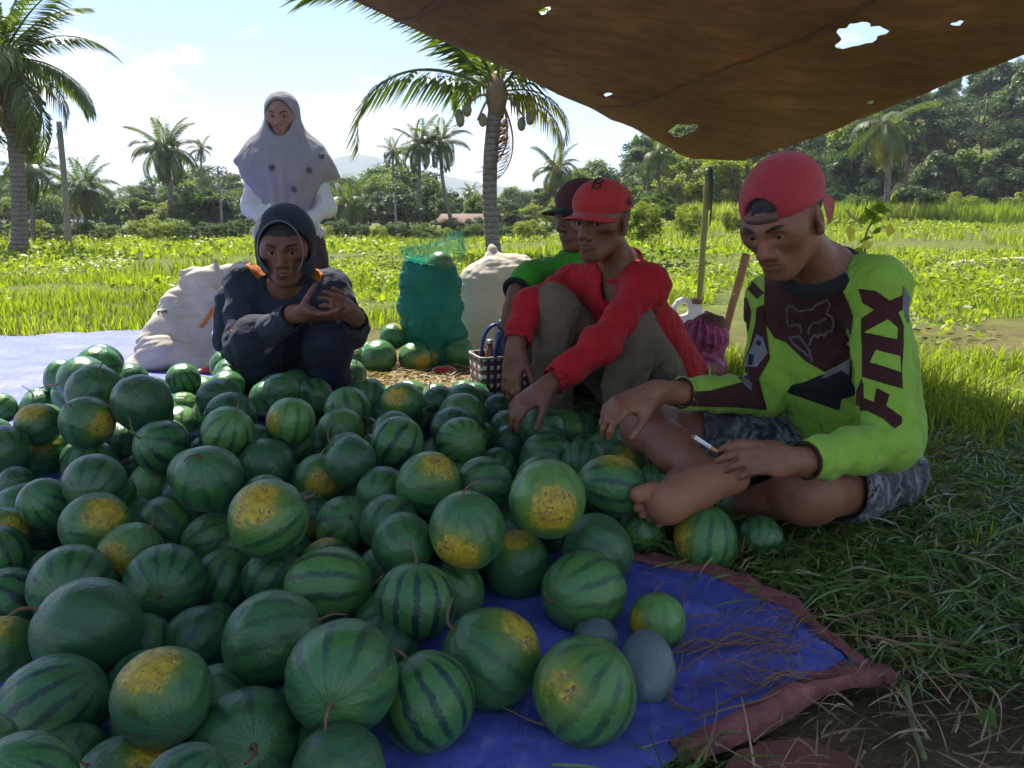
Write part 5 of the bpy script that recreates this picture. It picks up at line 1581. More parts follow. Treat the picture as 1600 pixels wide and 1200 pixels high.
# jug
gJ = G(1076, 556); YJ = 3.55
zb = float(gz(.8, YJ)) + .03
jx = P(1076, 480, YJ)[0]; jt = P(1076, 473, YJ)[2]
jb = np.array([jx, YJ, zb])
HJ = jt - zb
pr = [Cone(jb + [-.02, 0, .06], jb + [-.02, 0, HJ * .62], .062, .062, k=.01), Cone(jb + [.03, 0, .06], jb + [.03, 0, HJ * .62], .062, .062, k=.03),
      Cone(jb + [.03, 0, HJ * .6], jb + [.036, 0, HJ * .97], .06, .020, k=.03), Cone(jb + [.036, 0, HJ * .8], jb + [.036, 0, HJ * .99], .024, .024, k=.006)]
hp = catmull([jb + [-.066, 0, HJ * .70], jb + [-.062, 0, HJ * .95], jb + [-.03, 0, HJ * 1.04], jb + [.005, 0, HJ * .98], jb + [.015, 0, HJ * .80]], 9)
pr += [Cone(hp[i], hp[i + 1], .013, .013, k=.008) for i in range(8)]
pr.append(Plane(jb + [0, 0, .0], (0, 0, -1)))
V, Q, T = sculpt(pr, .005)
root = thing('plastic_jug', 'white plastic jug with handle and brown cap behind the pink bag', 'jug', jb)
part('jug_body', V, Q, simple('milky_plastic', (.68, .66, .62), .35, .06, 6, translucent=.3), root)
V, F = tube(jb + np.array([[.036, 0, HJ * .985], [.036, 0, HJ * 1.06], [.036, 0, HJ * 1.065]]), [.027, .027, .02], 14)
part('cap', V, F, simple('brown_cap', (.25, .11, .045), .5, .2), root)

# pink transparent bag filled with onions / food
gK = G(1096, 585); kb = np.array([P(1096, 540, 3.2)[0], 3.2, float(gz(.8, 3.2)) + .01])
kt = P(1100, 503, 3.2)[2] - kb[2]
pr = [Ell(kb + [0, 0, .085], (.115, .10, .09), k=.03), Ell(kb + [.0, 0, kt * .72], (.108, .09, kt * .30), k=.04), Cone(kb + [.01, 0, kt * .9], kb + [.02, 0, kt * 1.02], .05, .03, k=.04)]
def pinkw(V):
    a = np.arctan2(V[:, 1] - kb[1], V[:, 0] - kb[0]); z = (V[:, 2] - kb[2]) / kt
    return .010 * np.sin(a * 15 + 3 * vnoise(V, 9)) * sstep((z - .5) / .35) + .005 * vnoise(V, 34) + .004 * vnoise(V, 70)
V, Q, T = sculpt(pr, .006, wrinkle=pinkw)
root = thing('pink_bag', 'crinkled pink plastic bag tied at the top, behind the two front men', 'bag', kb)
m, nt, b = new_mat('pink_film')
co = objco(nt)
c = ramp(nt, noise(nt, co, 26, 5, .65), [(.33, (.10, .022, .028)), (.5, (.36, .035, .11)), (.68, (.52, .14, .26))])
setc(nt, b, c); b.inputs['Roughness'].default_value = .22; b.inputs['Specular IOR Level'].default_value = .6
bump(nt, b, noise(nt, co, 60, 5, .7, 1.0), .7, .01)
part('bag_body', V, Q, m, root)
pr = [Ell(kb + [.03, -.01, kt * 1.0], (.05, .04, .035), k=.02), Ell(kb + [.06, 0, kt * .97], (.03, .03, .03), k=.02)]
V, Q, T = sculpt(pr, .006, wrinkle=cloth_noise(.008, 40))
part('brown_top', V, Q, simple('brown_fibre', (.10, .055, .03), .9, .4, 30, .8, 90), root)

# tool handle leaning
h0 = np.array([P(1128, 520, 3.5)[0], 3.5, float(gz(1, 3.5))]); h1 = P(1166, 398, 3.62)
V, F = tube(catmull([h0 - [.03, 0, .05], P(1140, 492, 3.52), P(1152, 450, 3.57), h1], 14), np.linspace(.016, .020, 14), 9)
tag(link('tool_handle', mesh_np('tool_handle', V, F, True), None, simple('smooth_wood', (.34, .16, .055), .55, .25, 12)), 'smooth brown wooden tool handle leaning upright behind the right man', 'tool')

# pale log lying in the far right field
V, F = tube(catmull([G(1490, 420), G(1555, 416), G(1650, 410)], 10) + [0, 0, .05], .07, 8)
tag(link('pale_log', mesh_np('pale_log', V, F, True), None, simple('pale_wood', (.55, .45, .36), .8, .15, 6)), 'pale straight log lying in the sunlit field at the right', 'log')

# ------------------------------------------------------------------ grass, weeds, litter
def blades(x, y, h, w, lean, bend, zoff=0.0, v=None):
    n = len(x)
    a = RNG.uniform(0, 2 * np.pi, n); f = np.stack([np.cos(a), np.sin(a), a * 0], 1)
    s = np.stack([-np.sin(a), np.cos(a), a * 0], 1)
    b = np.stack([x, y, gz(x, y) - .01 + zoff], 1)
    up = np.array([0, 0, 1.0])
    ln = RNG.uniform(.0, 1, n)[:, None] * lean
    m1 = b + (up * .55 + f * ln * .4) * h[:, None]
    tp = b + (up * (1 - bend * ln) + f * ln * (1 + bend)) * h[:, None]
    ws = s * w[:, None] * .5
    V = np.stack([b + ws, b - ws, m1 + ws * .8, m1 - ws * .8, tp], 1).reshape(-1, 3)
    o = np.arange(n)[:, None] * 5
    Q = o + np.array([[0, 1, 3, 2]]); T = o + np.array([[2, 3, 4]])
    if v is None: v = np.clip(RNG.random(n) * .62 + .38 * (.5 + .9 * vnoise(np.stack([x, y, x * 0 + 4], -1), .7 if n > 20000 else 1.5)), 0, 1)
    return V, [Q, T], np.repeat(v, 5)

PEOPLE_ZONE = [(-1.25, 2.45, 1.35, 1.9), (0.25, 1.35, .85, .8)]
def scatter(n, x0, x1, y0, y1, keep=None):
    x = RNG.uniform(x0, x1, n); y = RNG.uniform(y0, y1, n)
    m = ~inpoly(x, y, TARP)
    if keep is not None: m &= keep(x, y)
    return x[m], y[m]
def patchy(x, y, s=.5, t=-.1):
    return vnoise(np.stack([x, y, x * 0 + 3], -1), s) + .5 * vnoise(np.stack([x, y, x * 0 + 8], -1), s * 3.1) > t
def frustum(x, y): return np.abs(x) < y * .78 + .6
MAT_GRASS = leaf_mat('field_grass', (0.080, 0.125, 0.010), (0.180, 0.245, 0.018), (0.300, 0.330, 0.050), .52, .5, .2, (0.42, 0.34, 0.17))
items = []
# near-middle field, behind the people
x, y = scatter(90000, -8, 9, 3.6, 10, lambda x, y: frustum(x, y) & patchy(x, y, .6, -.28))
clear = (np.abs(x + .25) < .9) & (y < 4.6); clear |= (np.abs(x + .8) < .7) & (y < 6.2) & (y > 4.2) & (vnoise(np.stack([x, y, x * 0], -1), 1.7) > -.2); x, y = x[~clear], y[~clear]
hh = RNG.uniform(.04, .15, len(x)) * (1 + .6 * vnoise(np.stack([x, y, x * 0], -1), .9))
items.append(blades(x, y, np.maximum(hh, .04), RNG.uniform(.005, .012, len(x)), .7, .35))
x, y = scatter(75000, -24, 26, 10, 30, lambda x, y: frustum(x, y) & patchy(x, y, .3, -.5))
hh = RNG.uniform(.08, .24, len(x)) * (1 + .6 * vnoise(np.stack([x, y, x * 0], -1), .5))
items.append(blades(x, y, np.maximum(hh, .06), RNG.uniform(.012, .03, len(x)), .6, .3))
# right side, behind and beside the seated man
x, y = scatter(26000, .75, 3.6, 1.9, 3.8, lambda x, y: frustum(x, y) & (x > .6 + (y < 2.6) * .55) & patchy(x, y, 1.2, -.45))
hh = RNG.uniform(.05, .20, len(x)) * (1 + .5 * vnoise(np.stack([x, y, x * 0], -1), 1.4)) * sstep((y - 1.7) / .9 + .3)
items.append(blades(x, y, np.maximum(hh, .03), RNG.uniform(.004, .009, len(x)), .8, .4))
x, y = scatter(10000, .95, 3.0, 1.3, 2.5, lambda x, y: frustum(x, y) & (x > 1.0) & patchy(x, y, 2.2, -.3))
hh = RNG.uniform(.03, .13, len(x)) * (1 + .5 * vnoise(np.stack([x, y, x * 0], -1), 2.4))
items.append(blades(x, y, np.maximum(hh, .02), RNG.uniform(.003, .007, len(x)), 1.3, .5))
x, y = scatter(9000, 26, 60, 26, 42, lambda x, y: frustum(x, y))
V = np.concatenate([i[0] for i in items]); o = 0; Fq, Ft, vv = [], [], []
for v_, f_, a_ in items:
    Fq.append(f_[0] + o); Ft.append(f_[1] + o); o += len(v_); vv.append(a_)
grass = link('field_grass', mesh_np('field_grass', V, [np.concatenate(Fq), np.concatenate(Ft)], False, {'v': np.concatenate(vv)}), None, MAT_GRASS)
tag(grass, 'sunlit yellow-green grass covering the field', kind='stuff')
# broad-leaved weeds mixed into the field
x, y = scatter(42000, -9, 11, 3.8, 13, lambda x, y: frustum(x, y) & patchy(x, y, .8, .12))
clear = (np.abs(x + .25) < .9) & (y < 4.6); x, y = x[~clear], y[~clear]
n = len(x); zz = gz(x, y) + RNG.uniform(.02, .18, n)
nr_ = RNG.normal(0, .5, (n, 3)) + [0, 0, 1]; nr_ /= np.linalg.norm(nr_, axis=1, keepdims=True)
V1, F1, v1 = leaves_mesh(np.stack([x, y, zz], 1), nr_, RNG.uniform(.025, .065, n) * (1 + y * .05), .6)
x, y = scatter(36000, -26, 30, 12, 32, lambda x, y: frustum(x, y) & patchy(x, y, .4, .1))
n = len(x); zz = gz(x, y) + RNG.uniform(.04, .26, n)
nr_ = RNG.normal(0, .5, (n, 3)) + [0, 0, 1]; nr_ /= np.linalg.norm(nr_, axis=1, keepdims=True)
V2_, F2_, v2 = leaves_mesh(np.stack([x, y, zz], 1), nr_, RNG.uniform(.07, .16, n), .6)
MAT_WEED = leaf_mat('field_weeds', (0.075, 0.120, 0.012), (0.165, 0.215, 0.020), (0.290, 0.320, 0.045), .50, .45, .35)
tag(link('field_weeds', mesh_np('field_weeds', np.concatenate([V1, V2_]), np.concatenate([F1, F2_ + len(V1)]), False, {'v': np.concatenate([v1, v2])}), None, MAT_WEED), 'low broad-leaved weeds growing through the field grass', kind='stuff')
# tall grass bank before the hillside
x = RNG.uniform(7, 46, 26000); y = RNG.uniform(30.5, 34, 26000) + x * .02
items = [blades(x, y, RNG.uniform(.4, 1.1, len(x)), RNG.uniform(.03, .06, len(x)), .5, .3)]
tag(link('grass_bank', mesh_np('grass_bank', items[0][0], items[0][1], False, {'v': items[0][2]}), None, MAT_GRASS), 'bank of tall bright grass along the foot of the hillside', kind='stuff')

# cut grass and straw lying in the shade at the right
def lying(n, x, y, L, w, z, curve=.5):
    a = RNG.uniform(0, 2 * np.pi, n) ; a = np.where(RNG.random(n) < .55, RNG.normal(.5, .5, n), a)
    K = 4; t = np.linspace(0, 1, K + 1)
    k = RNG.normal(0, curve, n)
    px_ = x.copy(); py_ = y.copy(); rows = []
    e = RNG.normal(0, .12, n)
    for i in range(K + 1):
        th = a + k * t[i]
        zc_ = z + np.abs(e) * L * (t[i] - .3 * t[i] ** 2) * .8 + .010 * np.sin(np.pi * t[i])
        wd = w * (1 - .85 * t[i] ** 2) * .5
        rows.append((px_ - np.sin(th) * wd, py_ + np.cos(th) * wd, zc_ + gz(px_, py_), px_ + np.sin(th) * wd, py_ - np.cos(th) * wd, zc_ + gz(px_, py_) + RNG.uniform(-.002, .004, n)))
        px_ = px_ + np.cos(th) * L / K; py_ = py_ + np.sin(th) * L / K
    V = np.stack([np.stack([np.stack(r[:3], -1), np.stack(r[3:], -1)], 1) for r in rows], 1).reshape(-1, 3)
    o = (np.arange(n) * (K + 1) * 2)[:, None, None]
    Q = o + np.array([[2 * i, 2 * i + 1, 2 * i + 3, 2 * i + 2] for i in range(K)])[None]
    return V, Q.reshape(-1, 4), np.repeat(RNG.random(n), (K + 1) * 2)
def zone(n, keep):
    x = RNG.uniform(.15, 2.7, n); y = RNG.uniform(.75, 3.0, n)
    m = ~inpoly(x, y, TARP) & keep(x, y)
    return x[m], y[m]
bare = lambda x, y: ~((np.hypot((x - .60) / .34, (y - .93) / .20) < 1 + .3 * vnoise(np.stack([x, y, x * 0], -1), 6)))
x, y = zone(42000, lambda x, y: bare(x, y) & (vnoise(np.stack([x, y, x * 0 + 2], -1), 2.2) > -.55))
n = len(x)
V, Q, v = lying(n, x, y, RNG.uniform(.04, .17, n), RNG.uniform(.002, .0055, n), RNG.uniform(.002, .045, n))
MAT_CUT = leaf_mat('cut_grass', (0.060, 0.120, 0.020), (0.130, 0.225, 0.042), (0.225, 0.310, 0.095), .30, .35, .5, (0.34, 0.36, 0.22))
tag(link('cut_grass', mesh_np('cut_grass', V, Q, False, {'v': v}), None, MAT_CUT), 'cut green grass blades strewn in the shade right of the blue tarp', kind='stuff')
x, y = zone(7500, lambda x, y: (x > .2)); n = len(x)
V, Q, v = lying(n, x, y, RNG.uniform(.03, .15, n), RNG.uniform(.0012, .0045, n), RNG.uniform(.004, .05, n), .35)
x2 = RNG.uniform(-.75, .75, 5200); y2 = RNG.uniform(2.55, 4.0, 5200); mm = ~inpoly(x2, y2, TARP); x2, y2 = x2[mm], y2[mm]
Vb, Qb, vb = lying(len(x2), x2, y2, RNG.uniform(.04, .14, len(x2)), RNG.uniform(.003, .008, len(x2)), RNG.uniform(.002, .03, len(x2)), .4)
MAT_STRAW = leaf_mat('straw', (0.13, 0.085, 0.045), (0.27, 0.19, 0.10), (0.42, 0.33, 0.20), .2, .6, .25)
tag(link('straw_litter', mesh_np('straw_litter', np.concatenate([V, Vb]), np.concatenate([Q, Qb + len(V)]), False, {'v': np.concatenate([v, vb])}), None, MAT_STRAW), 'dry straw and stalks littering the ground', kind='stuff')
# green undergrowth at the basket and right foreground broad leaves
x, y = zone(1500, lambda x, y: ((np.hypot(x - .95, y - 1.02) < .30) | (np.hypot(x - 1.25, y - 1.3) < .25)) & (RNG.random(len(x)) < .5)); n = len(x)
nr_ = RNG.normal(0, .45, (n, 3)) + [0, 0, 1]; nr_ /= np.linalg.norm(nr_, axis=1, keepdims=True)
V, F, v = leaves_mesh(np.stack([x, y, gz(x, y) + RNG.uniform(.01, .07, n)], 1), nr_, RNG.uniform(.02, .06, n), .62)
tag(link('foreground_weeds', mesh_np('foreground_weeds', V, F, False, {'v': v}), None, leaf_mat('shade_weed', (0.03, 0.07, 0.016), (0.065, 0.14, 0.026), (0.12, 0.20, 0.045), .3, .4, .4)), 'small broad-leaved weeds by the corner of the blue tarp', kind='stuff')

# individual stalks and yellow fallen leaves
MAT_STALK = simple('green_stalk', (.20, .22, .09), .6, .3, 20)
def stalk(pts, r, label, mat=MAT_STALK, name='plant_stalk', lift=.02):
    w = np.array([G(*p) for p in pts]) + [0, 0, lift]
    V, F = tube(catmull(w, 18), np.linspace(r, r * .7, 18), 6)
    tag(link(name, mesh_np(name, V, F, True), None, mat), label, 'stalk')
stalk([(1412, 1085), (1418, 1120), (1425, 1155), (1442, 1205)], .006, 'pale green stalk running down from the corner of the tarp')
stalk([(1495, 905), (1515, 930), (1516, 965), (1505, 985)], .005, 'curved pale stalk on the cut grass at the right')
stalk([(1550, 955), (1580, 930), (1612, 912)], .007, 'thick pale stalk at the right picture edge')
stalk([(1528, 1010), (1570, 1030), (1612, 1055)], .008, 'broad dry brown stalk at the right picture edge', MAT_STEM_DRY)
stalk([(1340, 942), (1375, 940), (1412, 938)], .006, 'dry straw-coloured stick lying on the cut grass', MAT_STEM_DRY)
MAT_YLEAF = leaf_mat('yellow_leaf', (.45, .33, .03), (.6, .46, .05), (.7, .58, .10), .35, .5)
def fallen(px, py, L, label, z=.03, mat=MAT_YLEAF):
    g = G(px, py) + [0, 0, z]
    V, F, v = leaves_mesh(np.array([g]), np.array([unit([.2, -.5, 1])]), L, .62, np.array([.5]))
    o = link('fallen_leaf', mesh_np('fallen_leaf', V, F, False, {'v': v}), None, mat)
    tag(o, label, 'leaf')
fallen(1540, 728, .06, 'pale yellow leaf lying on the shaded grass at the right')
fallen(1443, 672, .08, 'yellow leaf leaning beside the seated man\'s back', .05)
fallen(1545, 552, .09, 'yellow leaf on the sunlit grass at the right edge')

# dried vines on the tarp
rg = np.random.default_rng(8)
it = []
def onT(px, py, lift=.012):
    g = G(px, py); return np.array([g[0], g[1], float(tarp_z(g[0], g[1])) + lift])
for k in range(46):
    x0 = rg.uniform(1040, 1200); y0 = rg.uniform(1020, 1100)
    pts = [onT(x0, y0)]
    a = rg.normal(-.15, .5)
    for j in range(6):
        x0 += math.cos(a) * rg.uniform(18, 46); y0 += math.sin(a) * 22; a += rg.normal(0, .35)
        y0 = min(max(y0, 1000), 1120 - max(0, x0 - 1150) * .2)
        if x0 > 1360: break
        pts.append(onT(x0, y0, rg.uniform(.004, .035)))
    if len(pts) > 2: it.append(tube(catmull(pts, 20), rg.uniform(.0005, .0013), 4, False))
for pts in ([(1060, 1010), (1064, 1060), (1045, 1120), (1078, 1135)], [(1030, 1100), (1060, 1130), (1100, 1140), (1160, 1110), (1230, 1080)], [(1060, 1075), (1120, 1048), (1200, 1020), (1280, 1015)],
            [(1078, 1160), (1130, 1150), (1200, 1130), (1250, 1090)], [(730, 1110), (780, 1130), (830, 1160), (860, 1172)], [(850, 1170), (900, 1172), (960, 1160)], [(1065, 930), (1066, 960), (1062, 1000)]):
    it.append(tube(catmull([onT(*p, .010) for p in pts], 24), .0014, 5, False))
V, F = join(it)
tag(link('dried_vines', mesh_np('dried_vines', V, F, True), None, MAT_STEM_DRY), 'tangle of dried brown vines lying on the blue tarp corner', kind='stuff', cat=None)

# tall weed beside the seated man
wb = np.array([P(1345, 420, 3.1)[0], 3.1, float(gz(1.4, 3.1))])
root = thing('tall_weed', 'tall leafy weed with drooping flower spikes behind the right man\'s shoulder', 'weed', wb)
sp = catmull([wb, P(1352, 440, 3.1), P(1352, 372, 3.1), P(1372, 330, 3.1), P(1395, 300, 3.1)], 20)
V, F = tube(sp, np.linspace(.006, .002, 20), 6); part('stem', V, F, simple('weed_stem', (.20, .16, .06), .6, .3), root)
for pts in ([(1392, 302), (1402, 288), (1412, 290)], [(1394, 300), (1404, 292), (1406, 300)], [(1352, 350), (1335, 342), (1322, 328)], [(1378, 325), (1370, 320), (1364, 328)]):
    V, F = tube(catmull([P(a_, b_, 3.1) for a_, b_ in pts], 10), np.linspace(.004, .006, 10), 6); part('flower_spike', V, F, simple('weed_spike', (.42, .40, .20), .8, .3, 30), root)
MAT_WLEAF = leaf_mat('tall_weed_leaf', (.10, .17, .02), (.17, .24, .03), (.28, .32, .05), .5)
def wleaf(px, py, L, mat, d=(0, -.4, 1)):
    V, F, v = leaves_mesh(np.array([P(px, py, 3.08)]), np.array([unit(d)]), L, .6, np.array([RNG.random()]))
    part('leaf', V, F, mat, root, False, {'v': v})
for k in range(16):
    u = RNG.uniform(.25, .98); q = sp[int(u * 19)]
    p2 = project(q); wleaf(p2[0] + RNG.uniform(-14, 16), p2[1] + RNG.uniform(-8, 8), RNG.uniform(.035, .075), MAT_WLEAF, RNG.normal(0, .6, 3) + [0, -.5, .5])
for px_, py_ in ((1328, 364), (1390, 358), (1355, 382)): wleaf(px_, py_, .07, MAT_YLEAF, (0, -.9, .4))
# ------------------------------------------------------------------ people
def skin_mat(name, col, lip):
    m, nt, b = new_mat(name)
    co = objco(nt)
    n1 = noise(nt, co, 14, 4, .6); n2 = noise(nt, co, 120, 3, .6)
    n3 = noise(nt, co, 45, 5, .7)
    c = ramp(nt, math_n(nt, 'ADD', math_n(nt, 'MULTIPLY', n1, .55), math_n(nt, 'MULTIPLY', n3, .45)), [(.34, tuple(v * .70 for v in col)), (.52, col), (.68, tuple(v * 1.28 for v in col))])
    nt.links.new(maprange(nt, n3, .3, .7, .36, .6), b.inputs['Roughness'])
    c = mixc(nt, maprange(nt, attr(nt, 'lip'), .2, .9), c, lip)
    c = mixc(nt, maprange(nt, attr(nt, 'sole'), .2, .9), c, tuple(min(1, v * 1.5) for v in col))
    setc(nt, b, c)
    b.inputs['Specular IOR Level'].default_value = .4
    b.inputs['Subsurface Weight'].default_value = .06
    b.inputs['Subsurface Radius'].default_value = (.01, .004, .002)
    bump(nt, b, math_n(nt, 'ADD', math_n(nt, 'ADD', n2, n1), noise(nt, co, 420, 2, .5)), .35, .004)
    return m
SKIN_A = skin_mat('skin_brown', (.235, .098, .052), (.150, .052, .040))
SKIN_B = skin_mat('skin_dark_brown', (.185, .076, .040), (.115, .042, .032))
SKIN_C = skin_mat('skin_tan', (.26, .135, .085), (.20, .08, .07))
MAT_HAIR = simple('black_hair', (.014, .012, .011), .5, .4, 40, .6, 200, .4)
MAT_EYE = simple('eye_white', (.42, .38, .34), .3, .1)
MAT_IRIS = simple('dark_iris', (.012, .008, .006), .15, .1)

class Frame:
    def __init__(s, c, fwd, up=(0, 0, 1), S=1.0):
        s.c = np.asarray(c, float); f = unit(fwd); x = unit(np.cross(f, up)); z = np.cross(x, f)
        s.R = np.stack([x, f, z], 1); s.S = S
    def __call__(s, p): return s.c + s.S * (s.R @ np.asarray(p, float))

def head_prims(fr, neck_to, neck_r=.052, lid=.5, gaunt=0.0):
    S = fr.S
    E = lambda c, r, **k: Ell(fr(c), np.array(r) * S, fr.R, **k)
    C = lambda a, b, ra, rb=None, **k: Cone(fr(a), fr(b), ra * S, (ra if rb is None else rb) * S, **k)
    p = [E((0, -.014, .030), (.076, .094, .086), k=.0),
         E((0, .030, .012), (.066, .062, .070), k=.03),
         E((0, .026, -.046), (.054, .058, .062), k=.035),
         C((-.046, .004, -.052), (-.020, .055, -.094), .018, .016, k=.03), C((.046, .004, -.052), (.020, .055, -.094), .018, .016, k=.03),
         E((0, .066, -.096), (.021, .017, .015), k=.025),
         E((-.047, .056, -.014), (.021, .019, .017), k=.022), E((.047, .056, -.014), (.021, .019, .017), k=.022),
         C((-.040, .078, .020), (-.010, .088, .018), .0095, .010, k=.016), C((.040, .078, .020), (.010, .088, .018), .0095, .010, k=.016),
         E((-.053, .046, .006), (.019, .026, .022), k=.02), E((.053, .046, .006), (.019, .026, .022), k=.02),
         C((0, .086, .014), (0, .108, -.030), .0085, .0125, k=.014),
         E((-.0145, .097, -.036), (.0098, .0115, .0085), k=.008), E((.0145, .097, -.036), (.0098, .0115, .0085), k=.008),
         E((0, .080, -.060), (.028, .014, .020), k=.02),
         C((-.022, .0845, -.0612), (0, .0925, -.0585), .0040, .0058, k=.005, tag=1), C((.022, .0845, -.0612), (0, .0925, -.0585), .0040, .0058, k=.005, tag=1),
         C((-.018, .0845, -.0678), (0, .0905, -.0690), .0048, .0062, k=.005, tag=1), C((.018, .0845, -.0678), (0, .0905, -.0690), .0048, .0062, k=.005, tag=1),
         C((-.023, .0905, -.0640), (0, .0985, -.0636), .0016, .0020, k=.002, op='sub'), C((.023, .0905, -.0640), (0, .0985, -.0636), .0016, .0020, k=.002, op='sub'),
         E((-.032, .098, .003), (.017, .018, .0105), k=.012, op='sub'), E((.032, .098, .003), (.017, .018, .0105), k=.012, op='sub'),
         E((-.0062, .100, -.0425), (.0036, .005, .004), k=.003, op='sub'), E((.0062, .100, -.0425), (.0036, .005, .004), k=.003, op='sub')]
    if gaunt:
        p += [E((-.050, .066, -.048), (.010, .009, .018), k=.03, op='sub'), E((.050, .066, -.048), (.010, .009, .018), k=.03, op='sub')]
    for s in (-1, 1):
        p += [E((s * .0315, .0735, .0035), (.0150, .0135, .0130), k=.004),                       # lids over the eye
              E((s * .0315, .0890, .0032 - .004 * lid), (.0148, .0110, .0060 * (1 - lid * .60)), k=.0015, op='sub')]
        pass
        er = Ell(fr((s * .081, -.004, -.004)), np.array((.0085, .019, .031)) * S, fr.R @ np.array([[math.cos(.35 * s), math.sin(.35 * s), 0], [-math.sin(.35 * s), math.cos(.35 * s), 0], [0, 0, 1]]), k=.008)
        p += [er, E((s * .0905, .000, .002), (.0075, .009, .016), k=.005, op='sub'), E((s * .081, .004, -.030), (.007, .009, .009), k=.008)]
    nb = fr((0, -.028, -.055))
    p.append(Cone(nb, neck_to, neck_r * S, neck_r * S * 1.06, k=.03))
    return p

def add_eyes(fr, root, body, look=(0, 0)):
    for s in (-1, 1):
        c = fr((s * .0315, .0725, .003)); r = .0128 * fr.S
        def ball(r_, zmin):
            V, F = [], []
            n, mrs = 14, 9
            ax = fr.R @ unit(np.array([look[0], 1.0, look[1]])); u = unit(np.cross(ax, fr.R[:, 2])); w = np.cross(u, ax)
            for i in range(mrs + 1):
                a = zmin * i / mrs
                for j in range(n):
                    b_ = 2 * math.pi * j / n
                    V.append(c + r_ * (ax * math.cos(a) + math.sin(a) * (u * math.cos(b_) + w * math.sin(b_))))
            for i in range(mrs):
                for j in range(n):
                    F.append((i * n + j, (i + 1) * n + j, (i + 1) * n + (j + 1) % n, i * n + (j + 1) % n))
            return np.array(V), np.array(F)
        bp = [fr(q) for q in ((s * .013, .0985, .0205), (s * .030, .0955, .0275), (s * .046, .0830, .0265), (s * .056, .0710, .0215))]
        V, F = tube(catmull(bp, 10), np.array([.0022, .0034, .0038, .0038, .0036, .0034, .003, .0026, .002, .001]) * fr.S, 6)
        part('eyebrow', V, F, MAT_HAIR, root)
        V, F = ball(r, 2.0); e = part('eye', V, F, MAT_EYE, root)
        V, F = ball(r * 1.02, .52); part('iris', V, F, MAT_IRIS, root, under=e)

def hand_prims(w, d, nrm, side, curl=(.3, .5, .4), spread=.06, S=1.0, thumb=(.75, .62, -.30), tcurl=.25):
    """five fingers on a palm; d = wrist-to-fingers, nrm = back of the hand, side = +1 puts the thumb on local +x"""
    y = unit(d); z = unit(np.asarray(nrm, float) - y * np.dot(nrm, y)); x = np.cross(y, z)
    M3 = np.stack([x, y, z], 1); w = np.asarray(w, float)
    Lc = lambda q: w + S * (M3 @ np.asarray(q, float))
    p = [Ell(Lc((0, .048, 0)), np.array((.038, .050, .0155)) * S, M3, k=.02), Cone(Lc((0, -.02, 0)), Lc((0, .02, 0)), .024 * S, .025 * S, k=.02),
         Ell(Lc((side * .022, .034, -.010)), np.array((.017, .030, .014)) * S, M3, k=.015)]
    c1, c2, c3 = curl
    for i, (bx, ln, rr) in enumerate(((.0285, .072, .0086), (.0098, .080, .0088), (-.0088, .074, .0084), (-.0265, .058, .0074))):
        bx *= side
        q = np.array([bx, .088 - .004 * abs(i - 1), .001]); a = 0.0
        fan = spread * (1.2 - i) * side * -1
        prev = q
        for j, (fl, ca) in enumerate(((.46, c1), (.30, c2), (.24, c3))):
            a += ca * (1 + .12 * i)
            dv = np.array([-math.sin(fan), math.cos(a) * math.cos(fan), -math.sin(a)])
            nx = prev + dv * ln * fl
            p.append(Cone(Lc(prev), Lc(nx), rr * (1 - .07 * j) * S, rr * (1 - .07 * (j + 1)) * S, k=.006 if j else .012))
            prev = nx
    t0 = np.array([side * .026, .022, -.006]); tv = unit(np.array([side * thumb[0], thumb[1], thumb[2]]))
    t1 = t0 + tv * .040; tv2 = unit(tv + np.array([-side * tcurl, tcurl * .6, -tcurl * .3])); t2 = t1 + tv2 * .030; t3 = t2 + unit(tv2 + np.array([-side * tcurl * .5, 0, -tcurl * .2])) * .022
    p += [Cone(Lc(t0), Lc(t1), .0125 * S, .0100 * S, k=.014), Cone(Lc(t1), Lc(t2), .0100 * S, .0092 * S, k=.005), Cone(Lc(t2), Lc(t3), .0092 * S, .0075 * S, k=.005)]
    c = Lc((0, .07, -.01))
    return p, (c - .13 * S, c + .13 * S)

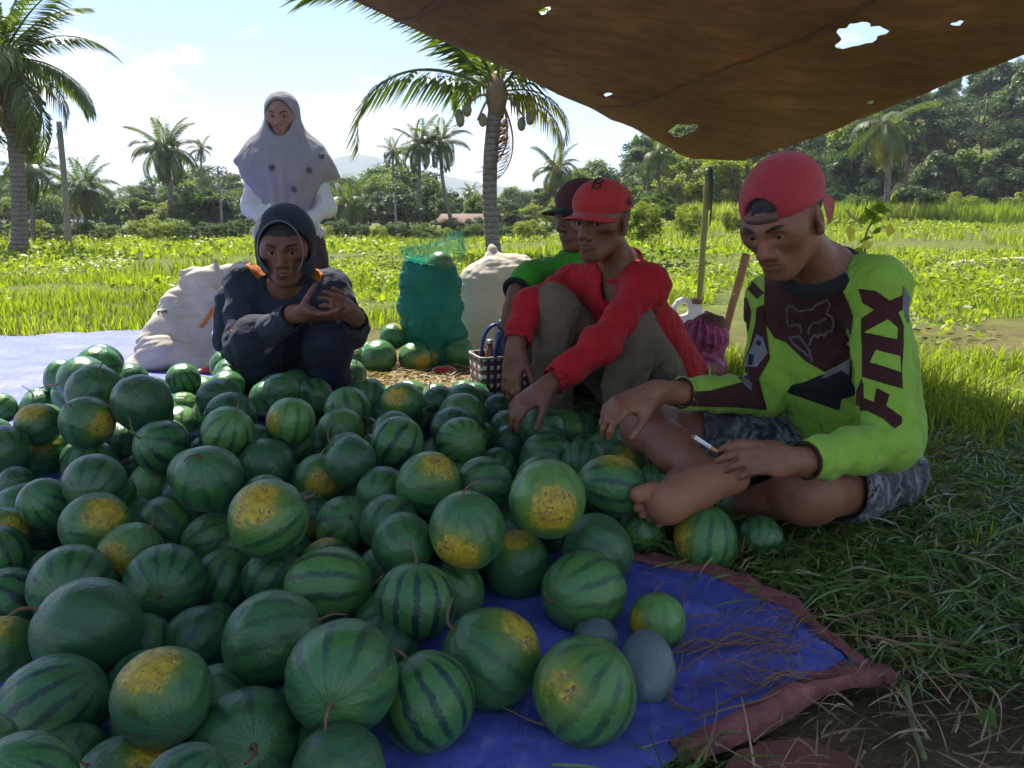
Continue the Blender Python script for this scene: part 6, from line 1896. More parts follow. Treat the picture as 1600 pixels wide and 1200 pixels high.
def cap_meshes(fr, root, mat, bill_mat=None, backward=False, tilt=0.0, strap_mat=None, body=None):
    S = fr.S; zcut = .034
    ey = -1 if backward else 1
    E = lambda c, r, **k: Ell(fr(c), np.array(r) * S, fr.R, **k)
    zt = .088 if backward else .078
    pr = [E((0, -.012, .046), (.0865, .1045, zt), k=0), E((0, .03 * ey - .012, .060 if not backward else .070), (.070, .070, .060), k=.03), E((0, -.012, .044 + zt), (.009, .009, .007), k=.006),
          E((0, -.012, .036), (.080, .098, .080), k=0, op='sub')]
    nrm = fr.R @ unit(np.array([0, tilt, -1.0]))
    pr.append(Plane(fr((0, 0, zcut)), nrm))
    if backward:
        pr.append(E((0, .098, .052), (.040, .055, .040), k=.004, op='sub'))
    a = fr((0, -.01, .05)) - .16 * S; b_ = fr((0, -.01, .05)) + .16 * S
    V, Q, T = surface_nets(*sdf_grid(pr, .0032, a, b_))
    V = laplace(V, Q, 2, .4)
    cap = part('cap', V, Q, mat, root)
    # bill
    n, mrow = 22, 10
    top, bot = [], []
    for i in range(n):
        u = -1 + 2 * i / (n - 1); x_ = .078 * math.sin(u * 1.35) / math.sin(1.35)
        y0 = .0985 * math.sqrt(max(0, 1 - (x_ / .0885) ** 2)) - .006
        y1 = y0 + .074 * (1 - abs(u) ** 2.6) + .004
        for j in range(mrow):
            t = j / (mrow - 1); y_ = y0 + (y1 - y0) * t
            z_ = zcut + .002 - .020 * (x_ / .078) ** 2 - .010 * t - tilt * y_ * 0
            pt_ = np.array([x_, (y_ - .004) * ey, z_ - (.042 * t if backward else 0)])
            top.append(fr(pt_ + [0, 0, .0016])); bot.append(fr(pt_ - [0, 0, .0016]))
    gi = np.arange(n * mrow).reshape(n, mrow)
    q = np.stack([gi[:-1, :-1], gi[1:, :-1], gi[1:, 1:], gi[:-1, 1:]], -1).reshape(-1, 4)
    N0 = n * mrow
    rim = np.concatenate([gi[:, 0], gi[-1, 1:], gi[::-1, -1][1:], gi[0, ::-1][1:]])
    side = np.stack([rim[:-1], rim[:-1] + N0, rim[1:] + N0, rim[1:]], -1)
    part('bill', np.concatenate([top, bot]), [np.concatenate([q, q[:, ::-1] + N0, side])], bill_mat or mat, root, under=cap)
    if backward:
        pts = []
        rows = []
        for a_ in np.linspace(-.46, .46, 13):
            x_ = .0865 * math.sin(a_); y_ = .1045 * math.cos(a_) - .012
            rows.append([fr((x_ * 1.012, y_ * 1.012, zcut - .001)), fr((x_ * 1.0, y_ * 1.0, zcut + .022)), fr((x_ * .975, y_ * .975, zcut + .022)), fr((x_ * .985, y_ * .985, zcut - .001))])
        V = np.array(rows).reshape(-1, 3); gi = np.arange(52).reshape(13, 4); g2 = np.roll(gi, -1, 1)
        part('strap', V, np.stack([gi[:-1], g2[:-1], g2[1:], gi[1:]], -1).reshape(-1, 4), strap_mat, root, False, under=cap)
    return cap, V, Q

def hair_part(fr, root, zlow=-.055, front=.03):
    S = fr.S
    E = lambda c, r, **k: Ell(fr(c), np.array(r) * S, fr.R, **k)
    pr = [E((0, -.009, .033), (.0785, .0985, .088), k=0), E((0, .098, -.030), (.092, .092, .079), k=.01, op='sub'), E((0, .115, -.005), (.14, .098, .052), k=.006, op='sub'), E((-.082, .002, -.015), (.02, .026, .042), k=.006, op='sub'), E((.082, .002, -.015), (.02, .026, .042), k=.006, op='sub'),
          Plane(fr((0, 0, zlow)), fr.R @ np.array([0, 0, -1.0]))]
    a = fr((0, 0, 0)) - .15 * S
    V, Q, T = surface_nets(*sdf_grid(pr, .0035, a, a + .30 * S))
    V = V + vnormals(V, Q) * (.0015 * vnoise(V, 160))[:, None]
    part('hair', V, Q, MAT_HAIR, root)

def body_part(prims, root, mat, fine, h=.0055):
    V, Q, T = sculpt(prims, h, fine)
    def near_(tg, d0, d1):
        o_ = np.zeros(len(V)); ps = [p for p in prims if p.tag == tg and p.op == 'u']
        if ps:
            lo_ = np.min([p.box()[0] for p in ps], 0); hi_ = np.max([p.box()[1] for p in ps], 0)
            i_ = np.nonzero(((V > lo_) & (V < hi_)).all(1))[0]
            if len(i_): o_[i_] = sstep((d1 - np.min([p.d(V[i_]) for p in ps], 0)) / (d1 - d0))
        return o_
    return part('body', V, Q, mat, root, attrs={'lip': near_(1, .0002, .0026), 'sole': near_(2, .003, .012)})

def headbox(fr): return (fr.c - .165 * fr.S, fr.c + .165 * fr.S, .0026)

def wr3(amp, sc):
    A1 = np.array([[1, .6, -.3], [-.3, 1.3, .5], [.5, -.4, 2.0]]); A2 = np.array([[1.6, -.5, .4], [.4, 1, -.7], [-.6, .6, 1.4]])
    return lambda V: amp * 1.3 * (np.abs(vnoise(V @ A1, sc * .7)) - .3) + amp * .7 * (np.abs(vnoise(V @ A2, sc * 1.6)) - .3)

def fabric(name, col, rough=.8, var=.12, bmp=.3, sheen=.15, scale=7, trans=0.0):
    m = simple(name, col, rough, var, scale, 0, 320, .2, sheen=sheen * .4, translucent=trans)
    nt = m.node_tree; b = nt.nodes['Principled BSDF']; co = objco(nt)
    def ridge(sc_, rot):
        mp_ = nd(nt, 'ShaderNodeMapping', {'Vector': co, 'Scale': (1, 1.6, .7), 'Rotation': rot})
        return math_n(nt, 'ABSOLUTE', math_n(nt, 'SUBTRACT', noise(nt, mp_.outputs[0], sc_, 2, .5, .6), .5))
    weave = nd(nt, 'ShaderNodeTexVoronoi', {'Vector': co, 'Scale': 420.0})
    hgt = math_n(nt, 'ADD', math_n(nt, 'ADD', ridge(11, (.4, .3, .9)), math_n(nt, 'MULTIPLY', ridge(24, (1.2, .2, .1)), .5)), math_n(nt, 'MULTIPLY', weave.outputs[0], .012))
    bump(nt, b, hgt, .5, .03)
    return m

# ---------------------------------------------------------------- right man, neon jersey
pelv = P(1335, 742, 1.93)
root = thing('person', 'man in neon green and maroon jersey and camouflage shorts sitting cross-legged, red cap worn backwards', 'person', (pelv[0], pelv[1], .03), 'people resting round the melon pile')
fr = Frame(P(1224, 344, 1.66), (-.64, -.62, -.46), (-.10, .0, 1), .95)
nk = P(1284, 426, 1.78)
shL, shR = P(1366, 450, 1.71), P(1208, 470, 1.99)
elL, wrL = P(1392, 694, 1.62), P(1246, 722, 1.48)
elR, wrR = P(1196, 618, 1.94), P(1024, 613, 1.72)
hipL, knL = P(1378, 742, 1.90), P(1262, 768, 1.60)
hipR, knR = P(1275, 715, 2.02), P(1012, 668, 1.84)
anR = P(1093, 738, 1.60)
shinL = P(1135, 800, 1.80)
fL = np.array([-.62, -.78, 0]); latL = np.array([.78, -.62, 0])
pr = head_prims(fr, nk, .054, .75)
pr += [Cone(nk, P(1300, 470, 1.86), .07, .09, k=.03), Cone(P(1305, 470, 1.88), P(1328, 700, 1.95), .080, .082, k=.03, flat=(latL, 1.25)),
       Cone(shL, elL, .046, .040, k=.03), Cone(elL, wrL, .038, .027, k=.02), Cone(shR, elR, .046, .040, k=.03), Cone(elR, wrR, .038, .026, k=.02),
       Cone(nk, shL, .05, .05, k=.03), Cone(nk, shR, .05, .05, k=.03),
       Cone(hipL, knL, .085, .066, k=.04), Ell(knL, (.072, .070, .070), k=.03), Cone(knL, shinL, .055, .036, k=.03), Cone(hipR, knR, .085, .060, k=.04), Ell(knR, (.060, .060, .062), k=.03),
       Cone(knR, knR * .45 + anR * .55, .052, .053, k=.03), Cone(knR * .45 + anR * .55, anR, .050, .033, k=.03)]
# left hand holding the cigarette
hd = unit(P(1120, 708, 1.40) - wrL)
hp1, bx1 = hand_prims(wrL + hd * .015, hd, (.05, -.75, .65), 1, (.30, .55, .35), .02, 1.02, (.35, .85, -.45), .1)
# right hand hanging over the knee
hd2 = unit(P(935, 655, 1.66) - wrR)
hp2, bx2 = hand_prims(wrR + hd2 * .015, hd2 + np.array([0, 0, .08]), (-.25, -.45, .85), -1, (.42, .55, .4), .05, 1.0, (.6, .75, -.35), .2)
pr += hp1 + hp2
# sole of the right foot turned to the viewer
FY = 1.55
heel, ball = P(1140, 744, FY), P(1046, 784, FY - .02)
up_s = unit(P(1050, 740, FY) - P(1060, 820, FY))
pr += [Ell(heel, (.040, .040, .034), k=.02, tag=2), Cone(heel, P(1090, 762, FY), .034, .038, k=.02, tag=2), Cone(P(1090, 766, FY), ball, .040, .044, k=.02, tag=2),
       Ell(P(1040, 792, FY - .02), (.040, .030, .036), k=.02, tag=2), Cone(anR, P(1108, 748, FY + .02), .034, .036, k=.03), Cone(anR, P(1060, 760, FY + .03), .03, .036, k=.03),
       Cone(P(1022, 765, FY - .005), P(1008, 769, FY - .012), .0165, .019, k=.003, tag=2), Ell(P(998, 773, FY - .02), (.020, .018, .019), k=.006, tag=2),
       Cone(P(1014, 789, FY), P(997, 792, FY - .01), .0105, .0125, k=.002, tag=2), Cone(P(1016, 800, FY), P(1004, 803, FY - .005), .010, .0115, k=.002, tag=2),
       Cone(P(1026, 806, FY), P(1015, 810, FY), .0095, .010, k=.004, tag=2), Cone(P(1036, 812, FY), P(1030, 818, FY), .009, .0095, k=.004, tag=2)]
ffc = P(1070, 775, FY)
man = body_part(pr, root, SKIN_A, [headbox(fr), (*bx1, .003), (*bx2, .003), (ffc - .15, ffc + .15, .0034)])
add_eyes(fr, root, man, (0, -.45))
hair_part(fr, root)
m, nt, b = new_mat('red_trucker_cap')
co = objco(nt)
vz = nd(nt, 'ShaderNodeTexVoronoi', {'Vector': co, 'Scale': 300.0})
setc(nt, b, ramp(nt, noise(nt, co, 9, 4), [(.3, (.30, .012, .018)), (.7, (.44, .022, .030))]))
b.inputs['Roughness'].default_value = .75; b.inputs['Sheen Weight'].default_value = .2
bump(nt, b, vz.outputs[0], .5, .003)
MAT_CAPR = m
cap_meshes(fr, root, MAT_CAPR, None, True, 0.05, simple('cap_strap', (.12, .075, .05), .5, .1))
# jersey
NEON = fabric('neon_jersey', (.235, .43, .045), .75, .10, .25, .25, 5)
MAROON = fabric('maroon_print', (.050, .014, .014), .8, .15)
BLACKP = fabric('black_print_cloth', (.014, .015, .018), .8, .2)
GREYP = fabric('grey_print', (.16, .165, .17), .8, .12)
LOGOG = fabric('logo_grey', (.115, .10, .10), .8, .12)
pr = [Cone(P(1298, 468, 1.85), P(1318, 560, 1.88), .108, .112, k=.03, flat=(latL, 1.36)), Cone(P(1318, 560, 1.88), P(1335, 715, 1.94), .112, .125, k=.04, flat=(latL, 1.30), wr=(.006, 38, .5)),
      Cone(P(1352, 510, 1.90), P(1372, 650, 1.96), .095, .11, k=.06),
      Cone(nk + [0, .01, -.02], shL, .066, .066, k=.05), Cone(nk + [0, .01, -.02], shR, .062, .062, k=.05), Ell(shL, (.062, .062, .060), k=.04),
      Cone(shL, shL * .4 + elL * .6, .062, .058, k=.03), Cone(shL * .4 + elL * .6, elL, .058, .055, k=.02, wr=(.005, 55, .2)), Cone(elL, wrL + (elL - wrL) * .06, .056, .043, k=.025, wr=(.0055, 60, 1.0)),
      Cone(shR, elR, .064, .056, k=.035, wr=(.004, 45, 2.0)), Cone(elR, wrR + (elR - wrR) * .20, .054, .040, k=.025, wr=(.004, 65, .7))]
dL = unit(wrL - elL); cL = wrL + (elL - wrL) * .08
dR = unit(wrR - elR); cR = wrR + (elR - wrR) * .22
pr += [Plane(cL, dL, (cL + dL * .06, .10)), Plane(cR, dR, (cR + dR * .06, .10)), Cone(cL - dL * .02, cL + dL * .05, .0335, .033, k=0, op='sub'), Cone(cR - dR * .02, cR + dR * .05, .031, .030, k=0, op='sub'),
       Plane(P(1330, 752, 1.94), unit(np.array([.15, -.2, -1]))), Cone(nk + [0, -.01, .0], fr((0, -.02, -.06)), .066, .062, k=.01, op='sub')]
V, Q, T = sculpt(pr, .0058, wrinkle=wr3(.0040, 14))
jer = part('jersey', V, Q, NEON, root)
bv = bvh_of(V, Q)
A_ = lambda pts: [(1280 + x_ / 4.0, 400 + y_ / 4.0) for x_, y_ in pts]
B_ = lambda pts: [(1120 + x_ / 4.614, 400 + y_ / 4.614) for x_, y_ in pts]
letters([A_([(245, 205), (350, 215), (440, 278), (515, 245), (525, 330), (525, 560), (515, 700), (520, 830), (515, 1050), (470, 1082), (400, 1020), (300, 965), (205, 965), (225, 870), (270, 760), (270, 600), (265, 480), (262, 390), (345, 335), (275, 295)])],
        MAROON, 'sleeve_print', bv, root, jer, 5, .0018)
letters([A_([(285, 478), (425, 395), (485, 450), (480, 520)]), A_([(488, 350), (522, 335), (522, 440)]), A_([(355, 588), (500, 625), (505, 725), (320, 665)]),
         A_([(270, 755), (520, 830), (515, 1005), (420, 935), (440, 865), (360, 820), (345, 910), (285, 885), (285, 800)])], NEON, 'sleeve_lettering', bv, root, jer, 5, .0036)
letters([B_([(350, 120), (500, 20), (600, 60), (720, 60), (800, 60), (850, 100), (900, 230), (950, 330), (985, 440), (965, 620), (1000, 700), (1000, 760), (960, 740), (780, 835), (700, 790), (640, 755), (560, 680), (500, 620), (415, 590), (350, 480), (345, 300)])],
        MAROON, 'chest_panel', bv, root, jer, 5, .0018)
letters([B_([(780, 850), (960, 745), (1000, 760), (1010, 1000), (900, 1030), (880, 1110), (700, 1050), (500, 980), (540, 930), (650, 900), (740, 860)])], BLACKP, 'belly_print', bv, root, jer, 5, .0020)
letters([B_([(790, 838), (965, 742), (955, 860), (900, 820), (800, 870), (760, 880)])], GREYP, 'grey_stripe', bv, root, jer, 4, .0036)
fox = [[(510, 360), (560, 356), (595, 390), (690, 375), (720, 345), (800, 306), (817, 350), (792, 408), (836, 432), (846, 482), (826, 540), (800, 530), (782, 570), (742, 560), (735, 582), (708, 562), (688, 590), (672, 640)],
       [(511, 365), (513, 420), (520, 478)], [(518, 496), (560, 494), (598, 486), (612, 512), (618, 555)], [(664, 558), (670, 512), (692, 478), (740, 468), (792, 440)],
       [(530, 578), (562, 632), (640, 690), (668, 722)], [(545, 580), (602, 572), (656, 650), (678, 690), (692, 760)]]
letters([stroke(resample(B_(s_), 2.0, False), 3.6) for s_ in fox], LOGOG, 'animal_head_logo', bv, root, jer, 3, .0042)
letters([B_([(225, 150), (345, 265), (290, 310), (215, 230)]), B_([(205, 250), (250, 400), (235, 520), (165, 650), (118, 610), (150, 540), (185, 480), (170, 350)]),
         B_([(340, 350), (385, 740), (260, 960), (150, 880), (240, 650), (280, 480), (290, 370)]), B_([(60, 700), (110, 800), (95, 860), (40, 760)]),
         [(1060, 614), (1110, 610), (1150, 600), (1185, 590), (1198, 640), (1150, 636), (1060, 634)]], MAROON, 'sleeve_print', bv, root, jer, 5, .0018)
for q_ in ([(290, 565), (338, 585), (368, 700), (292, 800), (185, 798), (258, 655)], [(152, 842), (250, 925), (238, 975), (190, 930)]): letters([B_(q_)], GREYP, 'sleeve_letter', bv, root, jer, 4, .0036)
for q_ in ([(240, 705), (275, 715), (262, 790), (232, 780)], [(300, 600), (330, 620), (320, 650), (290, 640)]): letters([B_(q_)], BLACKP, 'sleeve_letter', bv, root, jer, 3, .0052)
letters([[(1411, 446), (1429, 480), (1441, 556), (1431, 560), (1420, 508), (1409, 482)]], GREYP, 'back_panel', bv, root, jer, 4, .002)
# collar
cc = []
cn_ = unit(unit(fr((0, -.02, -.06)) - nk) * .5 + np.array([-.15, -.2, .8])); e1 = unit(np.cross(cn_, [0, 1, .2])); e2 = np.cross(cn_, e1)
ctr = nk + np.array([-.012, -.018, .004])
pts = [ctr + .076 * (e1 * math.cos(a) + e2 * math.sin(a)) for a in np.linspace(0, 2 * math.pi, 33)]
V, F = tube(pts, .0175, 8, False); part('collar', V, F, fabric('dark_collar', (.014, .018, .018), .85, .15), root, under=jer)
for c_, d_, r_ in ((cL, dL, .0385), (cR, dR, .0355)):
    e1 = unit(np.cross(d_, [0, 0, 1])); e2 = np.cross(d_, e1)
    V, F = tube([c_ + r_ * (e1 * math.cos(a) + e2 * math.sin(a)) for a in np.linspace(0, 2 * math.pi, 25)], .0026, 6, False)
    part('cuff', V, F, MAROON, root, under=jer)
# shorts
m, nt, b = new_mat('camouflage_cloth')
co = objco(nt)
a1 = noise(nt, nd(nt, 'ShaderNodeMapping', {'Vector': co, 'Scale': (1, 1, .55)}).outputs[0], 22, 3, .6, .8); a2 = noise(nt, co, 34, 3, .55, .6)
c = ramp(nt, a1, [(.0, (.045, .050, .050)), (.47, (.105, .115, .115)), (.56, (.22, .225, .22))], 'CONSTANT')
c = mixc(nt, maprange(nt, a2, .56, .58), c, (.024, .026, .030))
setc(nt, b, c); b.inputs['Roughness'].default_value = .85
bump(nt, b, noise(nt, co, 300, 3), .25, .003)
MAT_CAMO = m
dLt = unit(knL - hipL); dRt = unit(knR - hipR)
hL = hipL + (knL - hipL) * .72; hR = hipR + (knR - hipR) * .78
pr = [Ell(pelv + [0, .02, -.02], (.165, .15, .115), k=.05), Cone(hipL, knL, .108, .094, k=.05, wr=(.006, 40, .3)), Cone(hipR, knR, .100, .080, k=.05, wr=(.005, 40, 1.3)), Cone(P(1310, 715, 1.98), P(1340, 745, 1.92), .10, .11, k=.05),
      Plane(hL, dLt + np.array([0, 0, -.25]), (hL + dLt * .10, .19)), Plane(hR, dRt, (hR + dRt * .10, .17)), Cone(hL - dLt * .03, hL + dLt * .1, .082, .074, k=0, op='sub'), Cone(hR - dRt * .03, hR + dRt * .1, .070, .064, k=0, op='sub'),
      Plane(np.array([0, 0, .030]), (0, 0, -1))]
V, Q, T = sculpt(pr, .0065, wrinkle=wr3(.0055, 14))
part('shorts', V, Q, MAT_CAMO, root)
# cigarette
ca, cb = P(1119, 705, 1.400), P(1083, 681, 1.385)
croot = thing('cigarette', 'lit white cigarette between the fingers of the right man', 'cigarette', ca)
V, F = tube(np.array([ca + (cb - ca) * t for t in (.28, .5, .97)]), .0042, 10); part('paper', V, F, simple('cigarette_paper', (.75, .74, .72), .7, .03), croot)
V, F = tube(np.array([ca + (cb - ca) * t for t in (-.02, .14, .279)]), .0043, 10); part('filter', V, F, simple('cigarette_filter', (.50, .25, .08), .7, .1), croot)
V, F = tube(np.array([ca + (cb - ca) * t for t in (.971, 1.0, 1.02)]), [.0041, .0036, .002], 10); part('ash', V, F, simple('ash', (.16, .15, .15), .95, .3, 60), croot)

# ---------------------------------------------------------------- man in the red shirt
pel = P(1018, 592, 2.58)
root = thing('person', 'man in red long-sleeved shirt, khaki trousers and red cap sitting with knees drawn up', 'person', (pel[0], pel[1], .05), 'people resting round the melon pile')
fr = Frame(P(940, 346, 2.36), (-.60, -.79, -.10), (.05, 0, 1), .98)
nk = P(972, 418, 2.44)
shL, shR = P(1012, 446, 2.34), P(893, 444, 2.58)
elL, wrL = P(938, 540, 2.16), P(858, 602, 2.05)
elR, wrR = P(826, 480, 2.38), P(806, 540, 2.28)
hipL, knL, anL = P(1040, 600, 2.50), P(988, 515, 2.28), P(965, 705, 2.26)
hipR, knR, anR = P(965, 600, 2.62), P(866, 482, 2.40), P(862, 690, 2.36)
lat = np.array([.79, -.60, 0])
pr = head_prims(fr, nk, .050, .25, 1)
pr += [Cone(nk, P(970, 460, 2.48), .06, .08, k=.03), Cone(P(970, 460, 2.48), pel, .09, .10, k=.03, flat=(lat, 1.25)), Cone(nk, shL, .045, .045, k=.03), Cone(nk, shR, .045, .045, k=.03),
       Cone(shL, elL, .042, .036, k=.03), Cone(elL, wrL, .034, .025, k=.02), Cone(shR, elR, .042, .036, k=.03), Cone(elR, wrR, .034, .025, k=.02),
       Cone(hipL, knL, .07, .05, k=.03), Cone(knL, anL, .045, .035, k=.03), Cone(hipR, knR, .07, .05, k=.03), Cone(knR, anR, .045, .035, k=.03),
       Cone(anL, anL + [-.10, -.12, -.02], .035, .026, k=.03), Cone(anR, anR + [-.10, -.12, -.02], .035, .026, k=.03)]
d1 = unit(P(818, 625, 2.02) - wrL)
hp1, bx1 = hand_prims(wrL + d1 * .01, d1 + np.array([0, 0, -.1]), (-.3, -.5, .8), -1, (.35, .5, .4), .05, 1.0, (.6, .75, -.35), .2)
d2 = unit(P(797, 610, 2.25) - wrR)
hp2, bx2 = hand_prims(wrR + d2 * .01, d2, (-.6, -.75, .1), -1, (.12, .2, .2), .05, 1.05, (.45, .85, -.3), .15)
pr += hp1 + hp2
man = body_part(pr, root, SKIN_B, [headbox(fr), (*bx1, .0034), (*bx2, .0034)], .006)
add_eyes(fr, root, man, (-.35, -.05))
hair_part(fr, root)
MAT_CAPRED = fabric('red_cap_cloth', (.40, .030, .028), .8, .1, .3, .3)
cap, V, Q = cap_meshes(fr, root, MAT_CAPRED, None, False, -.10)
bvc = bvh_of(V, Q)
letters([stroke([(926, 294), (932, 280)], 3.2), stroke(resample([(932, 280), (940, 281), (942, 284), (938, 287), (931, 287)], 1.5, False), 2.6), stroke(resample([(931, 287), (938, 288), (938, 292), (933, 295), (926, 294)], 1.5, False), 2.6)],
        BLACKP, 'letter_b_emblem', bvc, root, cap, 2.0, .0022)
letters([[(978, 320), (981, 308), (987, 320)]], BLACKP, 'small_triangle_mark', bvc, root, cap, 2.0, .0022)
REDC = fabric('red_shirt_cloth', (.40, .012, .018), .8, .10, .3, .15)
pr = [Cone(P(968, 462, 2.47), P(995, 530, 2.54), .105, .115, k=.03, flat=(lat, 1.32)), Cone(P(995, 530, 2.54), pel + [.02, 0, .02], .115, .135, k=.04, flat=(lat, 1.22), wr=(.005, 40, 0)),
      Cone(P(1020, 520, 2.52), P(1040, 590, 2.58), .09, .10, k=.05),
      Cone(nk + [0, .01, -.02], shL, .06, .064, k=.05), Cone(nk + [0, .01, -.02], shR, .058, .060, k=.05),
      Cone(shL, elL, .060, .050, k=.04, wr=(.005, 48, .5)), Cone(elL, wrL, .050, .043, k=.03, wr=(.004, 55, 1.5)), Cone(shR, elR, .055, .048, k=.04, wr=(.005, 48, 2)), Cone(elR, wrR, .047, .043, k=.03, wr=(.004, 55, 3))]
for w_, e_, rr in ((wrL, elL, .037), (wrR, elR, .037)):
    d_ = unit(w_ - e_); c_ = w_ - d_ * .01
    pr += [Plane(c_, d_, (c_ + d_ * .06, .10)), Cone(c_ - d_ * .02, c_ + d_ * .05, rr, rr, k=0, op='sub')]
pr += [Plane(pel + [0, 0, -.04], unit(np.array([0, -.2, -1]))), Cone(nk, fr((0, -.02, -.06)), .062, .058, k=.01, op='sub'), Cone(nk + fr.R[:, 1] * .04 + [0, 0, -.03], nk + fr.R[:, 1] * .09 + [0, 0, -.10], .045, .02, k=.01, op='sub')]
V, Q, T = sculpt(pr, .0062, wrinkle=wr3(.0055, 14))
sh = part('shirt', V, Q, REDC, root)
bv = bvh_of(V, Q)
letters([[(944, 424), (962, 416), (958, 440), (950, 462), (942, 470), (938, 445)]], BLACKP, 'open_collar_painted_shadow', bv, root, sh, 4, .002)  # black patch on the shirt paints the shade inside the open collar
cn_ = unit(fr((0, -.02, -.06)) - nk); e1 = unit(np.cross(cn_, [0, 1, .2])); e2 = np.cross(cn_, e1)
V, F = tube([nk + cn_ * .01 + .064 * (e1 * math.cos(a) + e2 * math.sin(a)) for a in np.linspace(0, 2 * math.pi, 33)], .011, 8, False)
part('collar', V, F, REDC, root, under=sh)
KHAKI = fabric('khaki_cloth', (.155, .115, .072), .85, .15, .35, .1)
pr = [Ell(pel + [0, 0, -.03], (.15, .13, .10), k=.04), Cone(hipL, knL, .088, .072, k=.04, wr=(.004, 40, 0)), Cone(knL, anL, .072, .060, k=.03, wr=(.005, 45, 1)), Cone(hipR, knR, .088, .072, k=.04, wr=(.004, 40, 2)), Cone(knR, anR, .072, .060, k=.03, wr=(.005, 45, 3)),
      Plane(np.array([0, 0, .055]), (0, 0, -1))]
V, Q, T = sculpt(pr, .0068, wrinkle=wr3(.004, 18))
part('trousers', V, Q, KHAKI, root)

# ---------------------------------------------------------------- man hidden behind him
pel = P(965, 590, 2.98)
root = thing('person', 'man in green shirt and dark maroon cap half hidden behind the red-shirted man', 'person', (pel[0], pel[1], .05), 'people resting round the melon pile')
fr = Frame(P(911, 338, 2.76), (-.80, -.58, -.08), (0, 0, 1), 1.02)
nk = P(928, 408, 2.82)
shR, shL = P(900, 418, 2.78), P(985, 430, 2.90)
elR, wrR = P(826, 436, 2.62), P(806, 458, 2.55)
lat = np.array([.58, -.8, 0])
pr = head_prims(fr, nk, .05, .4)
pr += [Cone(nk, P(935, 450, 2.86), .06, .08, k=.03), Cone(P(935, 450, 2.86), pel, .10, .11, k=.03), Cone(shR, elR, .042, .036, k=.03), Cone(elR, wrR, .034, .026, k=.02), Cone(nk, shR, .045, .045, k=.03),
       Cone(nk, shL, .045, .045, k=.03), Cone(P(930, 600, 2.95), P(850, 540, 2.74), .07, .05, k=.03), Cone(P(850, 540, 2.74), P(862, 640, 2.78), .045, .035, k=.03)]
d1 = unit(P(797, 500, 2.54) - wrR)
hp1, bx1 = hand_prims(wrR + d1 * .01, d1, (-.5, -.8, .2), -1, (.2, .3, .3), .04, 1.0, (.5, .8, -.3))
pr += hp1
man = body_part(pr, root, SKIN_B, [headbox(fr), (*bx1, .0036)], .007)
add_eyes(fr, root, man)
hair_part(fr, root)
cap_meshes(fr, root, fabric('dark_maroon_cap', (.075, .020, .022), .8, .2), fabric('black_bill', (.016, .018, .02), .7, .2), False, -.06)
GREENC = fabric('green_shirt_cloth', (.045, .27, .018), .8, .12, .3, .2)
pr = [Cone(P(935, 455, 2.86), pel, .115, .14, k=.03, flat=(lat, 1.25)), Cone(nk + [0, .01, -.03], shR, .058, .062, k=.05), Cone(nk + [0, .01, -.03], shL, .058, .062, k=.05), Cone(shR, elR, .064, .054, k=.04, wr=(.005, 48, .5)), Cone(elR, wrR, .053, .044, k=.03, wr=(.004, 55, 1.5))]
d_ = unit(wrR - elR); c_ = wrR - d_ * .01
pr += [Plane(c_, d_, (c_ + d_ * .06, .10)), Cone(c_ - d_ * .02, c_ + d_ * .05, .036, .036, k=0, op='sub')]
V, Q, T = sculpt(pr, .007, wrinkle=wr3(.004, 15))
sh = part('shirt', V, Q, GREENC, root)
e1 = unit(np.cross(d_, [0, 0, 1])); e2 = np.cross(d_, e1)
V, F = tube([c_ - d_ * t + .046 * (e1 * math.cos(a) + e2 * math.sin(a)) for t in (0,) for a in np.linspace(0, 2 * math.pi, 25)], .009, 6, False)
part('cuff', V, F, BLACKP, root, under=sh)
pr = [Ell(pel, (.15, .14, .11), k=.04), Cone(P(930, 600, 2.95), P(850, 540, 2.74), .09, .075, k=.03), Cone(P(850, 540, 2.74), P(862, 640, 2.78), .072, .06, k=.03), Plane(np.array([0, 0, .05]), (0, 0, -1))]
V, Q, T = sculpt(pr, .009, wrinkle=wr3(.004, 15)); part('trousers', V, Q, fabric('dark_trousers', (.03, .03, .035), .85, .2), root)

# ---------------------------------------------------------------- squatting man
pel = P(452, 592, 3.02)
root = thing('person', 'squatting man in dark hooded jacket with orange shoulder patches, holding out an open hand', 'person', (pel[0], pel[1], .05), 'people resting round the melon pile')
fr = Frame(P(447, 388, 2.76), (.10, -.97, -.16), (0, 0, 1), 1.08)
nk = P(448, 452, 2.86)
shR, shL = P(381, 442, 2.86), P(517, 450, 2.86)
elR, wrR = P(378, 545, 2.72), P(462, 490, 2.54)
elL, wrL = P(548, 520, 2.74), P(556, 496, 2.60)
hipR, knR, anR = P(420, 600, 3.02), P(402, 530, 2.66), P(402, 640, 2.78)
hipL, knL, anL = P(490, 600, 3.02), P(516, 528, 2.66), P(514, 640, 2.78)
pr = head_prims(fr, nk, .05, .45, .7)
pr += [Cone(nk, P(448, 490, 2.92), .06, .09, k=.03), Cone(P(448, 490, 2.92), pel, .09, .10, k=.03), Cone(shR, elR, .042, .036, k=.03), Cone(elR, wrR, .034, .026, k=.02), Cone(shL, elL, .042, .036, k=.03), Cone(elL, wrL, .034, .026, k=.02),
       Cone(nk, shR, .045, .045, k=.03), Cone(nk, shL, .045, .045, k=.03), Cone(hipR, knR, .07, .05, k=.03), Cone(knR, anR, .045, .035, k=.03), Cone(hipL, knL, .07, .05, k=.03), Cone(knL, anL, .045, .035, k=.03),
       Cone(anR, anR + [0, -.15, -.03], .035, .026, k=.03), Cone(anL, anL + [0, -.15, -.03], .035, .026, k=.03)]
d1 = unit(P(536, 496, 2.50) - wrR)
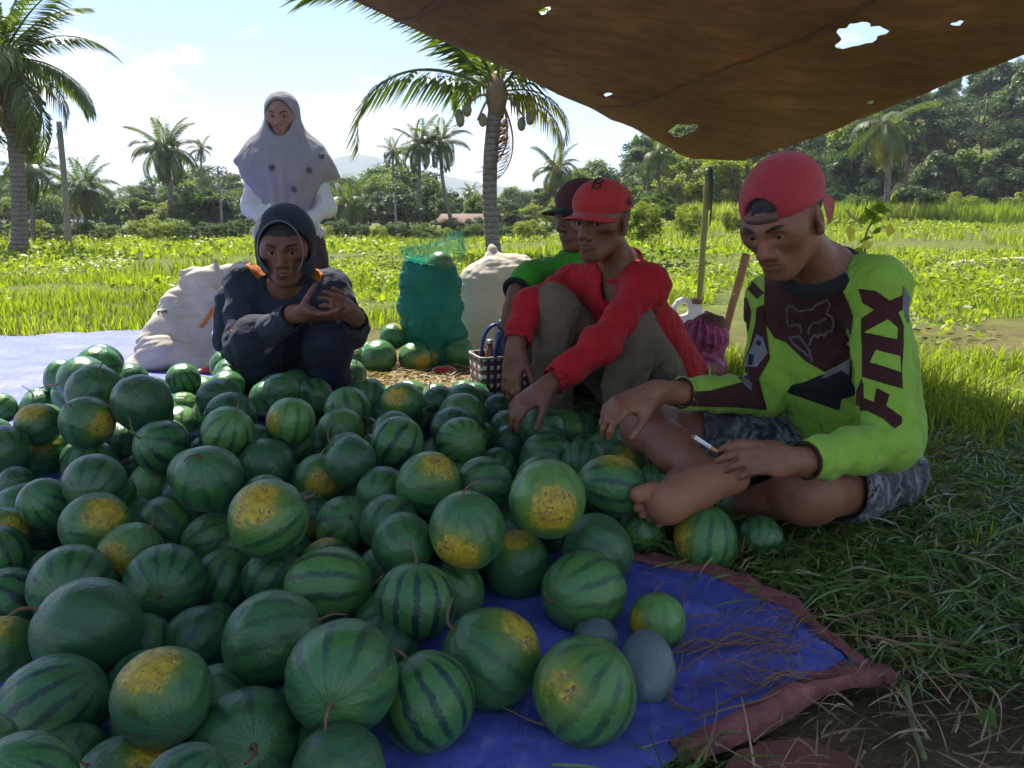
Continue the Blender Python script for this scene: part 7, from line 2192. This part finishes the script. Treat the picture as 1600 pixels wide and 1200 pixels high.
hp1, bx1 = hand_prims(wrR + d1 * .01, d1, (-.05, -.35, -.9), -1, (.12, .2, .15), .10, 1.08, (.35, .5, -.85), .1)
d2 = unit(P(532, 478, 2.52) - wrL)
hp2, bx2 = hand_prims(wrL + d2 * .01, d2, (.3, -.8, .4), 1, (.45, .5, .4), .05, 1.0, (.5, .8, -.2))
pr += hp1 + hp2
man = body_part(pr, root, SKIN_B, [headbox(fr), (*bx1, .0036), (*bx2, .0036)], .007)
add_eyes(fr, root, man, (-.1, 0))
hair_part(fr, root)
NAVY = fabric('dark_navy_jacket', (.028, .034, .050), .85, .2, .35, .15)
GREYJ = fabric('dark_grey_sleeve', (.042, .040, .044), .85, .2, .35, .1)
pr = [Cone(P(448, 488, 2.91), pel, .125, .155, k=.04, flat=((1, 0, 0), 1.25), wr=(.005, 35, 0)), Cone(nk + [0, .02, -.0], shR, .064, .066, k=.05), Cone(nk + [0, .02, -.0], shL, .064, .066, k=.05),
      Cone(shR, elR, .066, .060, k=.04, wr=(.006, 42, .5)), Cone(elR, wrR, .060, .046, k=.03, wr=(.005, 50, 1.5)), Cone(shL, elL, .068, .060, k=.04, wr=(.006, 42, 2.5)), Cone(elL, wrL, .058, .046, k=.03, wr=(.005, 50, .5)),
      Cone(P(365, 470, 2.98), P(352, 535, 2.98), .07, .05, k=.05)]
for w_, e_ in ((wrR, elR), (wrL, elL)):
    d_ = unit(w_ - e_); c_ = w_ - d_ * .015
    pr += [Plane(c_, d_, (c_ + d_ * .06, .10)), Cone(c_ - d_ * .02, c_ + d_ * .05, .037, .037, k=0, op='sub')]
pr += [Cone(nk + [0, -.02, .02], fr((0, .0, -.06)), .066, .062, k=.01, op='sub')]
V, Q, T = sculpt(pr, .007, wrinkle=wr3(.0055, 14))
jk = part('jacket', V, Q, NAVY, root)
bv = bvh_of(V, Q)
ORANGE = fabric('orange_patch', (.42, .115, .012), .8, .12)
for q_ in ([(384, 414), (404, 405), (412, 418), (415, 430), (402, 437), (395, 428)], [(489, 416), (505, 428), (500, 443), (484, 432)], [(360, 514), (386, 526), (372, 531)]): letters([q_], ORANGE, 'orange_patch', bv, root, jk, 4, .0025)
S = fr.S
E = lambda c, r, **k: Ell(fr(c), np.array(r) * S, fr.R, **k)
pr = [E((0, -.018, .038), (.098, .114, .104), k=0), E((0, -.010, -.045), (.088, .095, .070), k=.04), Cone(fr((0, -.05, -.06)), nk + [0, .05, .0], .078, .075, k=.04),
      E((0, .010, .012), (.086, .106, .098), k=.004, op='sub'), Cone(fr((0, .05, .01)), fr((0, .20, -.03)), .066 * S, .085 * S, k=.006, op='sub', flat=(fr.R[:, 2], 1.32)), Cone(fr((0, .05, -.08)), nk + [0, -.12, -.06], .055, .05, k=.01, op='sub'),
      Plane(nk + [0, 0, -.045], (0, 0, -1))]
a = fr.c - np.array([.19, .2, .24]); b_ = fr.c + np.array([.19, .22, .19])
V, Q, T = surface_nets(*sdf_grid(pr, .004, a, b_)); V = laplace(V, Q, 2, .4); V = V + vnormals(V, Q) * (.003 * vnoise(V, 22))[:, None]
hood = part('hood', V, Q, fabric('teal_hood', (.030, .045, .058), .85, .2, .35, .15), root)
pts = [fr((.070 * math.cos(a_), .098 - .010 * math.sin(a_) ** 2, .012 + .092 * math.sin(a_) * (1 if math.sin(a_) > 0 else 1.0))) for a_ in np.linspace(-.9, math.pi + .9, 40)]
V, F = tube(pts, .0026, 6); part('hood_piping', V, F, fabric('grey_piping', (.16, .17, .18), .7, .1), root, under=hood)
pr = [Ell(pel + [0, 0, -.02], (.16, .14, .12), k=.04), Cone(hipR, knR, .095, .082, k=.04, wr=(.005, 40, 0)), Cone(knR, anR, .080, .066, k=.03, wr=(.005, 45, 1)), Cone(hipL, knL, .095, .082, k=.04, wr=(.005, 40, 2)), Cone(knL, anL, .080, .066, k=.03, wr=(.005, 45, 3)), Plane(np.array([0, 0, .06]), (0, 0, -1))]
V, Q, T = sculpt(pr, .0075, wrinkle=wr3(.005, 16))
tr_ = part('trousers', V, Q, fabric('dark_jeans', (.020, .024, .036), .85, .2, .35, .1), root)
letters([[(411, 549), (425, 536), (431, 539), (418, 554)]], fabric('worn_patch', (.10, .075, .075), .85, .2), 'trouser_patch', bvh_of(V, Q), root, tr_, 4, .0025)

# ---------------------------------------------------------------- standing woman
WY = 4.6
ft = gp(452, WY)
root = thing('person', 'woman in long mauve headscarf and white blouse standing behind the squatting man', 'person', ft, 'people resting round the melon pile')
fr = Frame(P(441, 183, WY), (.03, -1, -.12), (0, 0, 1), 1.06)
nk = P(443, 232, WY + .03)
shR, shL = P(398, 262, WY + .05), P(492, 262, WY + .05)
elR, wrR = P(392, 325, WY + .02), P(437, 352, WY - .15)
elL, wrL = P(511, 325, WY + .02), P(470, 352, WY - .15)
pr = head_prims(fr, nk, .045, .2)
hipz = P(450, 385, WY)
pr += [Cone(nk, P(445, 270, WY + .04), .05, .09, k=.03), Cone(P(445, 270, WY + .04), hipz, .09, .11, k=.03, flat=((1, 0, 0), 1.3)), Cone(shR, elR, .036, .032, k=.03), Cone(elR, wrR, .030, .022, k=.02), Cone(shL, elL, .036, .032, k=.03), Cone(elL, wrL, .030, .022, k=.02),
       Cone(hipz + [-.07, 0, 0], ft + [-.09, 0, .06], .08, .04, k=.03), Cone(hipz + [.07, 0, 0], ft + [.16, 0, .06], .08, .04, k=.03), Cone(ft + [-.09, 0, .04], ft + [-.09, -.16, .03], .035, .028, k=.02), Cone(ft + [.16, 0, .04], ft + [.16, -.16, .03], .035, .028, k=.02)]
hp1, bx1 = hand_prims(wrR, (.9, -.2, -.25), (0, -.9, .3), 1, (.2, .3, .3), .03, .9)
hp2, bx2 = hand_prims(wrL + [0, -.02, 0], (-.9, -.2, -.25), (0, -.9, .3), -1, (.2, .3, .3), .03, .9)
pr += hp1 + hp2
man = body_part(pr, root, SKIN_C, [headbox(fr), (*bx1, .004), (*bx2, .004)], .009)
add_eyes(fr, root, man)
WHITE = fabric('white_blouse', (.58, .57, .52), .8, .08, .3, .15, 6, .15)
pr = [Cone(P(445, 275, WY + .04), P(450, 350, WY + .02), .105, .125, k=.03, flat=((1, 0, 0), 1.4)), Cone(P(450, 350, WY + .02), P(452, 372, WY), .125, .150, k=.03, flat=((1, 0, 0), 1.35)),
      Cone(shR, elR, .050, .052, k=.04, wr=(.006, 40, .5)), Cone(elR, wrR, .050, .036, k=.03, wr=(.006, 45, 1.5)), Cone(shL, elL, .050, .052, k=.04, wr=(.006, 40, 2.5)), Cone(elL, wrL, .050, .036, k=.03, wr=(.006, 45, .7)),
      Plane(P(450, 368, WY), (0, 0, -1))]
V, Q, T = sculpt(pr, .009, wrinkle=wr3(.006, 13)); bl = part('blouse', V, Q, WHITE, root)
it = []
for k in range(46):
    a_ = 2 * math.pi * k / 46; c_ = P(452, 366, WY) + np.array([.20 * math.cos(a_), .15 * math.sin(a_), -.004 + .008 * math.sin(k * 2.1)])
    it.append(tube([c_ + [0, 0, .035], c_ + [0, 0, .012], c_ - [0, 0, .012]], [.010, .016, .004], 6))
V, F = join(it); part('lace_hem', V, F, WHITE, root, under=bl)
TRS = fabric('plum_trousers', (.040, .022, .026), .85, .2, .3, .1)
pr = [Ell(hipz + [0, 0, .0], (.17, .12, .12), k=.05), Cone(hipz + [-.07, 0, 0], ft + [-.09, 0, .08], .12, .10, k=.05, wr=(.004, 25, 0)), Cone(hipz + [.09, 0, 0], ft + [.17, 0, .08], .13, .11, k=.05, wr=(.004, 25, 1)), Plane(ft + [0, 0, .04], (0, 0, -1))]
V, Q, T = sculpt(pr, .010, wrinkle=wr3(.006, 11)); part('trousers', V, Q, TRS, root)
S = fr.S
E = lambda c, r, **k: Ell(fr(c), np.array(r) * S, fr.R, **k)
fx = (1, 0, 0)
pr = [E((0, -.012, .034), (.094, .110, .100), k=0), E((0, .0, -.05), (.094, .104, .085), k=.04), Cone(P(441, 208, WY + .02), P(444, 236, WY + .04), .095, .130, k=.04, flat=(fx, 1.15)), Cone(P(444, 236, WY + .04), P(447, 264, WY + .03), .135, .150, k=.05, flat=(fx, 1.62)),
      Cone(P(447, 264, WY + .02), P(453, 336, WY - .03), .150, .070, k=.05, flat=(fx, 1.66)), Cone(P(402, 244, WY + .03), P(370, 251, WY + .03), .085, .018, k=.05), Cone(P(490, 250, WY + .03), P(526, 275, WY + .03), .085, .018, k=.05)]
ex = [Cone(fr((0, .06, .002)), fr((0, .22, -.02)), .066 * S, .078 * S, k=.010, op='sub', flat=(fr.R[:, 2], 1.32)), E((0, .012, .0), (.078, .100, .098), k=.004, op='sub')]
def hijabw(V):
    a_ = np.arctan2(V[:, 1] - WY, V[:, 0] - P(446, 250, WY)[0]); z_ = (P(446, 215, WY)[2] - V[:, 2]) / .35
    return (.006 * np.sin(a_ * 11 + 2 * vnoise(V, 3)) + .006 * vnoise(V * np.array([1, 1, .25]), 16)) * sstep(z_) + .002 * vnoise(V, 24)
V, Q, T = sculpt(pr + ex, .0075, wrinkle=hijabw)
hj = part('headscarf', V, Q, fabric('mauve_scarf', (.265, .25, .25), .8, .08, .25, .2, 5, .12), root)
bv = bvh_of(V, Q)
it = []
for px_, py_ in ((424, 262), (483, 266), (460, 296), (502, 244)):
    d_ = Vector(ray(px_, py_)).normalized(); hit, nrm, _, _ = bv.ray_cast(Vector((0, 0, CAM_H)), d_)
    if hit is None: continue
    h_ = np.array(hit); n_ = np.array(nrm); n_ = n_ if np.dot(n_, np.array(d_)) < 0 else -n_
    e1 = unit(np.cross(n_, [0, 0, 1])); e2 = np.cross(n_, e1)
    fl = []
    for k in range(6):
        a_ = k * math.pi / 3; dr = e1 * math.cos(a_) + e2 * math.sin(a_)
        fl.append(tube([h_ + n_ * .004, h_ + n_ * .006 + dr * .008, h_ + n_ * .004 + dr * .018], [.006, .008, .003], 6))
    V2_, F2_ = join(fl); part('fabric_flower', V2_, F2_, fabric('dark_flower', (.09, .09, .10), .85, .3), root, under=hj)

# ------------------------------------------------------------------ haze
V, F = boxm((0, 800, 60), (5000, 2400, 130))
hz = link('haze', mesh_np('haze', V, F[0]), None)
m = bpy.data.materials.new('haze_air'); m.use_nodes = True; nt = m.node_tree; nt.nodes.clear()
pv = nd(nt, 'ShaderNodeVolumePrincipled', {'Color': (.86, .92, 1.0, 1), 'Density': .0008, 'Anisotropy': 0.0})
out = nd(nt, 'ShaderNodeOutputMaterial', {'Volume': pv.outputs[0]})
hz.data.materials.append(m)
hz['kind'] = 'stuff'; hz['label'] = 'thin pale haze in the air over the whole field'
